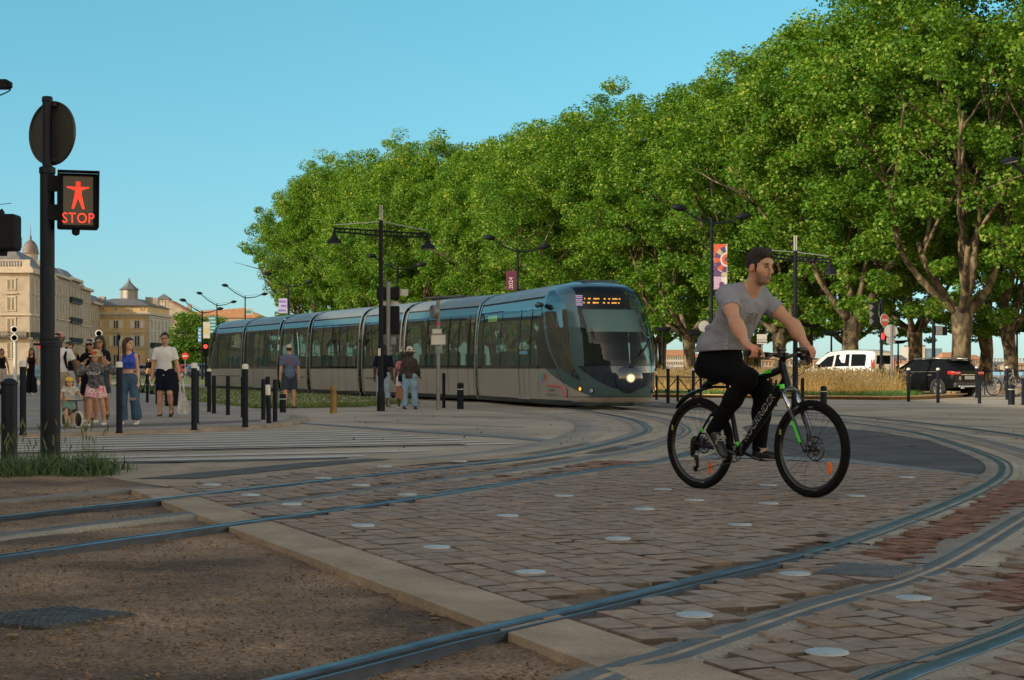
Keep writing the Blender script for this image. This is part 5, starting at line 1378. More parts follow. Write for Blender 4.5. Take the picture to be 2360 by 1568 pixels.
# --- lantern lamp posts
def bell(mb,c,s=1.0):
 mb.lathe([(.05*s,.34*s),(.06*s,.22*s),(.10*s,.2*s),(.11*s,.12*s),(.20*s,.07*s),(.25*s,-.02*s),(.26*s,-.06*s),(.24*s,-.065*s)],18,c)
def lantern_post(xp,yb,yt,yarm,l_,r_,label,rz=0):
 p=G(xp,yb);Y=p.y;t=thing('lantern_post',label,'street lamp',p,0,'tall posts with two hanging bell lanterns')
 zz=lambda y:HC+(HY-y)/F*Y
 rr_=5.2/F*Y
 mb=MB();mb.lathe([(rr_*1.8,0),(rr_*1.8,.25),(rr_*1.75,.42),(rr_*1.45,.46),(rr_*1.3,.5),(rr_*1.25,1.1),(rr_*1.0,1.8),(rr_*.92,zz(yt+35)),(0,zz(yt+35))],18);mb.build('pole',M_POST,t,smooth=40)
 mb=MB()
 for k in(-1,1):mb.cyl((k*rr_*.45,0,zz(yt+36)),(k*rr_*.45,0,zz(yt)),rr_*.32,n=8)
 mb.build('finial',M_ALU,t)
 def arm(dx,ya):
  L_=dx/F*Y;z1=zz(yarm);z2=zz(ya)
  mb=MB()
  for dz in(-.055,.055):mb.tube([(0,0,z1+dz),(L_,-.2,z2+dz*.7)],.022,6)
  for k in range(1,9):u=k/9;mb.box((L_*u,-.2*u,z1+(z2-z1)*u),(.03,.02,.11))
  mb.build('arm',M_POST,t)
  mb=MB();mb.tube([(0,0,zz(yt+38)),(L_*.97,-.2,z2+.12)],.011,5);mb.build('stay_wire',M_ALU,t)
  mb=MB();s_=17/F*Y/.26;bell(mb,(L_,-.2,z2-.40*s_),s_);mb.cyl((L_,-.2,z2+.06),(L_,-.2,z2-.12),.03,n=8);la=mb.build('lantern',M_POST,t,smooth=40)
  mb=MB();mb.lathe([(.22*s_,-.05*s_),(.16*s_,-.09*s_),(0,-.1*s_)],16,(L_,-.2,z2-.40*s_));mb.build('diffuser',M_ALU,la)
 arm(*l_);arm(*r_)
 return t
t=lantern_post(878,948,473,538,(-105,532),(110,545),'lantern post with two bell lamps, standing before the middle of the tram')
Yq=G(878,948).y
mb=MB();mb.box((-.03,-.09,HC+(HY-812)/F*Yq),(.055,.01,.17));mb.build('sticker',M_CAP,t)
lantern_post(1833,938,543,597,(-78,588),(77,603),'lantern post with bell lamps behind the handlebar of the bicycle')
# --- slim modern double-arm lamps along the tramway
def head_(mb,c,d,s=1.0):
 mb.tube([c-d*.34*s,c-d*.2*s,c,c+d*.22*s,c+d*.4*s],[.03*s,.12*s,.17*s,.13*s,.03*s],10)
def modern_lamp(xp,ytop,Y,lx_,rx_,label,banner=None,rr_=.075,heads=(-24,-4)):
 X=(xp-CX)/F*Y;t=thing('street_lamp',label,'street lamp',(X,Y,0),0,'slim double-arm street lamps along the tramway')
 zz=lambda y:HC+(HY-y)/F*Y
 zt=zz(ytop);mb=MB();mb.lathe([(rr_*1.6,0),(rr_*1.5,1.0),(rr_*1.05,1.1),(rr_,2.0),(rr_*.75,zt),(0,zt+.02)],12);mb.build('pole',M_POST,t,smooth=40)
 for dx,dy in((lx_,heads[0]),(rx_,heads[1])):
  L_=dx/F*Y;z2=zt-dy/F*Y
  e=Vector((L_,0,z2));b0=Vector((0,0,zt-.22));mid=b0.lerp(e,.5)-Vector((0,0,.10))
  mb=MB();mb.tube([b0,mid,e],[.05,.042,.03],7);mb.tube([Vector((0,0,zt)),e],.012,5);ar=mb.build('arm',M_POST,t)
  mb=MB();head_(mb,e,Vector((1 if L_>0 else-1,0,.12)).normalized()*.9,1.0);mb.build('lamp_head',M_POST,ar,smooth=True)
 return t,zz
def banner(t,zz,Y,xp,x0,x1,y0,y1,mats_fn,label_name='banner'):
 """flat cloth panel fixed to the lamp pole"""
 a=(x0-xp)/F*Y;b=(x1-xp)/F*Y;z1=zz(y0);z0=zz(y1)
 return mats_fn(t,a,b,z0,z1)
def plainban(col,col2=None,stripes=0):
 def fn(t,a,b,z0,z1):
  mb=MB();mb.box(((a+b)/2,-.01,(z0+z1)/2),(b-a,.02,z1-z0));bn=mb.build('banner',mat('banner_%d_%d'%(int(col[0]*999),int(col[2]*999)),col,.7,var=.04),t)
  if stripes:
   mb=MB();W=b-a
   for k in range(stripes):
    zc=z0+(z1-z0)*(k+.6)/(stripes+.3);mb.box(((a+b)/2+W*(.08 if k%2 else-.08),-.025,zc),(W*(.62 if k%2 else.8),.006,(z1-z0)/stripes*.42))
   mb.build('banner_print',mat('bprint_%d'%int(col2[2]*999),col2,.7,var=.04),bn)
  return bn
 return fn
def wheelban(t,a,b,z0,z1):
 W=b-a;H_=z1-z0;mb=MB();mb.box(((a+b)/2,-.01,(z0+z1)/2),(W,.02,H_));bn=mb.build('banner',mat('banner_cream',(.58,.56,.55),.7,var=.03),t)
 lay_=[0]
 def shp(name,polys,m):
  q=MB();lay_[0]+=1
  for pl in polys:q.add([(a+x*W,-.0215-.0022*lay_[0],z0+y*W)for x,y in pl],[tuple(range(len(pl)))])
  q.build(name,m,bn)
 T_=H_/W;cy_=T_*.66
 def arc(r0,r1,d0,d1):return[(1+r0*math.cos(math.radians(t)),cy_+r0*math.sin(math.radians(t)))for t in np.linspace(d0,d1,6)]+[(1+r1*math.cos(math.radians(t)),cy_+r1*math.sin(math.radians(t)))for t in np.linspace(d1,d0,6)]
 red_,pur_,pnk_,snd_=mat('banner_red',(.60,.10,.05),.7,var=.03),mat('banner_purple',(.11,.05,.16),.7,var=.03),mat('banner_pink',(.50,.33,.50),.7,var=.03),mat('banner_sand',(.46,.40,.24),.7,var=.03)
 shp('red_print',[[(0,cy_),(0,T_),(.96,T_),(.9,cy_+.98),(.4,cy_+.8),(.06,cy_+.35)]],red_)
 shp('purple_field',[[(0,cy_),(.06,cy_-.4),(.4,cy_-.85),(.75,cy_-1.0),(.75,T_*.28),(0,T_*.28)],[(.42,0),(.42,.42),(.5,.53),(.62,.56),(.74,.5),(.78,.4),(.78,0)]],pur_)
 shp('purple_print',[arc(.55,.98,100,124),arc(.55,.98,148,172),arc(.55,.98,196,220),arc(.55,.98,244,266),arc(0,.2,90,270)],pur_)
 shp('wheel_print',[arc(.22,.42,90,270),arc(.56,.97,172,196),arc(.56,.97,221,243)],red_)
 shp('sand_print',[arc(.56,.97,125,147),[(.55,T_*.29),(1,T_*.29),(1,T_*.36),(.55,T_*.36)]],snd_)
 shp('pink_print',[[(0,0),(.40,0),(.40,.45),(.5,.58),(.5,T_*.27),(0,T_*.27)]],pnk_)
for args,bans in(((1640,503,70,-74,72,'slim double-arm lamp with a colourful patterned banner, behind the cyclist'),[(1645,1676,563,667,wheelban)]),((1193,572,92,-64,62,'slim double-arm lamp with a dark purple 2024 banner, above the tram'),[(1166,1190,625,668,'purple')]),((915,614,112,-58,56,'slim double-arm lamp just right of the lantern post, above the tram'),[]),((665,655,133,-48,46,'slim double-arm lamp with a pale violet banner above the tram'),[(642,662,688,722,plainban((.42,.38,.62),(.16,.14,.42),3))]),((565,682,156,-46,44,'slim double-arm lamp with a small teal and cream banner at the crown edge'),[(567,582,711,726,plainban((.40,.42,.36),(.05,.26,.28),1))]),((500,700,171,-40,38,'slim double-arm lamp with a tall teal banner above the tail of the tram'),[(481,499,729,769,plainban((.02,.22,.24),(.42,.52,.5),5))]),((466,716,150,-44,40,'slim double-arm lamp with blue and white banners left of the tram tail'),[(456.5,464,755,789,plainban((.06,.26,.55),(.50,.56,.62),4)),(468,484,742,780,plainban((.48,.45,.40),(.5,.4,.2),1))])):
 t,zz=modern_lamp(*args)
 for(x0,x1,y0,y1,fn)in bans:
  if fn=='purple':
   bn=banner(t,zz,args[2],args[0],x0,x1,y0,y1,plainban((.11,.012,.05)))
   v,f=text_geo('2024',.33,.002);Y=args[2];c=Vector((((x0+x1)/2-args[0])/F*Y,-.03,(zz(y0)+zz(y1))/2-.15))
   Mx=basis(c,Vector((0,0,1)),Vector((-1,0,0)),Vector((0,-1,0)));mb=MB();mb.add(v,f,Mx);mb.build('lettering',M_CAP,bn)
  else:banner(t,zz,args[2],args[0],x0,x1,y0,y1,fn)
Y=40;t=thing('street_lamp','grey lamp head reaching in from the right edge before the largest tree','street lamp',((2425-CX)/F*Y,Y,0),0,'slim double-arm street lamps along the tramway')
mb=MB();mb.lathe([(.1,0),(.08,2),(.06,5.7)],12);mb.build('pole',M_POST,t,smooth=40)
e=Vector(((2328-2425)/F*Y,0,HC+(HY-372)/F*Y));mb=MB();mb.tube([(0,0,5.45),(-.5,0,5.62),e],[.05,.045,.03],8);ar=mb.build('arm',M_POST,t)
mb=MB();mb.lathe([(0,.09),(.1,.085),(.18,.055),(.215,.0),(.2,-.02)],20,M=Matrix.Translation(e)@Matrix.Rotation(-.14,4,'Y'));h_=mb.build('lamp_head',M_POST,ar,smooth=40)
mb=MB();mb.lathe([(.195,-.018),(.12,-.045),(0,-.055)],18,M=Matrix.Translation(e)@Matrix.Rotation(-.14,4,'Y'));mb.build('diffuser',M_ALU,h_,smooth=True)
for x,yt,Y,w_,lb in((1916,770,98,15,'dark flat-topped quay lamp left of the white van'),(2070,789,120,14,'dark flat-topped quay lamp between the van and the black car'),(1870,750,95,16,'dark flat-topped quay lamp above the left hand of the cyclist'),(2344,762,100,17,'dark flat-topped quay lamp at the far right'),(1527,760,100,12,'dark quay lamp right of the tram nose'),(1600,770,102,10,'dark quay lamp behind the cyclist seat')):
 t=thing('quay_lamp',lb,'street lamp',((x-CX)/F*Y,Y,0),0,'dark flat-topped lamps on the quay');zt=HC+(HY-yt)/F*Y
 mb=MB();mb.lathe([(.1,0),(.07,1),(.055,zt)],10);mb.build('pole',M_POST,t)
 W=w_/F*Y*1.6
 mb=MB();mb.tube([(-W,0,zt+.12),(-W*.5,0,zt+.02),(0,0,zt),(W*.5,0,zt+.02),(W,0,zt+.12)],[.05,.12,.13,.12,.05],8);mb.build('lamp_head',M_POST,t)
p=G(895,940);Y=p.y;t=thing('traffic_light','traffic signals seen from behind on a grey pole by the lantern post','traffic light',p)
zz=lambda y:HC+(HY-y)/F*Y
xx=lambda x:(x-895)/F*Y
mb=MB();mb.cyl((0,0,0),(0,0,zz(650)),.055,n=14);mb.build('pole',M_GREYP,t,smooth=40)
mb=MB();mb.bbox((xx(894),.12,zz(676)),(xx(919)-xx(867),.22,zz(661)-zz(690)),.03);mb.build('upper_signal',M_SIGBOX,t)
mb=MB();mb.bbox((xx(896),.16,zz(738)),(xx(919)-xx(872),.24,zz(705)-zz(771)),.03);mb.build('signal_head',M_SIGBOX,t)
mb=MB();mb.box((xx(928),.3,zz(673)),(xx(941)-xx(919),.03,zz(666)-zz(681)));mb.box((xx(895),.25,zz(698)),(.5,.03,.1));mb.build('white_board',M_ALU,t)
mb=MB();mb.bbox((xx(904),.1,zz(786)),(.2,.1,.24),.03);mb.build('button_box',M_GREYP,t)
# --- grey sign post with a round horn and two sign backs
p=G(1010,945);Y=p.y;t=thing('sign_post','grey post with stickers, a round horn and small sign backs before the tram','sign post',p)
xx=lambda x:(x-1010)/F*Y
mb=MB();mb.cyl((0,0,0),(0,0,zz(692)),4.6/F*Y,n=16);mb.build('pole',M_GREYP,t,smooth=40)
Mx=Matrix.Translation((xx(1001),-.09,zz(719)))@Matrix.Rotation(math.radians(-60),4,'Z')@Matrix.Rotation(PI/2,4,'X')
mb=MB();mb.lathe([(.10,-.08),(.15,-.06),(.17,0),(.17,.05),(.14,.07),(.12,.03),(0,.03)],22,M=Mx);mb.build('horn',M_GREYP,t,smooth=40)
for(xc,yc,w_,h_,nm)in((1007.5,764,23,12,'small_sign_back'),(1010.7,783.5,35,25,'sign_back')):
 mb=MB();W,H_=w_/F*Y,h_/F*Y
 mb.bbox((xx(xc),-.045-.05,zz(yc)),(W,.02,H_),.03);s_=mb.build(nm,M_ALU,t)
 mb=MB()
 for k in(-1,1):mb.box((xx(xc),-.112,zz(yc)+k*H_*.46),(W*.92,.015,.02));mb.box((xx(xc)+k*W*.48,-.112,zz(yc)),(.02,.015,H_*.9))
 mb.build('rim',M_GREYP,s_)
mb=MB();mb.lathe([(4.75/F*Y,zz(751)),(4.75/F*Y,zz(744))],14);mb.build('sticker',mat('sticker_pink',(.45,.06,.16),.6,var=.2),t)
mb=MB();mb.lathe([(4.75/F*Y,zz(782)),(4.75/F*Y,zz(772))],14);mb.build('sticker',mat('sticker_white',(.5,.5,.48),.7,var=.4,vscale=30),t);mb=MB();mb.lathe([(4.7/F*Y,zz(806)),(4.7/F*Y,zz(792))],14);mb.build('sticker',mat('sticker_white',(.5,.5,.48),.7,var=.4,vscale=30),t)
# --- no-entry post with signals at right
p=G(2031.4,914);Y=p.y;t=thing('no_entry_post','post with a red no-entry sign, traffic lights and a red pedestrian signal','sign post',p)
zz=lambda y:HC+(HY-y)/F*Y
xx=lambda x:(x-2031.4)/F*Y
mb=MB();mb.lathe([(.1,0),(.1,1.1),(.085,1.15),(.06,1.25),(.055,zz(745)),(.06,zz(740)),(.06,zz(690.5)),(0,zz(690.5))],14);mb.build('pole',M_POST,t,smooth=40)
Mx=Matrix.Translation((xx(2037),-.12,zz(738.3)))@Matrix.Rotation(math.radians(38),4,'Z')@Matrix.Rotation(PI/2,4,'X')
R_=14.6/F*Y
mb=MB();mb.lathe([(R_,-.015),(R_,.0),(R_*.93,.004)],28,M=Mx);mb.lathe([(0,-.015),(R_,-.015)],28,M=Mx);sg=mb.build('sign_disc',M_CAP,t)
mb=MB();mb.lathe([(R_*.93,.005),(0,.006)],28,M=Mx);mb.build('red_face',mat('sign_red',(.55,.025,.015),.45,var=.03),sg)
mb=MB();mb.box((0,0,.009),(R_*1.45,R_*.34,.004),Mx);mb.build('white_bar',M_CAP,sg)
mb=MB();mb.bbox((xx(2014),.0,zz(725)),(.18,.2,.86),.03);mb.bbox((xx(2021),.05,zz(726)),(.06,.34,.9),.02);sh=mb.build('signal_head',M_SIGBOX,t)
for k in range(3):
 mb=MB();mb.tube([(xx(2012),0,zz(708+16.5*k)),(xx(2006),-.02,zz(708.5+16.5*k))],[.10,.11],12);mb.build('visor',M_GREYP,sh)
mb=MB();mb.bbox((xx(2037),-.05,zz(775)),(.26,.2,.30),.02);ph=mb.build('pedestrian_signal',M_SIGBOX,t)
mb=MB();mb.lathe([(.05,-.1),(.06,0),(.05,.1)],10,M=Matrix.Translation((xx(2032.5),-.155,zz(776)))@Matrix.Scale(.3,4,Vector((0,1,0))));mb.lathe([(0,.05),(.04,.0),(0,-.05)],8,(xx(2032.5),-.155,zz(770)));mb.build('red_figure',emat('ped_red',(1,.03,.02),1.6),ph)
t=thing('round_sign','grey round sign seen from behind on a slim post beside the no-entry sign','sign post',(G(2055,916).x,G(2055,916).y,0))
Y=G(2055,916).y;zz=lambda y:HC+(HY-y)/F*Y
mb=MB();mb.cyl((0,0,0),(0,0,zz(748)),.045,n=10);mb.build('pole',M_GREYP,t)
mb=MB();Mx=Matrix.Translation((-.02,.06,zz(763)))@Matrix.Rotation(math.radians(-12),4,'Z')@Matrix.Rotation(PI/2,4,'X');mb.lathe([(0,0),(.22,0),(.232,.012),(.235,0),(.225,-.02),(0,-.02)],28,M=Mx);mb.build('sign_disc',M_ALU,t)
mb=MB();mb.box((-.02,.05,zz(785)),(.30,.02,.2));mb.build('plate',M_ALU,t)
p=G(2151.6,911);Y=p.y;zz=lambda y:HC+(HY-y)/F*Y;t=thing('signal_post','slim post with a grey control box, standing before the black car','signal pole',p)
mb=MB();mb.lathe([(.14,0),(.13,.9),(.10,.95),(.075,1.1),(.065,zz(743)),(0,zz(742))],12);mb.build('pole',M_POST,t,smooth=40)
mb=MB();mb.bbox((.2,0,zz(762)),(.24,.2,.36),.02);mb.build('control_box',M_GREYP,t)
mb=MB();mb.bbox((.42,.04,zz(763)),(.2,.1,.34),.02);mb.build('signal_head',M_SIGBOX,t)
Y=62;t=thing('information_sign','small white information sign on a thin post, seen between the arms of the cyclist','sign',((1756-CX)/F*Y,Y,0));zz=lambda y:HC+(HY-y)/F*Y
mb=MB();mb.cyl((0,0,0),(0,0,zz(794)),.03,n=8);mb.build('pole',M_GREYP,t)
mb=MB();mb.box((0,0,zz(782)),(.37,.025,.37));sg=mb.build('panel',mat('sign_white',(.50,.48,.45),.6,var=.05),t)
v,f=text_geo('DUNKERQUE',.062);Mx=basis(Vector((0,-.016,zz(783.5))),Vector((1,0,0)),Vector((0,0,1)),Vector((0,-1,0)));mb=MB();mb.add(v,f,Mx);mb.box((.05,-.014,zz(789)),(.24,.004,.035));mb.box((-.13,-.014,zz(789)),(.06,.004,.05));mb.build('lettering',M_LINE,sg)
Y=60;t=thing('traffic_mirror','round pale sign disc half hidden behind the back of the cyclist','sign',((1622-CX)/F*Y,Y,0));zz=lambda y:HC+(HY-y)/F*Y
mb=MB();mb.cyl((0,0,0),(0,0,zz(735)),.04,n=8);mb.build('pole',M_POST,t)
mb=MB();mb.lathe([(0,0),(.2,0),(.21,.015),(.2,-.02),(0,-.02)],24,M=Matrix.Translation((0,-.06,zz(752)))@Matrix.Rotation(PI/2,4,'X'));mb.build('sign_disc',M_ALU,t)
p=G(1773,937);t=thing('litter_basket','black wire litter basket behind the frame of the bicycle','litter bin',p);Y=p.y;zz=lambda y:HC+(HY-y)/F*Y
mb=MB();mb.cyl((.18,0,0),(.18,0,zz(876)),.03,n=8);mb.build('post',M_POST,t)
mb=MB();zt,zb=zz(884),zz(922)
for k in range(9):
 u=k/8;z=zb+(zt-zb)*u;r_=.11+.05*u
 mb.tube([(r_*math.cos(a),r_*math.sin(a),z)for a in np.linspace(0,2*PI,17)],.009,5)
for k in range(14):a=2*PI*k/14;mb.tube([(.11*math.cos(a),.11*math.sin(a),zb),(.16*math.cos(a),.16*math.sin(a),zt)],.007,4)
mb.lathe([(.10,zb),(.14,zt-.05)],14);mb.build('basket',M_POST,t)
p=G(396,941);t=thing('litter_basket','dark mesh litter basket behind the legs of the man in the white T-shirt','litter bin',p)
mb=MB();mb.lathe([(.17,.05),(.19,.9),(.2,.92)],18);
for k in range(10):mb.tube([(.195*math.cos(a),.195*math.sin(a),.1+.085*k)for a in np.linspace(0,2*PI,17)],.01,5)
mb.build('basket',M_POST,t);mb=MB();mb.cyl((0,.25,0),(0,.25,1.0),.03,n=8);mb.build('post',M_POST,t)
for x,ys_,yb,lb in((35,(760,779),876,'white pole carrying two round white-rimmed discs at far left'),(229,(769,),870,'white pole with one round white disc above the group with hats')):
 Y=G(x,yb).y;t=thing('tram_signal',lb,'tram signal',(G(x,yb).x,Y,0),0,'white round tram signals');zz=lambda y:HC+(HY-y)/F*Y
 mb=MB();mb.cyl((0,0,0),(0,0,zz(ys_[0]-3)),.15*Y/146,n=10);mb.build('pole',M_CAP,t)
 for y in ys_:
  s_=8.5/F*Y
  mb=MB();mb.lathe([(s_,-.05),(s_,.08),(s_*.72,.1),(s_*.7,.02)],22,M=Matrix.Translation((0,-.2,zz(y)))@Matrix.Rotation(PI/2,4,'X'));d_=mb.build('disc_rim',M_CAP,t)
  mb=MB();mb.lathe([(s_*.72,.03),(0,.03)],20,M=Matrix.Translation((0,-.2,zz(y)))@Matrix.Rotation(PI/2,4,'X'));mb.build('disc_face',M_SIGBOX,d_)
Y=90;t=thing('traffic_light','small traffic light showing red left of the tail of the tram','traffic light',((474.5-CX)/F*Y,Y,0));zz=lambda y:HC+(HY-y)/F*Y
mb=MB();mb.cyl((0,0,0),(0,0,zz(792)),.06,n=8);mb.build('pole',M_POST,t)
mb=MB();mb.bbox((0,0,zz(805)),(.26,.2,.72),.03);sh=mb.build('signal_head',M_SIGBOX,t)
mb=MB();mb.lathe([(.11,0),(0,.03)],14,M=Matrix.Translation((0,-.11,zz(799)))@Matrix.Rotation(PI/2,4,'X'));mb.build('red_lamp',emat('far_red',(1,.03,.02),3),sh)
for x,y,lb in((427,821,'tiny red no-entry sign left of the tram tail'),(94,795,'tiny red no-entry sign half hidden behind the signal pole')):
 Y=150;t=thing('no_entry_sign',lb,'sign',((x-CX)/F*Y,Y,0),0,'far no-entry signs');z=HC+(HY-y)/F*Y
 mb=MB();mb.cyl((0,0,0),(0,0,z),.04,n=8);mb.build('pole',M_GREYP,t)
 mb=MB();mb.lathe([(.32,0),(0,.02)],18,M=Matrix.Translation((0,-.06,z))@Matrix.Rotation(PI/2,4,'X'));s_=mb.build('sign_disc',mat('sign_red',(.55,.025,.015),.45),t)
 mb=MB();mb.box((0,-.09,z),(.44,.01,.11));mb.build('white_bar',M_CAP,s_)
Y=190;t=thing('wall_lantern','old lantern post before the ochre building','street lamp',((273-CX)/F*Y,Y,0));z=HC+(HY-786)/F*Y
mb=MB();mb.cyl((0,0,0),(0,0,z),.07,n=8);mb.build('pole',M_POST,t)
mb=MB();mb.lathe([(.12,0),(.28,.55),(.05,.8),(0,.95)],8,(0,0,z));mb.build('lantern',M_POST,t)
# ------------------ lawn and golden grass
LAWN=[(-2.6,47.6),(-3.4,46.0)]+[tuple(G(*q))[:2]for q in[(840,938),(700,941),(560,941.5),(430,925.5),(330,906),(262,890)]]+[(-60,200),(-40,134),(-13.9,76.5),(-8,62.5)]
M_LAWN=asphalt_mat('lawn_soil',(.17,.185,.055),(.10,.115,.04),.5,18,.45)
sheet('lawn',LAWN,.012,M_LAWN)
lawn2=[(-36,134),(-58,200),(-20,235),(3,84),(4.5,62),(3.6,53),(2.4,52),(-9,79)]
sheet('lawn',lawn2,.010,M_LAWN)
lr=np.random.default_rng(9)
def scatter(poly,n,bb,pw=1.0):
 out=[]
 while len(out)<n:
  m=n*4;x=lr.uniform(bb[0],bb[1],m);y=bb[2]+(bb[3]-bb[2])*lr.random(m)**pw
  k=in_poly_np(x,y,poly);out+=[(a,b,.01)for a,b in zip(x[k],y[k])]
 return out[:n]
gp=scatter(LAWN,34000,(-30,-2.5,40,110),1.8)
blades('lawn_grass',gp,.05,.15,.03,mat('lawn_blade',(.16,.21,.045),.6,var=.3,vscale=1.2,col2=(.085,.145,.03)),'short green grass of the lawn beside the tram','grass',12,.4,segs=2)
fp=scatter(LAWN,2000,(-16,-2.5,41,70),1.3)
pebbles('daisies',[(a,b,.11+.03*lr.random())for a,b,_ in fp],.010,.024,mat('daisy_white',(.62,.58,.48),.7,var=.1),'tiny white daisies dotted over the lawn','flowers',4)
GOLD=[(5.0,59.8),(11.4,54.0),(13.2,56.5),(15.4,62),(15,78),(5,80)]
sheet('grass_verge',[(4.2,58.6),(11.6,52.9),(14.2,56.0),(16.5,62),(16,80),(4,82)],.10,asphalt_mat('verge_soil',(.20,.19,.06),(.12,.14,.035),.5,14,.6))
kl=spline([(4.0,75),(4.0,60.2),(4.6,58.3),(8,55.6),(11.4,52.8),(12.3,52.6),(14.2,55.4),(16.8,62),(16.6,80)],.4)
tag(ribbon('kerb_strip',kl,[(.15,.0),(.15,.13),(-.15,.13),(-.15,.09)],mat('ochre_kerb',(.42,.27,.13),.85,var=.15,vscale=3)),kind='structure')
gp=scatter(GOLD,22000,(5,15.5,53.5,80),2.2)
blades('golden_grass',gp,.38,.90,.013,mat('straw',(.62,.40,.13),.75,var=.25,vscale=1.5,col2=(.44,.27,.08)),'tall dry golden grass in front of the parked cars','grass',21,.2,.75,mat('straw_ear',(.66,.47,.22),.8,var=.2),segs=2,clump=1.5)
gp=scatter([(4.4,58.8),(11.5,53.1),(14.0,56.0),(13.2,57),(11.4,54.4),(5.0,60.2)],6500,(4,14.5,52.5,61))
blades('verge_grass',[(a,b,.10)for a,b,_ in gp],.06,.24,.022,mat('verge_blade',(.10,.22,.03),.6,var=.25,vscale=1.5),'green grass edge in front of the tall golden grass','grass',23,.4,segs=2)
gp=scatter([(14.5,61),(30,58),(40,90),(15,84)],5000,(14,40,58,90));
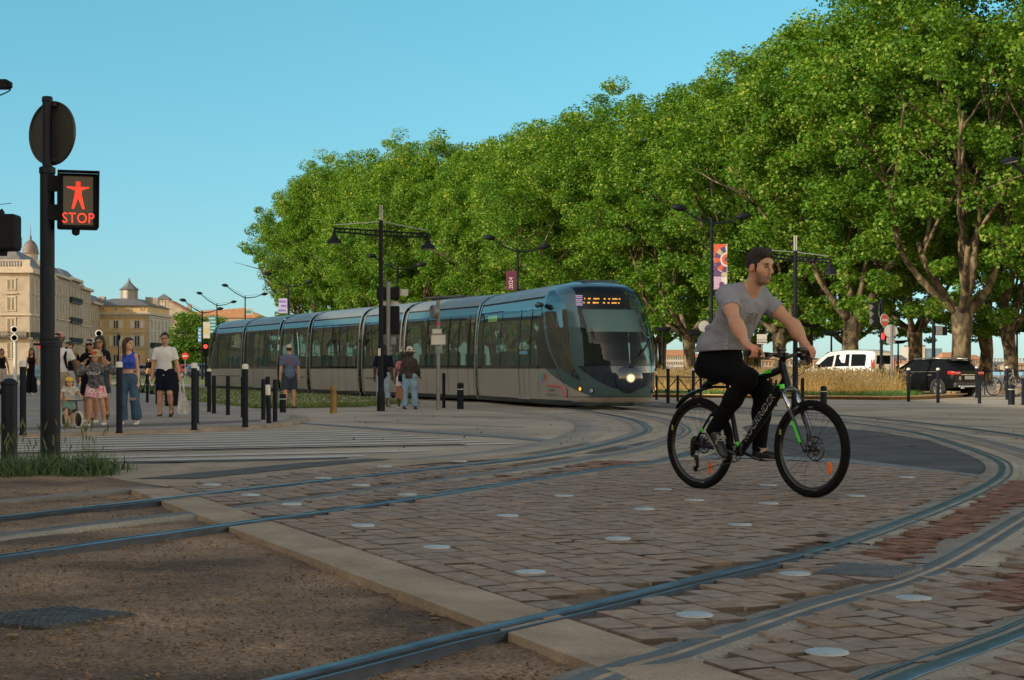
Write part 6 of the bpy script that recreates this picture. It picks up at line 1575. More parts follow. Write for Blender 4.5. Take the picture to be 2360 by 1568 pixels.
# ------------------ soft bodies from blended shapes
def _rot(R,v):return v if R is None else np.einsum('ij,...j->...i',np.array(R).T,v)
def sdf_mesh(ops,h,seed=0):
 """ops: ('c',a,b,ra,rb,k) tapered limb, ('e',c,radii,R,k) ellipsoid, ('-e',...) hollow, ('-c',...), ('clip',pt,n), ('lclip',pt,n,rad), ('noise',amp,freq)"""
 lo=np.full(3,1e9);hi=-lo
 for o in ops:
  if o[0]=='c':
   m=max(o[3],o[4])
   for p in(o[1],o[2]):lo=np.minimum(lo,np.array(p)-m);hi=np.maximum(hi,np.array(p)+m)
  elif o[0]=='e':
   m=max(o[2]);lo=np.minimum(lo,np.array(o[1])-m);hi=np.maximum(hi,np.array(o[1])+m)
 lo-=3*h;hi+=3*h
 n=np.ceil((hi-lo)/h).astype(int)+1
 ax=[lo[i]+h*np.arange(n[i])for i in range(3)]
 f=np.full(n,10.0,dtype=np.float32)
 def sub(c0,c1,m):
  a=np.maximum(0,np.floor((np.minimum(c0,c1)-m-lo)/h).astype(int));b=np.minimum(n,np.ceil((np.maximum(c0,c1)+m-lo)/h).astype(int)+1)
  s=tuple(slice(a[i],b[i])for i in range(3))
  if any(b[i]<=a[i]for i in range(3)):return None,None
  X=np.stack(np.meshgrid(ax[0][s[0]],ax[1][s[1]],ax[2][s[2]],indexing='ij'),-1)
  return s,X
 for o in ops:
  k=o[0]
  if k in('c','-c'):
   a,b=np.array(o[1],float),np.array(o[2],float);kk=o[5]if len(o)>5 else.02
   s,X=sub(a,b,max(o[3],o[4])+3*kk+3*h)
   if s is None:continue
   ba=b-a;q=X-a;t=np.clip((q@ba)/(ba@ba+1e-12),0,1)
   d=np.linalg.norm(q-t[...,None]*ba,axis=-1)-(o[3]+(o[4]-o[3])*t)
  elif k in('e','-e'):
   c=np.array(o[1],float);r=np.array(o[2],float);kk=o[4]if len(o)>4 else.02
   s,X=sub(c,c,max(r)+3*kk+3*h)
   if s is None:continue
   q=_rot(o[3]if len(o)>3 else None,X-c)
   k0=np.linalg.norm(q/r,axis=-1);k1=np.linalg.norm(q/(r*r),axis=-1)+1e-9
   d=k0*(k0-1)/k1
  elif k=='clip':
   X=np.stack(np.meshgrid(*ax,indexing='ij'),-1);f=np.maximum(f,(X-np.array(o[1]))@np.array(o[2],float));continue
  elif k=='lclip':
   c=np.array(o[1],float);s,X=sub(c,c,o[3])
   if s is None:continue
   q=X-c;d=q@np.array(o[2],float);m=np.linalg.norm(q,axis=-1)<o[3]
   f[s]=np.where(m,np.maximum(f[s],d),f[s]);continue
  elif k=='noise':
   X=np.stack(np.meshgrid(*ax,indexing='ij'),-1);r=np.random.default_rng(seed);v=0
   for _ in range(5):
    d_=r.normal(size=3);d_/=np.linalg.norm(d_);v=v+np.sin(X@d_*o[2]*r.uniform(.6,1.6)+r.uniform(0,6)+1.2*np.sin(X@r.normal(size=3)*o[2]*.4))
   f=f+(o[1]*v/3).astype(np.float32);continue
  g=f[s]
  if k[0]=='-':
   hh_=np.clip(.5-.5*(g+d)/kk,0,1);f[s]=g*(1-hh_)+(-d)*hh_+kk*hh_*(1-hh_)
  else:
   hh_=np.clip(.5+.5*(g-d)/kk,0,1);f[s]=g*(1-hh_)+d*hh_-kk*hh_*(1-hh_)
 sgn_=f<0
 cs=tuple(i-1 for i in n)
 acc=np.zeros(cs+(3,),np.float32);cnt=np.zeros(cs,np.float32)
 offs=[(i,j,k)for i in(0,1)for j in(0,1)for k in(0,1)]
 def cut(o):return tuple(slice(o[i],o[i]+cs[i])for i in range(3))
 for a in offs:
  for d_ in range(3):
   if a[d_]==0:
    b=list(a);b[d_]=1
    fa,fb=f[cut(a)],f[cut(b)];x=(fa<0)!=(fb<0)
    if not x.any():continue
    t=np.where(x,fa/np.where(x,fa-fb,1),0)
    for e in range(3):acc[...,e]+=np.where(x,a[e]+(t if e==d_ else 0),0)
    cnt+=x
 act=cnt>0;idx=-np.ones(cs,int);idx[act]=np.arange(act.sum())
 cell=np.argwhere(act);V_=(cell+acc[act]/cnt[act][:,None])*h+lo
 Fs=[]
 for d_ in range(3):
  u,v=(d_+1)%3,(d_+2)%3
  s0=[slice(None)]*3;s1=[slice(None)]*3;s0[d_]=slice(0,-1);s1[d_]=slice(1,None)
  x=sgn_[tuple(s0)]!=sgn_[tuple(s1)]
  P_=np.argwhere(x);inside=sgn_[tuple(s0)][x]
  ok=(P_[:,u]>0)&(P_[:,v]>0)&(P_[:,u]<cs[u])&(P_[:,v]<cs[v]);P_=P_[ok];inside=inside[ok]
  if not len(P_):continue
  q=[]
  for du,dv in((0,0),(1,0),(1,1),(0,1)):
   z=P_.copy();z[:,u]-=du;z[:,v]-=dv;q.append(idx[z[:,0],z[:,1],z[:,2]])
  q=np.stack(q,-1);q[~inside]=q[~inside][:,::-1]
  Fs.append(q)
 return V_,np.concatenate(Fs)
SKIN=dict(fair=(.44,.235,.155),tan=(.36,.18,.11),dark=(.085,.042,.026),light=(.50,.28,.20))
def skin_mat():return vcol_mat('skin',.5,.35,0,sss=.08,vary=.04)
def soft(name,ops,h,m,parent,paint=None,base=None,seed=0):
 V_,F_=sdf_mesh(ops,h,seed)
 cols=None
 if base is not None:
  cols=np.tile(np.array(base,np.float32),(len(V_),1))
  for(c,r,col,k)in(paint or[]):
   d=np.linalg.norm((V_-np.array(c))/np.array(r),axis=1);w=np.clip((1.15-d)/.35,0,1)[:,None]*k
   cols=cols*(1-w)+np.array(col)*w
 return np_obj(name,V_,F_,m,parent,True,colors=cols)
def rotz(a):c,s=math.cos(a),math.sin(a);return np.array([[c,-s,0],[s,c,0],[0,0,1.]])
def rotx(a):c,s=math.cos(a),math.sin(a);return np.array([[1.,0,0],[0,c,-s],[0,s,c]])
def roty(a):c,s=math.cos(a),math.sin(a);return np.array([[c,0,s],[0,1.,0],[-s,0,c]])
def head_ops(c,s,R,detail=False):
 q=lambda x,y,z:tuple(np.array(c)+R@(np.array((x,y,z))*s))
 e=lambda r:tuple(np.array(r)*s)
 k=.02*s
 ops=[('e',q(0,.012,.028),e((.076,.096,.098)),R,k),('e',q(0,-.03,-.05),e((.060,.066,.072)),R,.03*s),('e',q(0,-.062,-.098),e((.030,.028,.022)),R,.03*s),('e',q(0,-.074,.04),e((.058,.024,.03)),R,.03*s),('e',q(.05,-.045,-.02),e((.022,.03,.028)),R,.03*s),('e',q(-.05,-.045,-.02),e((.022,.03,.028)),R,.03*s),('-e',q(.033,-.103,.010),e((.019,.016,.012)),R,.012*s),('-e',q(-.033,-.103,.010),e((.019,.016,.012)),R,.012*s),('c',q(0,-.090,.022),q(0,-.116,-.024),.009*s,.013*s,.012*s),('e',q(0,-.112,-.030),e((.017,.012,.010)),R,.008*s),('e',q(0,-.093,-.058),e((.024,.010,.007)),R,.008*s),('e',q(0,-.091,-.071),e((.020,.010,.008)),R,.008*s)]
 for sx in(-1,1):
  ops+=[('e',q(sx*.079,.012,-.008),e((.009,.020,.031)),R,.008*s)]
  if detail:ops+=[('-e',q(sx*.088,.008,-.004),e((.007,.010,.017)),R,.006*s),('e',q(sx*.0125,-.106,-.033),e((.009,.009,.007)),R,.006*s)]
 return ops,q,e
def hand_ops(w,d,side_n,s=1.0,curl=.4,thumb=None):
 """relaxed hand from wrist w pointing along d; side_n = direction across the palm towards the thumb; palm normal = d x side"""
 d=np.array(d,float);d/=np.linalg.norm(d);u=np.array(side_n,float);u-=d*(u@d);u/=np.linalg.norm(u);n=np.cross(d,u)
 w=np.array(w,float);ops=[('c',w,w+d*.045*s,.026*s,.030*s,.02),('c',w+d*.04*s+u*.022*s,w+d*.085*s+u*.026*s,.017*s,.015*s,.015),('c',w+d*.04*s-u*.022*s,w+d*.08*s-u*.026*s,.017*s,.014*s,.015)]
 for i,(o_,l_)in enumerate(((.028,.072),(.010,.08),(-.009,.074),(-.027,.058))):
  a=w+d*.085*s+u*o_*s;b=a+(d*math.cos(curl)+n*math.sin(curl))*l_*.5*s;c=b+(d*math.cos(curl*2.2)+n*math.sin(curl*2.2))*l_*.5*s
  ops+=[('c',a,b,.0098*s,.009*s,.006),('c',b,c,.009*s,.0075*s,.005)]
 a=w+d*.03*s+u*.028*s;b=a+(d*.6+u*.75+n*.2)*.035*s;c=b+(d*.92+u*.2+n*.3)*.032*s
 ops+=[('c',a,b,.013*s,.011*s,.008),('c',b,c,.011*s,.009*s,.005)]
 return ops
class Person:
 """local frame: faces -Y, +X is the person's left (image right when facing the camera)"""
 def __init__(s,label,pos,rz=0,H=1.75,sex='m',skin='fair',lean=0.0,legs=((.2,.1),(-.2,.25)),arms=None,head=(0,0),width=1.0,group=None,vox=.0135,seated=False,spread=.035):
  s.H=H;k=H/1.75;s.k=k;s.vox=vox*min(1.0,k*1.05);s.skin=SKIN[skin];s.sex=sex;s.width=width
  s.root=thing('person',label,'person',pos,rz,group);width*=(.93 if H>1 else 1.0)
  sw=(.178 if sex=='m' else.152)*k*width;hw=(.088 if sex=='m' else.092)*k
  fwd=lambda a:np.array([0,-math.sin(a),-math.cos(a)])
  s.legs=[];low=1e9
  for i,sx in enumerate((-1,1)):
   ah,kn=legs[i][:2]
   hip=np.array([sx*hw,0,0]);out=np.array([sx*spread,0,0])
   knee=hip+(fwd(ah)+out)*.43*k;ank=knee+(fwd(ah-kn)+out*.6)*.42*k
   s.legs.append([hip,knee,ank]);low=min(low,ank[2])
  z0=-low+.075*k
  if seated:z0=.92*k if not isinstance(seated,float)else seated
  for l in s.legs:
   for j in l:j[2]+=z0
  s.hz=z0;T=rotx(lean)
  tl=lambda x,y,z:np.array([0,0,z0])+T@np.array((x,y,z))*k
  s.tl=tl;s.T=T
  s.sh=[tl(-sw/k,.01,.465),tl(sw/k,.01,.465)]
  s.neck=tl(0,.005,.535);s.hc=tl(0,-.022,.70)
  s.arms=[]
  arms=arms or(((-.12,.05,-1),(-.05,-.2,-1)),((.12,.05,-1),(.05,-.2,-1)))
  for i in(0,1):
   a,b=(np.array(v,float)/np.linalg.norm(v)for v in arms[i])
   el=s.sh[i]+a*.29*k;wr_=el+b*.255*k;s.arms.append([s.sh[i],el,wr_,b])
  s.R=rotz(head[0])@rotx(head[1])
 def torso(s,g=0.0,wz_=1.0):
  k=s.k;w=s.width;f=s.sex=='f';tl=s.tl;T=s.T
  sw=abs(s.sh[0][0]-s.sh[1][0])/2
  o=[('e',tl(0,.01,.0),((.152 if f else.140)*k*w+g,.104*k*w+g,.12*k+g),T,.05),('e',tl(0,.0,.17),((.112 if f else.132)*k*w+g,.092*k*w+g,.15*k+g),T,.06),('e',tl(0,.0,.35),((.132 if f else.155)*k*w+g,.104*k*w+g,.165*k+g),T,.06),('c',s.sh[0]*.85+s.sh[1]*.15,s.sh[1]*.85+s.sh[0]*.15,.052*k+g*.7,.052*k+g*.7,.05),('e',tl(0,.02,.485),(.095*k+g,.065*k+g,.065*k+g*.5),T,.05)]
  if f:o+=[('e',tl(sx*.065,-.085,.345),(.058*k+g,.05*k+g,.055*k+g),T,.04)for sx in(-1,1)]
  return o
 def leg_ops(s,g=0.0,upto=1.0,flare=0.0,base=(.080,.058,.055,.038)):
  k=s.k;o=[]
  b=base
  for hip,knee,ank in s.legs:
   o.append(('c',hip+np.array([0,.0,.0]),knee,b[0]*k*s.width+g,b[1]*k+g*.9+flare*.4,.03))
   if upto>1:o.append(('c',knee,knee+(ank-knee)*(upto-1),b[2]*k+g+flare*.4,(b[2]+(b[3]-b[2])*(upto-1))*k+g+flare,.02))
   if g==0 and upto>=2:o.append(('e',knee+(ank-knee)*.3+np.array([0,.014,0]),(.052*k,.056*k,.12*k),None,.04))
  return o
 def body(s,feet=False,dark=None):
  k=s.k
  ops=s.torso(-.012)+[('c',s.neck-np.array([0,0,.05])*k,s.hc-s.R@np.array([0,-.01,.06])*k,.056*k,.050*k,.03)]
  ho,s.q,s.e=head_ops(s.hc,k*(1.0 if s.H>1.3 else 1.0+(1.3-s.H)*.9),s.R)
  ops+=ho
  for i,(a,b,c,d)in enumerate(s.arms):
   m=1.0 if s.sex=='m' else.84
   ops+=[('c',a,b,.052*k*m,.041*k*m,.03),('c',b,b+(c-b)*.35,.042*k*m,.042*k*m,.02),('c',b+(c-b)*.35,c,.042*k*m,.027*k*m,.02)]
   ops+=hand_ops(c,d,(0,-1,.2),k*1.05,.45)
  ops+=s.leg_ops(0,2.0)
  for hip,knee,ank in s.legs:ops.append(('c',ank,ank+np.array([0,-.12,-.035])*k,.036*k,.03*k,.02))
  q=s.q;hs=k*(1.0 if s.H>1.3 else 1.0+(1.3-s.H)*.9)
  sk=np.array(s.skin)
  paint=[(q(0,-.095,-.064),(.026*hs,.02*hs,.014*hs),sk*np.array((.85,.5,.5)),.8)]
  for sx in(-1,1):paint+=[(q(sx*.033,-.088,.011),(.017*hs,.018*hs,.009*hs),(.03,.02,.018),.85),(q(sx*.034,-.095,.034),(.024*hs,.02*hs,.006*hs),(.05,.03,.02),.8)]
  if getattr(s,'beard',0):paint+=[(q(0,-.07,-.085),(.06*hs,.06*hs,.04*hs),sk*.35,s.beard)]
  s.b=soft('body',ops,s.vox,skin_mat(),s.root,paint,s.skin)
  return s
 def top(s,m,sleeve=.5,hem=-.08,g=.014,neck=True,name='shirt',wz_=1.0,cropz=None,seed=1,strap=False,loose=0.0,straps=None):
  k=s.k;ops=s.torso(g+loose)
  if sleeve>0:
   for a,b,c,d in s.arms:
    e1=a+(b-a)*min(1,sleeve*1.0)if sleeve<=1 else b
    m_=1.0 if s.sex=='m' else.86
    ops+=[('c',a,e1,.056*k*m_+g*.5+loose*.5,.056*k*m_+g*.8+loose*.8,.03)]
    if sleeve>1:
     e2=b+(c-b)*(sleeve-1);ops+=[('c',b,e2,.052*k*m_+g+loose,.036*k*m_+g+loose*.6,.02),('lclip',e2,(c-b)/np.linalg.norm(c-b),.12)]
    else:ops+=[('lclip',e1,(b-a)/np.linalg.norm(b-a),.11*k)]
  if neck:ops+=[('-e',s.neck+np.array([0,-.035,.055])*k,(.075*k,.075*k,.065*k),None,.012)]
  if strap:
   for sx in(-1,1):ops+=[('-e',s.tl(sx*.205,0,.50),(.075*k,.2*k,.13*k),s.T,.015)]
   ops+=[('-e',s.neck+np.array([0,-.06,.02])*k,(.085*k,.09*k,.085*k),None,.012)]
  z=s.hz+hem*k
  ops+=[('noise',.005,26),('clip',(0,0,z),(0,0,-1))]
  return soft(name,ops,s.vox,m,s.root,seed=seed)
 def bottom(s,m,upto=2.0,g=.016,flare=.0,name='trousers',top=.09,seed=2,base=(.078,.058,.055,.040)):
  k=s.k
  ops=[o for o in s.torso(g)[:2]]+s.leg_ops(g,upto,flare,base)
  for hip,knee,ank in s.legs:
   e=knee+(ank-knee)*(upto-1)if upto>1 else hip+(knee-hip)*upto
   ax_=(ank-knee)if upto>1 else(knee-hip)
   if upto<=1:
    ops=[o for o in ops if not(o[0]=='c' and o[1]is not None and np.allclose(o[1],hip))]+[('c',hip,e,.082*k*s.width+g,.070*k*s.width+g+flare,.03)]
   ops.append(('lclip',e,ax_/np.linalg.norm(ax_),.15*k))
  ops+=[('noise',.005,22),('clip',(0,0,s.hz+top*k),(0,0,1))]
  return soft(name,ops,s.vox,m,s.root,seed=seed)
 def skirt(s,m,z1,z0,r1,r0,name='skirt',seed=3):
  k=s.k;ops=[('c',(0,0,s.hz+z1*k),(0,0,s.hz+z0*k),r1*k,r0*k,.02),('noise',.008,24),('clip',(0,0,s.hz+z0*k),(0,0,-1)),('clip',(0,0,s.hz+z1*k),(0,0,1))]
  return soft(name,ops,s.vox,m,s.root,seed=seed)
 def shoes(s,m,sole=None,hi=False,rz_=(0,0)):
  k=s.k
  for i,(hip,knee,ank)in enumerate(s.legs):
   sd=ank-knee;a=math.atan2(-sd[1],-sd[2]);pitch=min(.9,max(-.3,-a*.9))if abs(a)>.3 else 0
   R=rotz(rz_[i])@rotx(pitch)
   q=lambda x,y,z:ank+R@np.array((x,y,z))*k
   ops=[('e',q(0,.01,-.032),(.043*k,.055*k,.042*k),R,.02),('e',q(0,-.085,-.042),(.046*k,.085*k,.032*k),R,.03),('e',q(0,-.15,-.05),(.040*k,.045*k,.024*k),R,.02)]
   if hi:ops+=[('c',q(0,.0,-.02),q(0,.0,.06),.044*k,.043*k,.02)]
   ops+=[('clip',q(0,0,-.073),tuple(R@np.array((0,0,-1.))))]
   sh_=soft('shoe',ops,s.vox*.8,m,s.root)
   if sole:
    ops=[('e',q(0,.01,-.066),(.045*k,.06*k,.022*k),R,.02),('e',q(0,-.1,-.066),(.048*k,.1*k,.022*k),R,.02),('clip',q(0,0,-.075),tuple(R@np.array((0,0,-1.))))]
    soft('sole',ops,s.vox*.8,sole,sh_)
  return s
 def hair(s,m,length=0.0,vol=1.0,back=0.0,seed=4,fringe=.045,name='hair'):
  q,e,R=s.q,s.e,s.R
  ops=[('e',q(0,.018,.040),e((.084*vol,.104*vol,.098*vol)),R,.02),('e',q(0,-.05,.085),e((.062*vol,.045,.035)),R,.03)]
  if length>0:
   for sx in(-1,0,1):
    a=q(sx*.06,.055,.01);b=np.array(a)+np.array([sx*.02,.035+back,-length]);ops+=[('c',a,b,.05*s.k,.035*s.k,.04)]
   for sx in(-1,1):a=q(sx*.074,.0,.02);b=np.array(a)+np.array([sx*.02,.0,-length*.8]);ops+=[('c',a,b,.022*s.k,.02*s.k,.03)]
  ops+=[('noise',.006,60),('-e',q(0,-.100,-.030),e((.072,.075,.098)),R,.012)]
  if length==0:ops+=[('-e',q(.085,-.02,-.07),e((.05,.07,.07)),R,.01),('-e',q(-.085,-.02,-.07),e((.05,.07,.07)),R,.01),('clip',q(0,.05,-.075),tuple(R@np.array((0,0,-1.))))]
  return soft(name,ops,s.vox*.85,m,s.root,seed=seed)
 def sunglasses(s,m=None):
  q=s.q;mb=MB();Mx=lambda p:Matrix.Translation(p)@Matrix([list(r)+[0]for r in s.R]+[[0,0,0,1]])
  for sx in(-1,1):
   mb.lathe([(0,-.006),(.024*s.k,-.004),(.026*s.k,.003),(0,.004)],14,M=Mx(q(sx*.034,-.108,.008))@Matrix.Rotation(PI/2,4,'X'))
   mb.tube([q(sx*.058,-.104,.012),q(sx*.082,-.03,.012),q(sx*.082,.02,.006)],.004,5)
  mb.tube([q(-.012,-.112,.014),q(.012,-.112,.014)],.004,5)
  return mb.build('sunglasses',m or M_BGLOSS,s.root,smooth=40)
 def hat(s,m,brim=.15,crown=.10,tilt=0.0,band=None,name='hat',cap=False):
  q=s.q;e=s.e;R=s.R
  if cap:
   ops=[('e',q(0,.012,.055),e((.088,.108,.090)),R,.01),('clip',q(0,0,.045),tuple(R@np.array((0,.0,-1.)))),('e',q(0,-.135,.052),e((.068,.075,.010)),R,.01)]
   return soft(name,ops,s.vox*.75,m,s.root)
  M_=Matrix.Translation(q(0,.01,.05))@Matrix([list(r)+[0]for r in(R@rotx(tilt))]+[[0,0,0,1]])@Matrix.Scale(s.e((1,))[0],4)
  mb=MB();mb.lathe([(brim,-.045),(brim*.95,-.032),(brim*.7,-.012),(.098,.0),(.094,.03),(.088,crown*.75),(.06,crown),(0,crown*1.04)],28,M=M_);h_=mb.build(name,m,s.root,smooth=True)
  if band:mb=MB();mb.lathe([(.101,.004),(.098,.03)],24,M=M_);mb.build('band',band,h_)
  return h_
M_WHITE=mat('white_cotton',(.62,.60,.62),.8,var=.07,vscale=9,bump=.25,bscale=35);M_HBROWN=mat('brown_hair',(.035,.018,.011),.55,var=.3,vscale=60,bump=.4,bscale=120);M_HDARK=mat('dark_hair',(.014,.009,.007),.5,var=.3,vscale=60,bump=.4,bscale=120)
M_BLK=mat('black_cloth',(.008,.008,.010),.9,var=.1,vscale=9,spec=.1);M_NVY=mat('navy_cloth',(.009,.012,.026),.9,var=.15,vscale=9,spec=.1);M_KHA=mat('khaki_cloth',(.33,.25,.18),.85,var=.1,vscale=9)
M_SHOEW=mat('white_leather',(.62,.60,.58),.55,var=.06);M_SHOEB=mat('black_shoe',(.012,.012,.013),.5,var=.1);M_SOLE=mat('rubber_sole',(.50,.48,.45),.7,var=.06)
M_DENIM=mat('blue_denim',(.042,.105,.19),.85,var=.28,vscale=5,bump=.3,bscale=60,col2=(.02,.05,.105));M_LDENIM=mat('light_denim',(.21,.36,.50),.85,var=.2,vscale=5,bump=.3,bscale=60)
def at(x,y,z=0.055):
 p=G(x,y,z);return(p.x,p.y,z)
p=Person('man in sunglasses walking in a white T-shirt and black shorts, carrying a tote bag',at(380,962),.06,1.65,'m','fair',0,((-.04,.12),(.12,.62)),(((-.22,.05,-1),(-.10,-.15,-1)),((.26,.05,-1),(.20,-.10,-1))),(.0,.0),1.02,'people walking on the pavement')
p.beard=.45;p.body();p.top(M_WHITE,.72,-.10,.013,loose=.004);p.bottom(M_NVY,.86,.014,.012,'shorts',seed=5);p.shoes(M_SHOEB,M_SOLE,True);p.hair(M_HDARK,0,1.03);p.sunglasses()
hw=p.arms[1][2]
b=thing('tote_bag','white printed tote bag hanging from the hand of the man in the white T-shirt','bag',tuple(Vector(at(380,962))+Vector((hw[0]+.02,hw[1],hw[2]-.08))))
mb=MB();mb.add([(-.02,-.02,-.22),(.09,-.03,-.25),(.17,.03,-.60),(.14,.05,-.66),(.0,.0,-.68),(-.05,-.03,-.60),(-.02,.05,-.22),(.09,.05,-.25),(.17,.10,-.60),(.14,.10,-.66),(.0,.09,-.68),(-.05,.06,-.6)],[(0,1,2,3,4,5),(11,10,9,8,7,6)]+[(i,(i+1)%6,6+(i+1)%6,6+i)for i in range(6)]);bb=mb.build('bag_body',mat('canvas',(.55,.53,.50),.85,var=.3,vscale=16,col2=(.30,.29,.29)),b)
mb=MB()
for y in(-.02,.05):mb.tube([(0,y,-.22),(-.01,y*.3,.0),(.05,y*.3,.0),(.08,y,-.24)],.008,5)
mb.build('handles',M_WHITE,b)
p=Person('long-haired woman in a blue crop top and ripped wide jeans, looking to her left',at(297,979),-.1,1.47,'f','light',0,((.13,.1),(-.10,.2)),(((-.10,.10,-1),(.03,-.28,-1)),((.10,.12,-1),(.04,-.02,-1))),(1.05,0),1.0,'people walking on the pavement')
p.body();p.top(mat('cobalt_jersey',(.012,.055,.42),.7,var=.12,vscale=9),0,.20,.010,False,'crop_top',strap=True);p.bottom(M_DENIM,1.95,.010,.022,'jeans',.11,base=(.078,.068,.070,.072));p.shoes(M_SHOEW,M_SOLE);p.hair(M_HBROWN,.30,1.0,.02)
mb=MB();kn=p.legs[1][1];mb.lathe([(0,0),(.06,.0),(.05,.01)],8,M=Matrix.Translation((kn[0],kn[1]-.118,kn[2]+.02))@Matrix.Rotation(PI/2,4,'X')@Matrix.Scale(.5,4,Vector((0,1,0))));mb.build('knee_rip',mat('rip_skin',(.40,.25,.2),.7,var=.3,vscale=30),p.root)
p=Person('girl in a straw hat, dark patterned sweatshirt and pink floral shorts',at(221,982),.0,1.24,'f','fair',0,((.12,.12),(-.10,.18)),(((-.75,-.05,-.5),(.40,.02,.75)),((.80,-.05,-.35),(-.50,.02,.70))),(-.12,.0),1.05,'people walking on the pavement',spread=.10)
p.body();p.top(mat('tie_dye',(.011,.011,.014),.8,var=.1,vscale=22,col2=(.13,.13,.14),vdet=3),1.85,-.05,.018,True,'sweatshirt',loose=.02);p.bottom(mat('floral_cloth',(.66,.60,.60),.8,vscale=26,col2=(.55,.04,.12),vdet=2),.62,.024,.025,'shorts');p.shoes(M_SHOEW,M_SOLE);p.hair(mat('fair_hair',(.20,.12,.055),.6,var=.3,vscale=60),.22,1.0)
p.hat(mat('straw_hat',(.44,.30,.17),.8,var=.15,vscale=40,bump=.4,bscale=150),.155,.105,.12)
v,f=text_geo('ORKLY',.07);mb=MB();c=p.tl(0,-.215,.30);mb.add(v,f,basis(Vector(c),Vector((1,0,0)),Vector((0,0,1)),Vector((0,-1,0))));mb.build('lettering',M_CAP,p.root)
mb=MB();q=p.q(-.01,-.115,.075)
for k in range(5):a=2*PI*k/5;mb.lathe([(.014,-.006),(.016,0),(0,.008)],7,M=Matrix.Translation((q[0]+.014*math.cos(a),q[1],q[2]+.014*math.sin(a)))@Matrix.Rotation(PI/2,4,'X'))
mb.build('hat_flower',mat('flower_red',(.6,.03,.03),.7,var=.05),p.root)
p=Person('woman in a patterned cap and sunglasses behind the girl, both hands raised',at(209,975),.0,1.47,'f','tan',0,((-.08,.1),(.10,.2)),(((-.55,-.25,-.75),(.10,-.25,.95)),((.60,-.25,-.72),(-.25,-.3,.92))),(0,.05),1.02,'people walking on the pavement')
p.body();p.top(M_BLK,.5,-.08,.012);p.bottom(M_BLK,.8,.02,.02,'shorts');p.shoes(M_SHOEW,M_SOLE);p.hair(M_HDARK,.16);p.sunglasses();p.hat(mat('patterned_cap',(.60,.58,.58),.8,vscale=34,col2=(.02,.02,.03),vdet=2),cap=True,name='cap')
p=Person('curly dark-haired woman in sunglasses and dark clothes, right behind the patterned cap',at(230,968),.1,1.55,'f','tan',0,((.16,.1),(-.12,.5)),(((-.1,.05,-1),(.05,-.3,-1)),((.14,.08,-1),(.08,-.1,-1))),(-.1,0),1.05,'people walking on the pavement')
p.body();p.top(M_NVY,.6,-.3,.02,name='jacket');p.bottom(mat('dark_denim',(.02,.035,.06),.85,var=.2,vscale=8),.85,.02,.02,'shorts');p.shoes(mat('brown_shoe',(.05,.03,.022),.6,var=.1));p.hair(M_HDARK,.20,1.16,seed=9);p.sunglasses()
tp=at(160,985)
p=Person('toddler in a yellow helmet and cream T-shirt riding a balance bike',tp,.25,.78,'m','fair',-.06,((.55,.35),(.25,.35)),(((-.3,-.55,-.7),(-.0,-.8,-.45)),((.45,-.5,-.55),(.15,-.85,-.25))),(.1,.0),1.12,None,vox=.013)
p.body();p.top(mat('cream_print',(.50,.46,.39),.85,vscale=22,col2=(.25,.21,.20),vdet=2),.6,-.08,.014,loose=.006);p.bottom(mat('sage_cloth',(.15,.25,.21),.85,var=.1),.7,.02,.01,'shorts');p.shoes(mat('grey_sandal',(.3,.28,.25),.7,var=.2),M_SOLE);p.hair(M_HBROWN,0,.98)
ops=[('e',p.q(0,.012,.052),p.e((.104,.122,.098)),p.R,.02),('clip',p.q(0,-.02,.030),tuple(p.R@np.array((0,-.15,-1.))))]
soft('helmet',ops,.011,mat('yellow_helmet',(.62,.36,.015),.35,var=.03,coat=.4),p.root)
mb=MB()
for sx in(-1,1):mb.tube([p.q(sx*.088,.02,.03),p.q(sx*.078,-.01,-.06),p.q(0,-.06,-.118)],.011,6)
mb.build('helmet_strap',M_BLK,p.root)
t=thing('balance_bike','small black balance bike with white tyres under the toddler','bicycle',(tp[0]+.03,tp[1]-.02,tp[2]),-PI/2+.75);t.scale=(.86,.86,.86)
def small_wheel(parent,x,r,tyre,side=.02):
 mb=MB();mb.tube([(x+r*math.cos(a),0,r+r*math.sin(a)*1.0)for a in np.linspace(0,2*PI,29)],.022,8);w_=mb.build('wheel',tyre,parent,smooth=True)
 mb=MB();mb.lathe([(r*.84,-.012),(r*.84,.012),(.03,.03),(0,.03)],20,M=Matrix.Translation((x,0,r))@Matrix.Rotation(PI/2,4,'X'))
 mb.lathe([(0,-.03),(.03,-.03),(r*.84,-.012)],20,M=Matrix.Translation((x,0,r))@Matrix.Rotation(PI/2,4,'X'));mb.build('rim',M_BGLOSS,w_)
M_WT=mat('white_tyre',(.50,.47,.40),.8,var=.06)
small_wheel(t,.30,.145,M_WT);small_wheel(t,-.22,.135,M_WT)
mb=MB();mb.tube([(-.22,0,.135),(-.05,0,.26),(.20,0,.34)],.018,8);mb.tube([(.30,.0,.145),(.24,0,.32),(.19,0,.50)],.016,8);mb.tube([(-.05,0,.26),(-.09,0,.38)],.016,8);mb.build('frame',M_BGLOSS,t,smooth=True)
mb=MB();mb.tube([(.15,-.21,.52),(.19,-.1,.50),(.19,.1,.50),(.15,.21,.52)],.013,7);mb.build('handlebar',M_BGLOSS,t,smooth=True)
mb=MB();mb.tube([(.15,-.22,.52),(.16,-.13,.512)],.02,8);mb.build('grip',mat('orange_grip',(.55,.22,.02),.6,var=.05),t);mb=MB();mb.bbox((-.1,0,.40),(.2,.11,.05),.02);mb.build('saddle',M_BLK,t)
p=Person('man in a red-white cap with a dark backpack, half hidden by the big pole',at(137,980),.15,1.55,'m','dark',0,((.12,.1),(-.1,.3)),(((-.16,.05,-1),(-.1,-.25,-1)),((.42,.12,-1),(.18,-.12,-1))),(-.5,0),1.05,'people walking on the pavement')
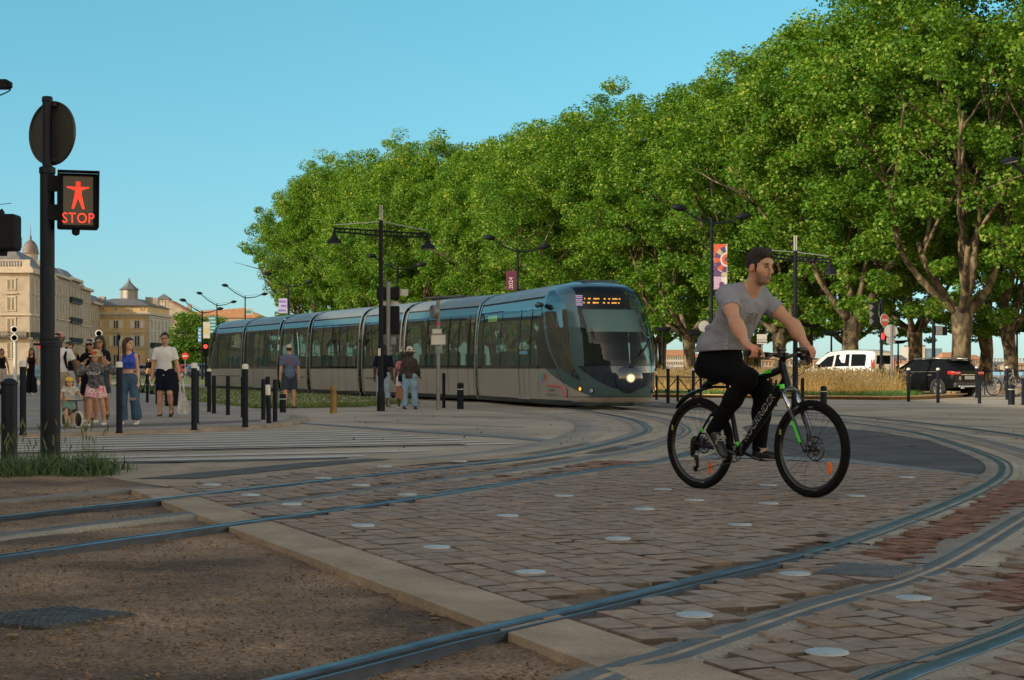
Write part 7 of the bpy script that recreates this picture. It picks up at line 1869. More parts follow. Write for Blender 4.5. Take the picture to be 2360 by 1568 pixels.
p.body();p.top(M_WHITE,.6,-.1,.012);p.bottom(M_KHA,1.9,.016,.01);p.shoes(M_SHOEW,M_SOLE);p.hair(M_HDARK,0,.98);p.hat(mat('red_cap',(.50,.44,.45),.8,vscale=20,col2=(.42,.03,.04)),cap=True,name='cap')
ops=[('e',p.tl(0,.17,.30),(.16,.10,.24),p.T,.05)];
for sx in(-1,1):ops+=[('c',p.tl(sx*.125,.02,.53),p.tl(sx*.115,-.128,.36),.024,.024,.02),('c',p.tl(sx*.115,-.128,.36),p.tl(sx*.14,-.05,.16),.024,.02,.02),('c',p.tl(sx*.12,.15,.46),p.tl(sx*.125,.02,.53),.025,.024,.02)]
soft('backpack',ops,.014,M_NVY,p.root)
p=Person('man in a black T-shirt and grey shorts, right of the man with the backpack',at(160,946),.0,1.56,'m','tan',0,((-.1,.3),(.12,.1)),(((-.1,.05,-1),(0,-.2,-1)),((.28,.1,-1),(.1,-.2,-1))),(-.6,0),1.05,'people walking on the pavement')
p.body();p.top(M_BLK,.6,-.1,.014);p.bottom(mat('grey_cloth',(.28,.28,.29),.85,var=.1),.85,.02,.01,'shorts');p.shoes(M_SHOEW,M_SOLE);p.hair(M_HDARK)
p=Person('woman with long dark hair in a black jumpsuit, walking left of the big pole',at(73,911),.0,1.68,'f','tan',0,((-.06,.06),(.14,.12)),(((-.22,.05,-1),(-.1,-.1,-1)),((.3,.05,-1),(.15,-.1,-1))),(.15,0),.98,'people walking on the pavement',vox=.017)
p.body();p.top(M_BLK,0,-.12,.012,False,'jumpsuit_top',strap=True);p.bottom(M_BLK,1.93,.012,.03,'wide_trousers',base=(.078,.07,.075,.075));p.shoes(M_SHOEW);p.hair(M_HBROWN,.28)
p2=thing('jacket','blue denim jacket hung over the arm of the woman in black','jacket',at(85,911));soft('cloth',[('c',(.02,-.06,.98),(.03,-.05,.70),.085,.10,.03),('noise',.016,22)],.018,M_LDENIM,p2)
p=Person('woman in a black top and pale trousers cut by the left edge',at(4,908),.25,1.70,'f','tan',0,((.14,.1),(-.1,.3)),(((-.15,.05,-1),(-.05,-.1,-1)),((.30,.05,-1),(.16,-.05,-1))),(.3,0),1.0,'people walking on the pavement',vox=.017)
p.body();p.top(M_BLK,0,-.02,.012,False,'top',strap=True);p.bottom(mat('pale_linen',(.44,.36,.32),.85,var=.08),1.9,.018,.02);p.shoes(M_SHOEW);p.hair(M_HBROWN,.1)
mb=MB();mb.bbox(p.tl(.06,-.15,.12),(.22,.07,.12),.03);mb.build('belt_bag',M_BLK,p.root)
p=Person('distant woman in a black jacket over a white top, left of the man in white',at(343,883),.3,1.68,'f','fair',0,((.14,.1),(-.12,.3)),None,(.2,0),1.0,'people walking on the pavement',vox=.02)
p.body();p.top(M_BLK,1.9,-.18,.02,name='jacket');p.bottom(mat('orange_skirt',(.45,.22,.10),.85,var=.2),.9,.02,.01,'shorts');p.shoes(M_SHOEW);p.hair(M_HBROWN,.15)
p=Person('man from behind in a blue polo shirt, denim shorts and beige cap',at(667,942,.012),PI+.35,1.58,'m','fair',0,((.03,.02),(-.03,.03)),(((-.20,.02,-1),(-.06,-.12,-1)),((.20,.02,-1),(.05,-.12,-1))),(-.3,-.1),1.10,'people waiting beside the tram',spread=.06)
p.body();sh=p.top(mat('blue_polo',(.085,.125,.225),.85,var=.16,vscale=6),.75,-.12,.018,loose=.012,name='polo_shirt');p.bottom(mat('dark_denim',(.02,.035,.06),.85),.92,.022,.012,'shorts');p.shoes(mat('brown_shoe',(.05,.03,.022),.6),hi=False);p.hair(M_HDARK,0,.97);p.hat(mat('beige_cap',(.47,.38,.28),.8,var=.1),cap=True,name='cap')
v,f=text_geo('MHA',.12);mb=MB();mb.add(v,f,basis(Vector(p.tl(0,.150,.34)),Vector((-1,0,0)),Vector((0,0,1)),Vector((0,1,0))));c=p.tl(0,.151,.46)
for k in range(3):mb.box((c[0]+.03*(k-1),c[1],c[2]+.012*k),(.05,.004,.018),rz=0)
mb.build('shirt_print',mat('print_red',(.36,.06,.12),.8,var=.2),sh)
p=Person('man in a navy shirt and pale jeans standing behind the lantern post',at(884,940,.0),PI-.25,1.60,'m','dark',0,((.03,.03),(-.05,.05)),(((-.16,.0,-1),(-.05,-.25,-1)),((.2,.05,-1),(.15,-.25,-1))),(-.5,.1),1.12,'people waiting beside the tram',spread=.05)
p.body();p.top(M_NVY,.85,-.16,.018,loose=.012);p.bottom(mat('pale_denim',(.28,.37,.46),.85,var=.15,vscale=6),1.55,.02,.014,'cropped_jeans');p.shoes(M_SHOEB,M_SOLE);p.hair(M_HDARK)
p=Person('woman from behind in a floppy white sun hat, camouflage top and light blue jeans',at(944,944,.0),PI-.12,1.50,'f','dark',0,((.0,.0),(.05,.06)),(((-.25,-.05,-1),(-.0,-.8,-.5)),((.2,.05,-1),(.06,-.2,-1))),(.1,0),1.16,'people waiting beside the tram',spread=.10)
p.body();p.top(mat('camouflage',(.05,.035,.028),.85,vscale=13,col2=(.012,.010,.009)),1.9,-.04,.014,loose=.012);p.bottom(M_LDENIM,1.97,.014,.022,'jeans',.1,base=(.105,.07,.066,.058));p.shoes(mat('brown_shoe',(.05,.03,.022),.6));p.hair(M_HDARK,.05);p.hat(mat('cream_cotton',(.55,.50,.42),.8,var=.06),.19,.13,.25,name='sun_hat')
ops=[('e',(0.22,-.05,.80),(.06,.05,.08),None,.02)]
t=thing('shoulder_bag','small black shoulder bag at the hip of the woman in the sun hat','bag',at(925,944,0));mb=MB();mb.bbox((0,-.02,.76),(.16,.07,.15),.03);mb.build('bag_body',M_BLK,t);mb=MB();mb.tube([(-.06,-.02,.82),(.06,.0,1.2),(.09,-.02,.82)],.008,5);mb.build('strap',M_BLK,t)
p=Person('person in a pink top half hidden behind the woman in the sun hat',at(927,943,.0),PI+.2,1.42,'f','dark',0,((.04,.04),(-.04,.05)),(((-.1,0,-1),(0,-.2,-1)),((.2,.0,-1),(.06,-.05,-1))),(0,0),.95,'people waiting beside the tram')
p.body();p.top(mat('pink_cotton',(.50,.17,.22),.85,var=.15),.6,-.05,.014);p.bottom(M_WHITE,.55,.02,.01,'shorts');p.shoes(M_SHOEW,M_SOLE);p.hair(M_HDARK,.1)
t=thing('paper_bag','brown paper bag held low beside the person in the pink top','bag',at(921,944,0));mb=MB();mb.add([(-.1,-.05,.30),(.08,-.05,.22),(.1,-.05,.52),(-.08,-.05,.58),(-.1,.05,.3),(.08,.05,.22),(.1,.05,.52),(-.08,.05,.58)],[(0,1,2,3),(7,6,5,4),(0,4,5,1),(1,5,6,2),(3,7,4,0)]);mb.build('bag_body',mat('kraft_paper',(.22,.11,.06),.8,var=.12),t);mb=MB();mb.tube([(-.06,0,.57),(-.03,0,.68),(.04,0,.68),(.07,0,.52)],.006,5);mb.build('handles',mat('kraft_paper',(.22,.11,.06),.8),t)
def passenger(fr,s_,t_,z,rz,m,label,sk='fair',hair_=M_HBROWN):
 q=fr.p(s_,t_,0)
 p=Person(label,(q.x,q.y,z),rz,1.70,'m',sk,0,((1.3,1.3),(1.3,1.3)),None,(.3,0),1.0,'passengers inside the tram',vox=.022)
 p.body();p.top(m,.7,-.1,.015);p.bottom(M_NVY,1.9,.015);p.shoes(M_SHOEB);p.hair(hair_,.05)
fa=math.atan2(.418,.908)
passenger(T2,7.6,.7,.44,fa,mat('mint_shirt',(.20,.45,.38),.8,var=.1),'passenger in a mint shirt behind the tram window left of the lantern post')
passenger(T2,3.3,.65,.44,fa+PI,mat('mustard_top',(.40,.20,.05),.8,var=.1),'passenger in a mustard top behind the window left of the grey sign post')
passenger(T1,6.3,.6,.44,fa,mat('grey_top',(.25,.24,.23),.8,var=.1),'passenger in grey seated behind the first window of the front section')
passenger(T1,7.9,.6,.44,fa,mat('beige_top',(.36,.30,.22),.8,var=.1),'passenger in beige seated behind the second window of the front section')
passenger(T2,12.4,.55,.62,fa,mat('teal_top',(.08,.24,.24),.8,var=.1),'passenger in teal behind the tram window right of the man in the cap')
passenger(T2,23.2,.5,.66,fa,mat('pale_green_top',(.30,.48,.40),.8,var=.1),'passenger in pale green standing at a rear tram door')
# ------------------ bicycle and cyclist (frame: X forward, Y to the rider's left, Z up, origin under the rear axle)
BO=Vector((1.535,13.475,.022));BRZ=math.atan2(-.783,.6216)
bike=thing('bicycle','black mountain bike with green accents ridden across the paving','bicycle',BO,BRZ)
M_FRAME=mat('frame_black',(.005,.005,.006),.35,.0,var=.05,spec=.25);M_TYRE=mat('tyre_rubber',(.009,.009,.009),.9,var=.2,vscale=30,bump=.4,bscale=90,spec=.12);M_RIM=mat('rim_black',(.012,.012,.013),.35,.3,var=.05)
M_GREEN=mat('green_accent',(.06,.62,.03),.4,var=.04);M_CHROME=mat('fork_chrome',(.62,.64,.66),.15,1.0,var=.03);M_SPOKE=mat('spoke_steel',(.10,.10,.105),.3,.8,var=.03);M_GUN=mat('gunmetal',(.06,.062,.068),.35,.8,var=.1);M_ORANGE=mat('orange_reflector',(.75,.13,.01),.25,var=.06);M_FORK=mat('fork_lower',(.018,.023,.032),.3,.3,var=.05,coat=.3)
RW=.368;WB=1.194
def bwheel(cx,disc_r,cassette):
 A=Matrix.Translation((cx,0,RW))@Matrix.Rotation(PI/2,4,'X')
 mb=MB();prof=[]
 R1,tr_=RW-.029,.029
 for k in range(15):a=-PI*.72+2*PI*.72*k/14;prof.append((R1+tr_*math.cos(a),tr_*1.0*math.sin(a)))
 mb.lathe(prof[::-1],72,M=A,caps=False);w_=mb.build('wheel',M_TYRE,bike,smooth=True)
 kn=MB()
 for k in range(84):
  a=2*PI*k/84
  for(yy,rr_,wl,al)in((0,RW+.001,.016,0),(.015,RW-.006,.011,.5),(-.015,RW-.006,.011,-.5),(.0255,RW-.017,.008,1.0),(-.0255,RW-.017,.008,-1.0)):
   a2=a+(.5*2*PI/84 if yy in(.015,-.015)else 0)
   Mx=Matrix.Translation((cx,0,RW))@Matrix.Rotation(-a2,4,'Y')@Matrix.Translation((rr_,yy,0))@Matrix.Rotation(al,4,'Z');kn.box((0,0,0),(.008,wl*.8,.014),Mx)
 kn.build('tread',M_TYRE,w_)
 mb=MB();mb.lathe([(R1-.022,-.015),(R1-.026,-.012),(R1-.044,-.008),(R1-.046,0),(R1-.044,.008),(R1-.026,.012),(R1-.022,.015)],60,M=A,caps=False);mb.build('rim',M_RIM,w_,smooth=True)
 sp=MB();rs_=R1-.044
 for k in range(28):
  side=1 if k%2 else-1;a=2*PI*k/28;b=a+(.75 if(k//2)%2 else-.75)
  sp.tube([(cx+.024*math.cos(b),side*.026,RW+.024*math.sin(b)),(cx+rs_*math.cos(a),side*.003,RW+rs_*math.sin(a))],.0014,4,False)
 sp.build('spokes',M_SPOKE,w_)
 mb=MB();mb.cyl((cx,-.055,RW),(cx,.055,RW),.014,n=12);mb.lathe([(.03,-.03),(.03,-.024),(.018,-.02),(.018,.02),(.03,.024),(.03,.03)],16,M=A);mb.build('hub',M_GUN,w_,smooth=40)
 ds=MB();yd=.042
 ds.tube([(cx+disc_r*math.cos(a),yd,RW+disc_r*math.sin(a))for a in np.linspace(0,2*PI,41)],[.0065]*41,4)
 for k in range(12):a=2*PI*k/12;ds.tube([(cx+disc_r*math.cos(a),yd,RW+disc_r*math.sin(a)),(cx+disc_r*.55*math.cos(a+.35),yd,RW+disc_r*.55*math.sin(a+.35))],.0035,4)
 ds.tube([(cx+disc_r*.52*math.cos(a),yd,RW+disc_r*.52*math.sin(a))for a in np.linspace(0,2*PI,25)],[.006]*25,4);ds.build('brake_disc',M_GUN,w_)
 return w_
wr_=bwheel(0,.08,True);wf_=bwheel(WB,.09,False)
for w_,cx,ang in((wr_,0,-.98),(wf_,WB,-.62)):
 rr_=.235;c=Vector((cx+rr_*math.cos(ang),-.012,RW+rr_*math.sin(ang)));mb=MB();mb.bbox((0,0,0),(.032,.012,.085),.005,Matrix.Translation(c)@Matrix.Rotation(-ang+PI/2-.9,4,'Y')if False else Matrix.Translation(c));mb.build('reflector',M_ORANGE,w_)
 for ang2 in(2.75,):mb=MB();c=Vector((cx+.315*math.cos(ang2),-.0285,RW+.315*math.sin(ang2)));mb.bbox((0,0,0),(.018,.003,.045),.001,Matrix.Translation(c));mb.build('tyre_label',mat('olive_label',(.22,.25,.02),.6,var=.05),w_)
BB=Vector((.44,0,.305));HT=Vector((.900,0,1.005));HB=Vector((.950,0,.855));ST=Vector((.325,0,.79))
fm=MB()
fm.tube([BB,BB.lerp(HB,.5)+Vector((-.012,0,-.004)),HB.lerp(HT,.18)+Vector((-.01,0,0))],[.036,.034,.036],14)
fm.tube([ST+Vector((.005,0,-.04)),ST.lerp(HT,.5)+Vector((0,0,-.012)),HT.lerp(HB,.2)+Vector((-.012,0,0))],[.022,.026,.03],14)
fm.tube([BB,ST],[.021,.019],14);fm.tube([HT+(HT-HB).normalized()*.012,HB-(HT-HB).normalized()*.012],.029,16)
fm.cyl(BB+Vector((0,-.037,0)),BB+Vector((0,.037,0)),.026,n=16)
for sy in(-1,1):
 fm.tube([BB+Vector((-.03,sy*.03,.005)),Vector((.2,sy*.052,.335)),Vector((.02,sy*.066,RW))],[.014,.012,.011],10);fm.tube([ST+Vector((.012,sy*.016,-.075)),Vector((.17,sy*.05,.6)),Vector((.01,sy*.066,RW+.012))],[.011,.0095,.010],10)
 fm.bbox((.0,sy*.068,RW),(.05,.008,.06),.003)
fm.tube([(.165,-.05,.60),(.165,.05,.60)],.009,8);fm.tube([(.3,-.04,.33),(.3,.04,.33)],.01,8)
frame=fm.build('frame',M_FRAME,bike,smooth=45)
d_=(HB.lerp(HT,.18)-BB).normalized();upv=Vector((-d_.z,0,d_.x))
v,f=text_geo('ROCKRIDER',.082,.0008,1.04,.18);mid=BB.lerp(HB.lerp(HT,.18),.50);
xs_=[q[0]for q in v];L_=max(xs_)-min(xs_);k_=.47/L_
mb=MB();mb.add([(q[0]*k_,q[1]*.95,q[2]-(q[1]/.036)**2*.006)for q in v],f,basis(mid+Vector((-.010,-.0368,-.002)),d_,upv,Vector((0,-1,0))));mb.build('lettering',mat('letter_grey',(.34,.35,.36),.45,var=.25,vscale=60),frame)
v,f=text_geo('540',.04,.0006);mb=MB();mb.add([(a,b,c-(b/.036)**2*.004)for a,b,c in v],f,basis(BB.lerp(HB,.12)+Vector((0,-.0375,-.008)),d_,upv,Vector((0,-1,0))));mb.build('lettering',mat('letter_dim',(.12,.12,.12),.5,var=.1),frame)
def flash(pts,y,name,parent,m=M_GREEN):mb=MB();mb.prism([(p[0],p[1])for p in pts],.003,basis(Vector((0,y,0)),Vector((1,0,0)),Vector((0,0,1)),Vector((0,-1,0))));return mb.build(name,m,parent)
a=ST.lerp(HT,.60);b=ST.lerp(HT,.82);flash([(a.x,a.z+.012),(b.x+.02,b.z-.018),(b.x-.01,b.z+.012),(a.x+.03,a.z+.017)],-.025,'green_flash',frame)
flash([(HB.x-.085,HB.z-.01),(HB.x-.045,HB.z+.012),(HB.x-.035,HB.z-.006)],-.036,'green_flash',frame)
mb=MB();mb.tube([BB.lerp(ST,.10),BB.lerp(ST,.18)],.0225,14);mb.build('green_band',M_GREEN,frame)
mb=MB();mb.tube([Vector((.085,-.062,.47)),Vector((.10,-.060,.492))],.0125,10);mb.build('green_band',M_GREEN,frame)
ax=Vector((WB,0,RW));sd_dir=(HT-HB).normalized();crown=HB-sd_dir*.045
fk=MB();fk.tube([crown+Vector((0,-.075,-.012)),crown+Vector((0,-.05,.006)),crown+Vector((0,.05,.006)),crown+Vector((0,.075,-.012))],[.026,.024,.024,.026],12);fk.tube([HB,crown],.022,12)
fork=fk.build('fork',M_FORK,bike,smooth=45)
for sy in(-1,1):
 c0=crown+Vector((0,sy*.068,0));ae=ax+Vector((-.018,sy*.062,.0));m_=c0.lerp(ae,.36)
 mb=MB();mb.tube([c0,c0.lerp(ae,.42)],.0155,14);mb.build('stanchion',M_CHROME,fork,smooth=True)
 mb=MB();mb.tube([m_,m_.lerp(ae,.08),m_.lerp(ae,.85),ae+Vector((.012,0,-.008))],[.022,.019,.017,.02],14);mb.bbox(ae+Vector((.016,0,-.005)),(.04,.014,.045),.004);lw=mb.build('fork_leg',M_FORK,fork,smooth=45)
 if sy==-1:
  p0,p1=m_.lerp(ae,.22),m_.lerp(ae,.82);n2=Vector((-(p1-p0).z,0,(p1-p0).x)).normalized()
  mb=MB();o_=Vector((0,-.0195,0));mb.add([p0+o_-n2*.012,p0.lerp(p1,.1)+o_+n2*.011,p1+o_+n2*.014,p1+o_-n2*.012],[(0,1,2,3)]);mb.build('green_flash',M_GREEN,lw)
mb=MB();mb.tube([crown.lerp(ax,.36)+Vector((.02,-.06,.0)),crown.lerp(ax,.33)+Vector((.05,0,.045)),crown.lerp(ax,.36)+Vector((.02,.06,0))],.016,10);mb.build('brace',M_FORK,fork,smooth=True)
mb=MB();mb.tube([crown+Vector((.0,-.075,.012)),crown+Vector((-.003,-.075,.045))],.02,12);mb.build('green_cap',M_GREEN,fork)
mb=MB();mb.bbox(ax+Vector((-.06,.05,.09)),(.05,.03,.07),.01);mb.build('caliper',M_GUN,fork)
BARX,BARZ=.925,1.085
mb=MB();mb.tube([HT,HT+sd_dir*.035],.026,14);mb.tube([HT+sd_dir*.03,Vector((BARX,0,BARZ-.01))],[.024,.026],12);mb.bbox((BARX,0,BARZ-.008),(.05,.055,.05),.01);mb.build('stem',M_FRAME,bike,smooth=45)
mb=MB();mb.tube([(BARX-.05,-.36,BARZ+.012),(BARX-.02,-.17,BARZ+.008),(BARX,-.07,BARZ-.008),(BARX,.07,BARZ-.008),(BARX-.02,.17,BARZ+.008),(BARX-.05,.36,BARZ+.012)],[.011,.012,.0155,.0155,.012,.011],12);bar=mb.build('handlebar',M_FRAME,bike,smooth=True)
for sy in(-1,1):
 mb=MB();mb.tube([(BARX-.051,sy*.37,BARZ+.012),(BARX-.034,sy*.25,BARZ+.0105)],.0165,14);mb.build('grip',mat('grip_rubber',(.01,.01,.01),.8,var=.1,bump=.4,bscale=200),bar,smooth=40)
 mb=MB();mb.tube([(BARX-.02,sy*.20,BARZ+.0),(BARX+.03,sy*.215,BARZ-.015),(BARX+.045,sy*.26,BARZ-.03),(BARX+.035,sy*.33,BARZ-.03)],[.012,.010,.007,.006],8);mb.bbox((BARX+.0,sy*.19,BARZ-.005),(.05,.045,.035),.008);mb.bbox((BARX-.0,sy*.22,BARZ-.028),(.05,.05,.022),.006);mb.build('brake_lever',M_FRAME,bar,smooth=40)
mb=MB();mb.bbox((BARX+.02,-.06,BARZ+.038),(.03,.09,.018),.005);mb.bbox((BARX+.0,-.06,BARZ+.02),(.02,.03,.04),.004);mb.tube([(BARX+.02,-.1,BARZ+.05),(BARX+.03,-.105,BARZ+.065)],.006,6);mb.build('phone_mount',M_FRAME,bar,smooth=40)
mb=MB();mb.bbox((BARX+.025,.17,BARZ+.04),(.045,.1,.035),.01);mb.build('front_lamp',M_FRAME,bar,smooth=40)
mb=MB()
for pts in([(BARX+.02,-.19,BARZ-.01),(BARX+.12,-.12,BARZ-.0),(BARX+.13,-.02,BARZ-.1),(BARX+.06,.03,.86)],[(BARX+.02,.19,BARZ-.01),(BARX+.15,.12,BARZ-.03),(BARX+.15,.04,BARZ-.14),(BARX+.07,.05,.88),(WB-.06,.066,.55),(WB-.05,.06,.45)],[(BARX,-.2,BARZ-.03),(BARX+.07,-.1,BARZ-.06),(BARX+.03,-.05,.93),(.9,-.04,.85),(.6,-.045,.50),(.5,-.04,.33)],[(BARX,.2,BARZ-.03),(BARX+.09,.08,BARZ-.07),(BARX+.04,.045,.93),(.88,.045,.85)]):
 mb.tube(spline(pts,.02),.0028,5)
mb.build('cables',M_FRAME,bar)
mb=MB();mb.tube([ST,ST+(ST-BB).normalized()*.10],.0145,12);mb.tube([ST+(BB-ST).normalized()*.01,ST+(ST-BB).normalized()*.02],.024,12);mb.build('seatpost',M_FRAME,bike,smooth=45)
soft('saddle',[('e',(.20,0,.905),(.10,.075,.032),None,.03),('c',(.24,0,.905),(.42,0,.905),.035,.018,.04)],.008,M_BLK,bike)
mb=MB();pts=spline([(-.285,0,.655),(-.16,0,.755),(.0,0,.812),(.14,0,.835),(.30,0,.835)],.03);vs=[];
for i,q in enumerate(pts):
 wd=.040*min(1,.35+i/6)*(1 if i<len(pts)*.7 else.6)
 for yy,dz in((-1,-.016),(-.5,-.003),(0,.0),(.5,-.003),(1,-.016)):vs.append((q[0],yy*wd,q[2]+dz))
n_=len(pts);mb.add(vs,[(i*5+j,i*5+j+1,i*5+j+6,i*5+j+5)for i in range(n_-1)for j in range(4)]);mb.add([(a,b,c+.004)for a,b,c in vs],[(i*5+j,i*5+j+1,i*5+j+6,i*5+j+5)for i in range(n_-1)for j in range(4)])
mg=mb.build('mudguard',M_FRAME,bike,smooth=True);mb=MB();mb.tube([(.02,0,.828),(.10,0,.862),(.20,0,.875)],[.012,.03,.02],8);mb.build('bracket',M_FRAME,mg,smooth=True)
mb=MB();A=Matrix.Translation((.44,-.047,.305))@Matrix.Rotation(PI/2,4,'X');mb.lathe([(.062,-.002),(.068,-.002),(.068,.002),(.062,.002)],30,M=A,caps=False)
for k in range(30):a=2*PI*k/30;mb.box((.44+.07*math.cos(a),-.047,.305+.07*math.sin(a)),(.006,.003,.006))
for k in range(4):a=PI/2*k+.4;mb.tube([(.44,-.047,.305),(.44+.063*math.cos(a),-.047,.305+.063*math.sin(a))],.007,6)
mb.build('chainring',M_GUN,bike)
ca=math.radians(200)
CR=Vector((.44+.17*math.cos(math.radians(163)),-.085,.305+.17*math.sin(math.radians(163))));CLf=Vector((.44+.17*math.cos(math.radians(-17)),.085,.305+.17*math.sin(math.radians(-17))))
for P_,sy in((CR,-1),(CLf,1)):
 mb=MB();mb.tube([Vector((.44,sy*.055,.305)),Vector((P_.x,sy*.07,P_.z))],[.014,.010],8);mb.build('crank',M_GUN,bike,smooth=True)
 mb=MB();mb.bbox(P_+Vector((0,sy*.045,0)),(.09,.085,.022),.005);mb.build('pedal',M_FRAME,bike)
mb=MB();A=Matrix.Translation((0,-.045,RW))@Matrix.Rotation(PI/2,4,'X')
for k in range(7):r_=.062-.006*k;mb.lathe([(r_-.012,.004*k),(r_,.004*k),(r_,.004*k+.002),(r_-.012,.004*k+.002)],26,M=A,caps=False)
mb.build('cassette',M_GUN,bike)
mb=MB();mb.tube([(.0,-.085,RW-.01),(.01,-.09,.29),(.0,-.09,.265)],[.018,.02,.012],8);mb.tube([(.0,-.09,.275),(.055,-.085,.255),(.06,-.085,.18),(.03,-.085,.165)],[.012,.016,.014,.012],8)
for c in((.045,.255),(.035,.165)):mb.lathe([(.022,-.004),(.024,0),(.022,.004),(0,.004)],14,M=Matrix.Translation((c[0],-.085,c[1]))@Matrix.Rotation(PI/2,4,'X'))
mb.build('derailleur',M_FRAME,bike,smooth=40)
mb=MB();mb.tube([(.44,-.047,.375),(.2,-.047,.40),(0,-.05,RW+.045)],.004,5);mb.tube([(.44,-.047,.236),(.25,-.06,.20),(.035,-.085,.143)],.004,5);mb.tube([(.06,-.085,.255),(.05,-.06,.31)],.004,5);mb.build('chain',M_SPOKE,bike)
mb=MB();mb.bbox((-.05,.055,RW+.03),(.05,.03,.06),.01);mb.build('caliper',M_GUN,bike)
# ------------------ rider
rider=thing('person','short-haired man in a grey T-shirt and black trousers riding the mountain bike','person',BO,BRZ)
HR=rotz(PI/2+.10)@rotx(.10);HC_=np.array((.66,0,1.772));HS=1.07
ho,hq,he=head_ops(HC_,HS,HR,True)
SH=[np.array((.490,-.200,1.555)),np.array((.490,.200,1.555))];EL=[np.array((.715,-.325,1.325)),np.array((.715,.325,1.325))];WR=[np.array((.838,-.338,1.165)),np.array((.838,.338,1.165))]
sk=ho+[('c',(.54,0,1.57),(.635,0,1.70),.070,.062,.03),('e',(.46,0,1.43),(.12,.165,.17),roty(.45),.05),('e',(.32,0,1.22),(.10,.14,.16),roty(.5),.05),('e',(.20,0,1.02),(.12,.145,.11),None,.05),('c',(.49,-.15,1.555),(.49,.15,1.555),.062,.062,.05),('c',(.525,-.07,1.60),(.525,.07,1.60),.05,.05,.04)]
for i,sy in enumerate((-1,1)):
 a,b,c=SH[i],EL[i],WR[i]
 sk+=[('c',a,a+(b-a)*.5,.062,.058,.03),('c',a+(b-a)*.5,b,.058,.045,.03),('e',b+(c-b)*.25,(.046,.046,.07),None,.05),('c',b,b+(c-b)*.4,.046,.047,.03),('c',b+(c-b)*.4,c,.047,.029,.03)]
 gx,gz=BARX-.045,BARZ+.012
 sk+=[('c',c,(gx-.012,sy*.325,gz+.050),.029,.027,.02),('c',(gx-.005,sy*.352,gz+.043),(gx+.012,sy*.352,gz+.040),.019,.016,.015),('c',(gx-.005,sy*.295,gz+.043),(gx+.014,sy*.295,gz+.042),.019,.017,.015),('c',(gx+.004,sy*.352,gz+.041),(gx+.006,sy*.290,gz+.042),.017,.018,.02)]
 for yy,ln in((.357,.88),(.335,.97),(.313,1.0)):
  K=np.array((gx+.018,sy*yy,gz+.040));m1=np.array((gx+.044*ln,sy*(yy-.003),gz+.014));m2=np.array((gx+.036*ln,sy*(yy-.004),gz-.022));m3=np.array((gx+.008,sy*(yy-.004),gz-.032))
  sk+=[('c',K,m1,.0112,.0100,.005),('c',m1,m2,.0100,.0092,.004),('c',m2,m3,.0092,.0080,.004)]
 K=np.array((gx+.018,sy*.289,gz+.042));m1=np.array((gx+.056,sy*.276,gz+.022));m2=np.array((gx+.078,sy*.272,gz-.022));m3=np.array((gx+.076,sy*.270,gz-.046))
 sk+=[('c',K,m1,.0115,.0100,.005),('c',m1,m2,.0100,.0090,.004),('c',m2,m3,.0090,.0078,.004)]
 sk+=[('c',(gx-.014,sy*.287,gz+.036),(gx-.016,sy*.258,gz+.010),.0145,.0120,.008),('c',(gx-.016,sy*.258,gz+.010),(gx+.010,sy*.245,gz-.016),.0120,.0100,.005)]
KN=[np.array((.635,-.115,.90)),np.array((.60,.115,.80))];AN=[np.array((.275,-.125,.485)),np.array((.535,.125,.345))];HP=[np.array((.21,-.095,1.0)),np.array((.21,.095,1.0))]
for i in(0,1):sk+=[('c',HP[i],KN[i],.085,.058,.03),('c',KN[i],AN[i],.056,.036,.03)]
TO=[np.array((.315,-.13,.385)),np.array((.69,.13,.262))]
for i in(0,1):sk+=[('c',AN[i],AN[i]*.5+TO[i]*.5+np.array((0,0,-.01)),.035,.03,.02)]
fs=np.array((.42,.225,.15));pq=lambda x,y,z:hq(x,y,z)
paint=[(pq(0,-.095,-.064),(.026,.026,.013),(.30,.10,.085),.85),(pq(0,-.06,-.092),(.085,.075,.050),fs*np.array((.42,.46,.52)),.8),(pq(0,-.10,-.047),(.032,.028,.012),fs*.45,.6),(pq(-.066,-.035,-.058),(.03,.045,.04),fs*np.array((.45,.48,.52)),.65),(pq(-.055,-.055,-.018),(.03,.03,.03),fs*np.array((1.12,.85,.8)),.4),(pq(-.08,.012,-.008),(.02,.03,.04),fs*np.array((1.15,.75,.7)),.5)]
for sx in(-1,1):paint+=[(pq(sx*.034,-.096,.031),(.030,.022,.0075),(.035,.02,.013),.9),(pq(sx*.033,-.092,.012),(.022,.02,.012),fs*.35,.7)]  # brows, then eye sockets painted darker in place of recess shade
for i,sy in enumerate((-1,1)):paint+=[((.915,sy*.32,1.12),(.05,.07,.05),fs*np.array((1.12,.72,.66)),.55)]
soft('body',sk,.0055,skin_mat(),rider,paint,fs)
for sx in(-1,1):
 mb=MB();c=Vector(pq(sx*.032,-.0800,.0095));mb.lathe([(0,-.0115),(.008,-.008),(.0115,0),(.008,.008),(0,.0115)],12,c);ey=mb.build('eye',mat('eye_white',(.14,.12,.11),.3,var=.03),rider,smooth=True)
 d_=Vector(HR@np.array((0.0,-1.0,-.02)));mb=MB();M_=d_.to_track_quat('Z','Y').to_matrix().to_4x4();M_.translation=c+d_*.0085;mb.lathe([(.0082,-.001),(.006,.003),(0,.0042)],12,M=M_);mb.build('iris',mat('iris_dark',(.02,.014,.01),.2,var=.03),ey)
M_HEATHER=mat('heather_grey',(.215,.222,.27),.9,var=.05,vscale=55,bump=.3,bscale=45,vdet=8)
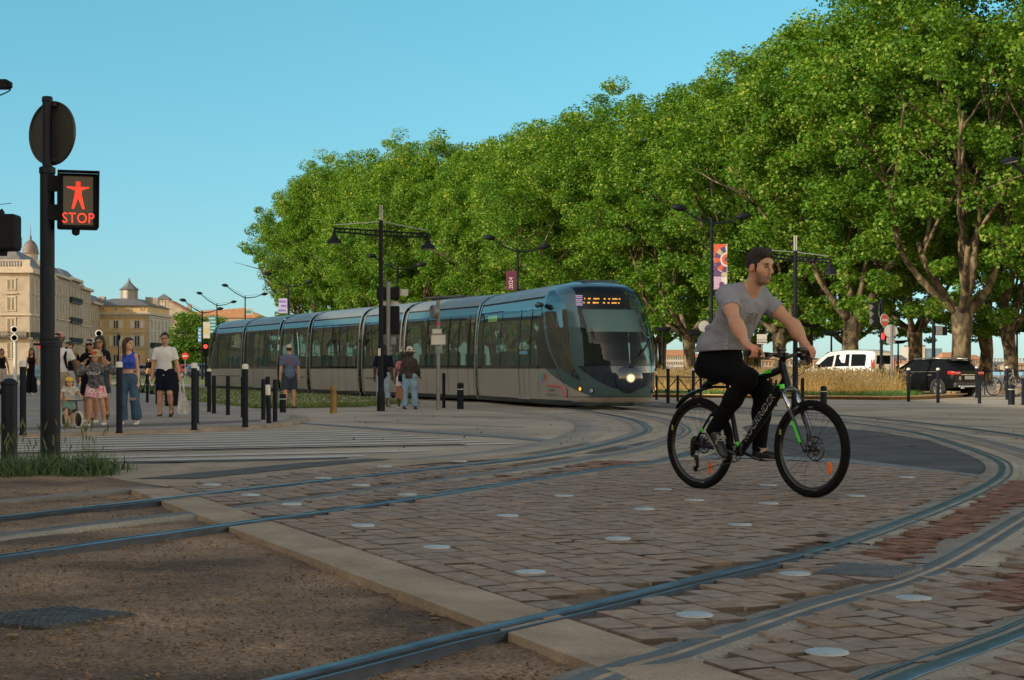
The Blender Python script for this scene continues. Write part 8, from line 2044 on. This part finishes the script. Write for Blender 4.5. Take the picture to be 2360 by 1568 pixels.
ts=[('e',(.455,0,1.445),(.155,.190,.185),roty(.40),.06),('e',(.355,0,1.29),(.160,.180,.18),roty(.5),.07),('e',(.245,0,1.17),(.178,.190,.13),roty(.25),.07),('c',(.25,0,1.13),(.25,0,1.05),.178,.182,.05),('c',(.485,-.15,1.555),(.485,.15,1.555),.083,.083,.05),('c',(.53,-.06,1.60),(.53,.06,1.60),.060,.060,.05)]
for i,sy in enumerate((-1,1)):
 e_=SH[i]+(EL[i]-SH[i])*.50;ts+=[('c',SH[i]+np.array((-.005,0,0)),e_+np.array((0,0,-.004)),.083,.079,.05),('lclip',e_,(EL[i]-SH[i])/np.linalg.norm(EL[i]-SH[i]),.125)]
ts+=[('noise',.0065,20),('noise',.0030,55)]
r0=random.Random(3)
for k in range(16):
 y0=r0.uniform(-.16,.14);x0=.56+r0.uniform(-.03,.05);ts+=[('c',(x0,y0,1.50+r0.uniform(-.05,.03)),(x0-.13+r0.uniform(-.03,.03),y0*.6+r0.uniform(-.05,.05),1.24+r0.uniform(-.05,.05)),.020,.010,.022)]
for k in range(9):
 z=1.09+.028*k;ts+=[('c',(.10+.02*k,-.165,z+r0.uniform(-.01,.01)),(.42,-.13,z+.05+r0.uniform(-.03,.03)),.017,.015,.018)]
ts+=[('-e',(.610,0,1.660),(.080,.092,.080),roty(.35),.010),('-c',(.615,0,1.63),(.668,0,1.475),.056,.004,.010),('clip',(.2,0,1.115),tuple(np.array((.05,0,-1.0))/1.001))]
shirt=soft('t_shirt',ts,.0065,M_HEATHER,rider,seed=6)
V_,F_=None,None
me=shirt.data;fv=[];ff=[];vm={}
for pl in me.polygons:
 c=pl.center
 if c.x>.50 and-.07<c.y<.05 and 1.33<c.z<1.42 and pl.normal.x>.3:
  g_=math.sin(c.y*95+math.sin(c.z*140)*1.5)*math.sin(c.z*120+math.sin(c.y*70))
  if g_>-.15:
   idx_=[]
   for vi in pl.vertices:
    if vi not in vm:vm[vi]=len(fv);fv.append(tuple(me.vertices[vi].co+me.vertices[vi].normal*.0015))
    idx_.append(vm[vi])
   ff.append(tuple(idx_))
if ff:mb=MB();mb.add(fv,ff);mb.build('chest_print',mat('faded_print',(.19,.17,.185),.9,var=.25,vscale=90),shirt)
tr_=[('e',(.205,0,1.05),(.160,.168,.13),roty(.2),.06),('e',(.30,0,1.07),(.125,.15,.11),None,.05),('e',(.10,0,.985),(.085,.14,.09),None,.06)]
for i in(0,1):
 h,k,a=HP[i],KN[i],AN[i]
 tr_+=[('c',h,h+(k-h)*.55,.110,.092,.05),('c',h+(k-h)*.55,k,.092,.074,.04),('e',k,(.072,.068,.075),None,.04),('c',k,k+(a-k)*.4,.074,.072,.04),('c',k+(a-k)*.4,a+(a-k)*.02,.072,.056,.04)]
tr_+=[('noise',.0045,30),('clip',(.2,0,1.135),tuple(np.array((-.05,0,1.0))/1.001))]
for i in(0,1):tr_.append(('lclip',AN[i]+(AN[i]-KN[i])*.05,(AN[i]-KN[i])/np.linalg.norm(AN[i]-KN[i]),.10))
soft('trousers',tr_,.0085,mat('black_twill',(.005,.005,.0065),.9,var=.15,vscale=20,bump=.2,bscale=40,spec=.08),rider,seed=8)
M_DECK=mat('deck_shoe',(.012,.016,.024),.5,var=.25,vscale=16);M_LACE=mat('pale_lace',(.42,.38,.33),.8,var=.05)
for i in(0,1):
 a,t_=AN[i],TO[i];d=t_-a;d=np.array((d[0],0,d[2]))
 if i==0:hl=np.array((.235,-.128,.462));toe=np.array((.335,-.128,.340))
 else:hl=np.array((.475,.128,.262));toe=np.array((.715,.128,.262))
 f_=(toe-hl);L_=np.linalg.norm(f_);f_/=L_;L_=.27;toe=hl+f_*L_
 u_=np.array((-f_[2],0,f_[0]));R=np.stack([f_,np.array((0,1.,0)),u_],1)
 q=lambda x,y,z:hl+f_*x+u_*z+np.array((0,y,0))
 so_=soft('shoe',[('e',q(.05,0,.035),(.058,.037,.045),R,.02),('e',q(.15,0,.03),(.09,.044,.036),R,.03),('e',q(.215,0,.02),(.05,.042,.027),R,.02),('c',a,q(.055,0,.05),.042,.038,.03),('clip',q(0,0,.004),tuple(-u_))],.006,M_DECK,rider)
 soft('sole',[('e',q(.06,0,.0),(.066,.041,.018),R,.02),('e',q(.18,0,.0),(.09,.048,.017),R,.03),('clip',q(0,0,.006),tuple(u_)),('clip',q(0,0,-.012),tuple(-u_))],.006,mat('grey_sole',(.20,.19,.175),.7,var=.1),so_)
 mb=MB()
 for k in range(3):mb.tube([q(.10+.022*k,-.022,.066-.006*k),q(.105+.022*k,0,.072-.006*k),q(.10+.022*k,.022,.066-.006*k)],.0035,5)
 for sy in(-1,1):mb.tube(spline([q(.10,0,.075),q(.085,sy*.03,.09),q(.12,sy*.045,.085),q(.11,sy*.01,.075)],.01),.003,5);mb.tube([q(.10,0,.075),q(.13,sy*.05,.06),q(.145,sy*.055,.045)],.003,5)
 mb.build('laces',M_LACE,so_)
hr_=[('e',hq(0,.018,.045),he((.081,.102,.094)),HR,.02),('e',hq(0,-.055,.096),he((.060,.040,.028)),HR,.03),('e',hq(0,-.01,.115),he((.066,.075,.034)),HR,.03),('c',hq(-.04,-.048,.118),hq(.04,-.048,.128),.020*HS,.020*HS,.02),('noise',.0042,120),('-e',hq(0,-.108,.004),he((.088,.078,.086)),HR,.006)]
for sx in(-1,1):hr_+=[('-e',hq(sx*.092,.014,-.035),he((.034,.026,.044)),HR,.006),('-e',hq(sx*.080,-.082,-.03),he((.050,.042,.080)),HR,.006),('c',hq(sx*.074,-.022,.02),hq(sx*.073,-.024,-.028),.011*HS,.006*HS,.006)]
hr_+=[('clip',hq(0,.06,-.072),tuple(HR@np.array((0,.1,-1.))))]
soft('hair',hr_,.0055,mat('short_hair',(.024,.014,.009),.75,var=.3,vscale=70,bump=1.0,bscale=110),rider,seed=11)
# ------------------ cars
M_CGLASS=mat('car_glass',(.010,.013,.015),.15,var=.1,spec=.0);M_TYREC=mat('car_tyre',(.014,.014,.014),.8,var=.1);M_ALLOY=mat('alloy',(.45,.45,.45),.3,.8,var=.06);M_RED=mat('tail_red',(.55,.02,.02),.25,var=.1,vscale=9);M_PLASTIC=mat('dark_plastic',(.022,.022,.024),.6,var=.1)
def car(name,label,loc,rz,s,paint,stations,belt,wheels,wr,glass,cat='car',extras=None,group=None):
 """stations: (x, z_low, z_belt, z_top, half width, half width of roof); x runs tail (0) to nose, Y left"""
 t=thing(name,label,cat,loc,rz,group);t.scale=(s,s,s)
 N=40;xs=np.linspace(stations[0][0],stations[-1][0],N);A=np.array(stations)
 col=[np.interp(xs,A[:,0],A[:,j])for j in range(1,6)]
 def ring(i):
  zl,zb,zt,w,wr_=(c[i]for c in col)
  half=[(w*.80,zl),(w*.95,zl+.05),(w,zl+(zb-zl)*.35),(w*1.0,zl+(zb-zl)*.65),(w*.965,zb),(w*.94+(wr_-w*.94)*.12,zb+(zt-zb)*.1),(wr_+(w*.94-wr_)*.22,zb+(zt-zb)*.78),(wr_*.92,zb+(zt-zb)*.95),(wr_*.6,zt),(0,zt+.008)]
  return[(xs[i],y,z)for y,z in half]+[(xs[i],-y,z)for y,z in half[-2::-1]]
 R_=[ring(i)for i in range(N)];m=len(R_[0])
 mb=MB();mb.add([p for r in R_ for p in r],[(i*m+j,i*m+j+1,(i+1)*m+j+1,(i+1)*m+j)for i in range(N-1)for j in range(m-1)]+[tuple(range(m)),tuple((N-1)*m+j for j in range(m-1,-1,-1))])
 body=mb.build('body',paint,t,smooth=32)
 def side(x,u,off):
  zl,zb,zt,w,wr_=(np.interp(x,A[:,0],A[:,j])for j in range(1,6))
  y0,z0=w*.94+(wr_-w*.94)*.12,zb+(zt-zb)*.1;y1,z1=wr_+(w*.94-wr_)*.22,zb+(zt-zb)*.78
  return y0+(y1-y0)*u+off,z0+(z1-z0)*u
 for poly in glass:
  for sy in(1,-1):
   mb=MB();o_=[(x,sy*side(x,u,.004)[0],side(x,u,0)[1])for x,u in poly];mb.add(o_,[tuple(range(len(o_)))]);mb.build('window',M_CGLASS,t)
 for(x,sy)in[(x,sy)for x in wheels for sy in(1,-1)]:
  w=float(np.interp(x,A[:,0],A[:,4]))
  M_=Matrix.Translation((x,sy*(w-.09),wr))@Matrix.Rotation(-sy*PI/2,4,'X')
  mb=MB();mb.lathe([(wr*.6,-.1),(wr*.93,-.1),(wr,-.06),(wr,.07),(wr*.94,.105),(wr*.66,.11),(wr*.64,.07)],28,M=M_);wl=mb.build('wheel',M_TYREC,t,smooth=40)
  mb=MB();mb.lathe([(wr*.68,.085),(wr*.64,.10),(wr*.60,.07)],28,M=M_)
  for k in range(5):
   a=2*PI*k/5
   for da in(-.13,.13):mb.tube([M_@Vector((.05*math.cos(a),.05*math.sin(a),.09)),M_@Vector((wr*.64*math.cos(a+da),wr*.64*math.sin(a+da),.085))],.026,5)
  mb.lathe([(.07,.08),(.06,.105),(0,.11)],12,M=M_);mb.build('rim',M_ALLOY,wl)
  mb=MB();mb.lathe([(wr*.6,.03),(0,.03)],20,M=M_);mb.build('brake_drum',M_PLASTIC,wl)
  mb=MB();arc=[(x+wr*1.12*math.cos(a),sy*(w+.004),wr+wr*1.12*math.sin(a))for a in np.linspace(-.35,PI+.35,19)];inn=[(x+wr*.98*math.cos(a),sy*(w+.004),wr+wr*.98*math.sin(a))for a in np.linspace(-.35,PI+.35,19)]
  mb.add(arc+inn,[(i,i+1,19+i+1,19+i)for i in range(18)]);mb.add([(x,sy*(w+.003),wr)]+inn,[(0,1+i,2+i)for i in range(18)]);mb.build('wheel_arch',M_PLASTIC,t)
 if extras:extras(t,A)
 return t
def rear_panel(t,pts,m,name,x=-.012,parent=None):
 mb=MB();mb.add([(x,y,z)for y,z in pts]+[(x-.012,y,z)for y,z in pts],[tuple(range(len(pts),2*len(pts)))[::-1]]+[(i,(i+1)%len(pts),len(pts)+(i+1)%len(pts),len(pts)+i)for i in range(len(pts))]);return mb.build(name,m,parent or t)
ST_=[(0.0,.42,.98,1.02,.80,.55),(.06,.36,1.0,1.10,.87,.60),(.52,.28,.99,1.42,.895,.60),(.95,.22,.97,1.475,.90,.62),(1.6,.22,.95,1.50,.90,.63),(2.35,.22,.93,1.46,.90,.62),(3.05,.22,.93,1.10,.90,.62),(3.3,.22,.93,.985,.895,.66),(4.0,.25,.84,.89,.86,.7),(4.38,.34,.72,.76,.72,.6)]
def suv_x(t,A):
 mb=MB();mb.add([(.045,.60,1.06),(.045,-.60,1.06),(.47,-.55,1.39),(.47,.55,1.39)],[(0,1,2,3)]);o=mb.build('rear_window',M_CGLASS,t)
 mb=MB();mb.add([(.26,.58,1.42),(.26,-.58,1.42),(.62,-.58,1.468),(.62,.58,1.468),(.30,.56,1.39),(.30,-.56,1.39)],[(0,1,2,3),(0,4,5,1)]);mb.build('spoiler',M_BGLOSS,t)
 for sy in(1,-1):
  mb=MB();mb.bbox((.05,sy*.66,.935),(.14,.40,.15),.05);mb.bbox((.18,sy*.84,.95),(.26,.09,.14),.04);l_=mb.build('tail_lamp',M_RED,t,smooth=40)
  mb=MB();mb.box((-.025,sy*.66,.94),(.006,.28,.03));mb.build('lamp_strip',mat('lamp_pink',(.7,.3,.28),.3,var=.05),l_)
 rear_panel(t,[(.47,.865),(-.47,.865),(-.47,.885),(.47,.885)],M_ALLOY,'chrome_strip',-.02)
 pl=rear_panel(t,[(.27,.70),(-.27,.70),(-.27,.82),(.27,.82)],mat('plate_white',(.50,.52,.54),.5,var=.05),'number_plate',-.03)
 v,f=text_geo('GF-871-MX',.085);mb=MB();mb.add(v,f,basis(Vector((-.045,0,.76)),Vector((0,-1,0)),Vector((0,0,1)),Vector((-1,0,0))));mb.build('lettering',M_LINE,pl)
 A_=Matrix.Translation((-.02,.52,.74))@Matrix.Rotation(-PI/2,4,'Y');mb=MB();mb.lathe([(.075,0),(0,.004)],16,M=A_);mb.build('round_sticker',mat('sticker_white',(.5,.5,.48),.7),t)
 mb=MB();mb.bbox((.03,0,.48),(.22,1.62,.22),.06);mb.build('bumper',M_PLASTIC,t,smooth=40)
 mb=MB();mb.bbox((-.06,0,.42),(.08,1.3,.07),.025);mb.build('skid_plate',M_ALLOY,t,smooth=40)
 for sy in(1,-1):
  mb=MB();mb.tube([(.6,sy*.60,1.495),(1.4,sy*.62,1.53),(2.3,sy*.60,1.49)],.022,6);mb.build('roof_rail',M_ALLOY,t,smooth=True)
  mb=MB();mb.tube([(.75,sy*.872,1.0),(2.95,sy*.862,.97)],.012,5);mb.build('window_trim',M_ALLOY,t)
  mb=MB();mb.bbox((2.85,sy*.98,1.02),(.14,.18,.13),.04);mb.build('mirror',M_BGLOSS,t)
  mb=MB();mb.bbox((1.2,sy*.885,.86),(.2,.03,.03),.01);mb.build('door_handle',M_ALLOY,t)
  mb=MB();mb.bbox((-.10,sy*.48,.36),(.10,.18,.06),.02);mb.build('exhaust',M_ALLOY,t)
 mb=MB();mb.add([(2.40,.57,1.44),(2.40,-.57,1.44),(3.16,-.74,1.02),(3.16,.74,1.02)],[(0,1,2,3)]);mb.build('windscreen',M_CGLASS,t,loc=(.02,0,.015))
p=G(2236,915.5);b_=33
car('black_car','black SUV with red tail lamps seen from behind beside the golden grass',(p.x-.1,p.y-.2,0),math.radians(90+b_),.90,mat('black_paint',(.006,.007,.009),.28,.0,var=.05,spec=.12),ST_,.95,(.78,3.5),.345,[[(.78,.06),(.62,.5),(1.0,.95),(1.08,.98),(1.02,.06)],[(1.08,.06),(1.12,1),(1.72,1),(1.78,.06)],[(1.86,.06),(1.80,1),(2.30,.98),(2.82,.06)]],extras=suv_x)
SV=[(0.0,.40,1.0,1.70,.86,.70),(.08,.34,1.02,1.80,.90,.72),(.5,.28,1.02,1.84,.915,.73),(1.6,.25,1.0,1.85,.915,.73),(2.4,.25,.99,1.78,.915,.70),(2.9,.25,.99,1.50,.91,.70),(3.3,.25,.99,1.08,.90,.70),(3.7,.28,.92,.97,.86,.72),(4.05,.36,.70,.74,.72,.6)]
def van_x(t,A):
 rear_panel(t,[(.62,1.22),(-.62,1.22),(-.56,1.60),(.56,1.60)],M_CGLASS,'rear_window',-.006)
 for sy in(1,-1):
  mb=MB();mb.bbox((.05,sy*.80,1.20),(.14,.12,.42),.03);mb.build('tail_lamp',M_RED,t,smooth=40)
  mb=MB();mb.bbox((2.85,sy*.98,1.12),(.16,.18,.2),.04);mb.build('mirror',M_PLASTIC,t)
 rear_panel(t,[(.26,.62),(-.26,.62),(-.26,.73),(.26,.73)],M_CAP,'number_plate',-.02)
 mb=MB();mb.bbox((.02,0,.46),(.2,1.66,.2),.05);mb.build('bumper',M_PLASTIC,t,smooth=40)
 mb=MB();mb.add([(2.45,.64,1.74),(2.45,-.64,1.74),(3.25,-.74,1.10),(3.25,.74,1.10)],[(0,1,2,3)]);mb.build('windscreen',M_CGLASS,t,loc=(.02,0,.02))
Y_=70;car('white_van','white van with dark rear window parked behind the golden grass',((2038-CX)/F*Y_,Y_,0),math.radians(90+44),.98,mat('white_paint',(.60,.60,.60),.3,var=.03,coat=.5),SV,1.0,(.75,3.3),.31,[[(.42,.06),(.40,.9),(.5,.98),(1.15,.98),(1.15,.06)],[(1.25,.06),(1.25,.98),(1.95,.98),(2.02,.06)],[(2.12,.06),(2.06,.95),(2.42,.90),(3.05,.10),(3.05,.06)]],extras=van_x)
def far_car(x,Y,rz,paint,label,s=1.0):car('far_car',label,((x-CX)/F*Y,Y,0),rz,s,paint,ST_,.95,(.78,3.5),.345,[[(.7,.06),(1.0,.95),(1.75,1),(1.8,.06)],[(1.86,.06),(1.80,1),(2.30,.98),(2.82,.06)]],group='distant cars at left')
far_car(428,168,.3,mat('blue_paint',(.02,.05,.11),.25,.2,var=.05,coat=.5),'small dark blue car far off left of the tram tail');far_car(402,185,.2,mat('red_paint',(.25,.02,.02),.25,.2,var=.05,coat=.5),'small dark red car far off behind the man in the white T-shirt');far_car(300,210,.1,mat('grey_paint',(.12,.12,.13),.25,.2,var=.05,coat=.5),'small grey car far off behind the woman in blue')
def simple_bike(x,Y,rz,label,m):
 t=thing('parked_bicycle',label,'bicycle',((x-CX)/F*Y,Y,0),rz,'parked bicycles at right')
 for cx in(0,1.05):
  mb=MB();mb.tube([(cx+.33*math.cos(a),0,.34+.33*math.sin(a))for a in np.linspace(0,2*PI,25)],.02,6);w_=mb.build('wheel',M_TYREC,t)
  mb=MB()
  for k in range(14):a=2*PI*k/14;mb.tube([(cx,0,.34),(cx+.32*math.cos(a),0,.34+.32*math.sin(a))],.004,4)
  mb.build('spokes',M_ALLOY,w_)
 mb=MB();mb.tube([(0,0,.34),(.42,0,.30),(.30,0,.80),(0,0,.34)],.018,6);mb.tube([(.42,0,.3),(.86,0,.78)],.02,6);mb.tube([(.33,0,.72),(.84,0,.84)],.02,6);mb.tube([(1.05,0,.34),(.88,0,.72),(.83,0,.98)],.018,6);mb.build('frame',m,t)
 mb=MB();mb.tube([(.78,-.28,1.02),(.85,0,.99),(.78,.28,1.02)],.015,6);mb.build('handlebar',M_BLACK,t);mb=MB();mb.bbox((.27,0,.93),(.25,.12,.06),.02);mb.cyl((.30,0,.8),(.28,0,.92),.014,n=6);mb.build('saddle',M_BLACK,t)
 mb=MB();mb.tube([(.0,.1,.02),(.42,.06,.3),(.84,.1,.3)],.012,5);mb.build('kickstand',M_BLACK,t)
simple_bike(2290,61,.35,'pale framed bicycle parked right of the black car',mat('silver_frame',(.4,.4,.42),.3,.6,var=.05));simple_bike(2338,58,-.25,'black bicycle parked at the right edge',M_BLACK)
t=thing('bicycle_rack','low rail fence the bicycles lean on at the right edge','rack',((2300-CX)/F*62,62,0));mb=MB();mb.tube([(-.5,0,.9),(2.6,.2,.9)],.02,6);mb.tube([(-.5,0,.45),(2.6,.2,.45)],.015,6)
for k in range(4):mb.cyl((-.5+k,.06*k,0),(-.5+k,.06*k,.9),.02,n=6)
mb.build('rails',M_POST,t)
t=thing('stone_bench','pale low stone wall behind the parked bicycles','wall',((2340-CX)/F*64,64,0));mb=MB();mb.bbox((.6,.3,.22),(2.4,.4,.44),.03);mb.build('wall',M_SLAB,t)
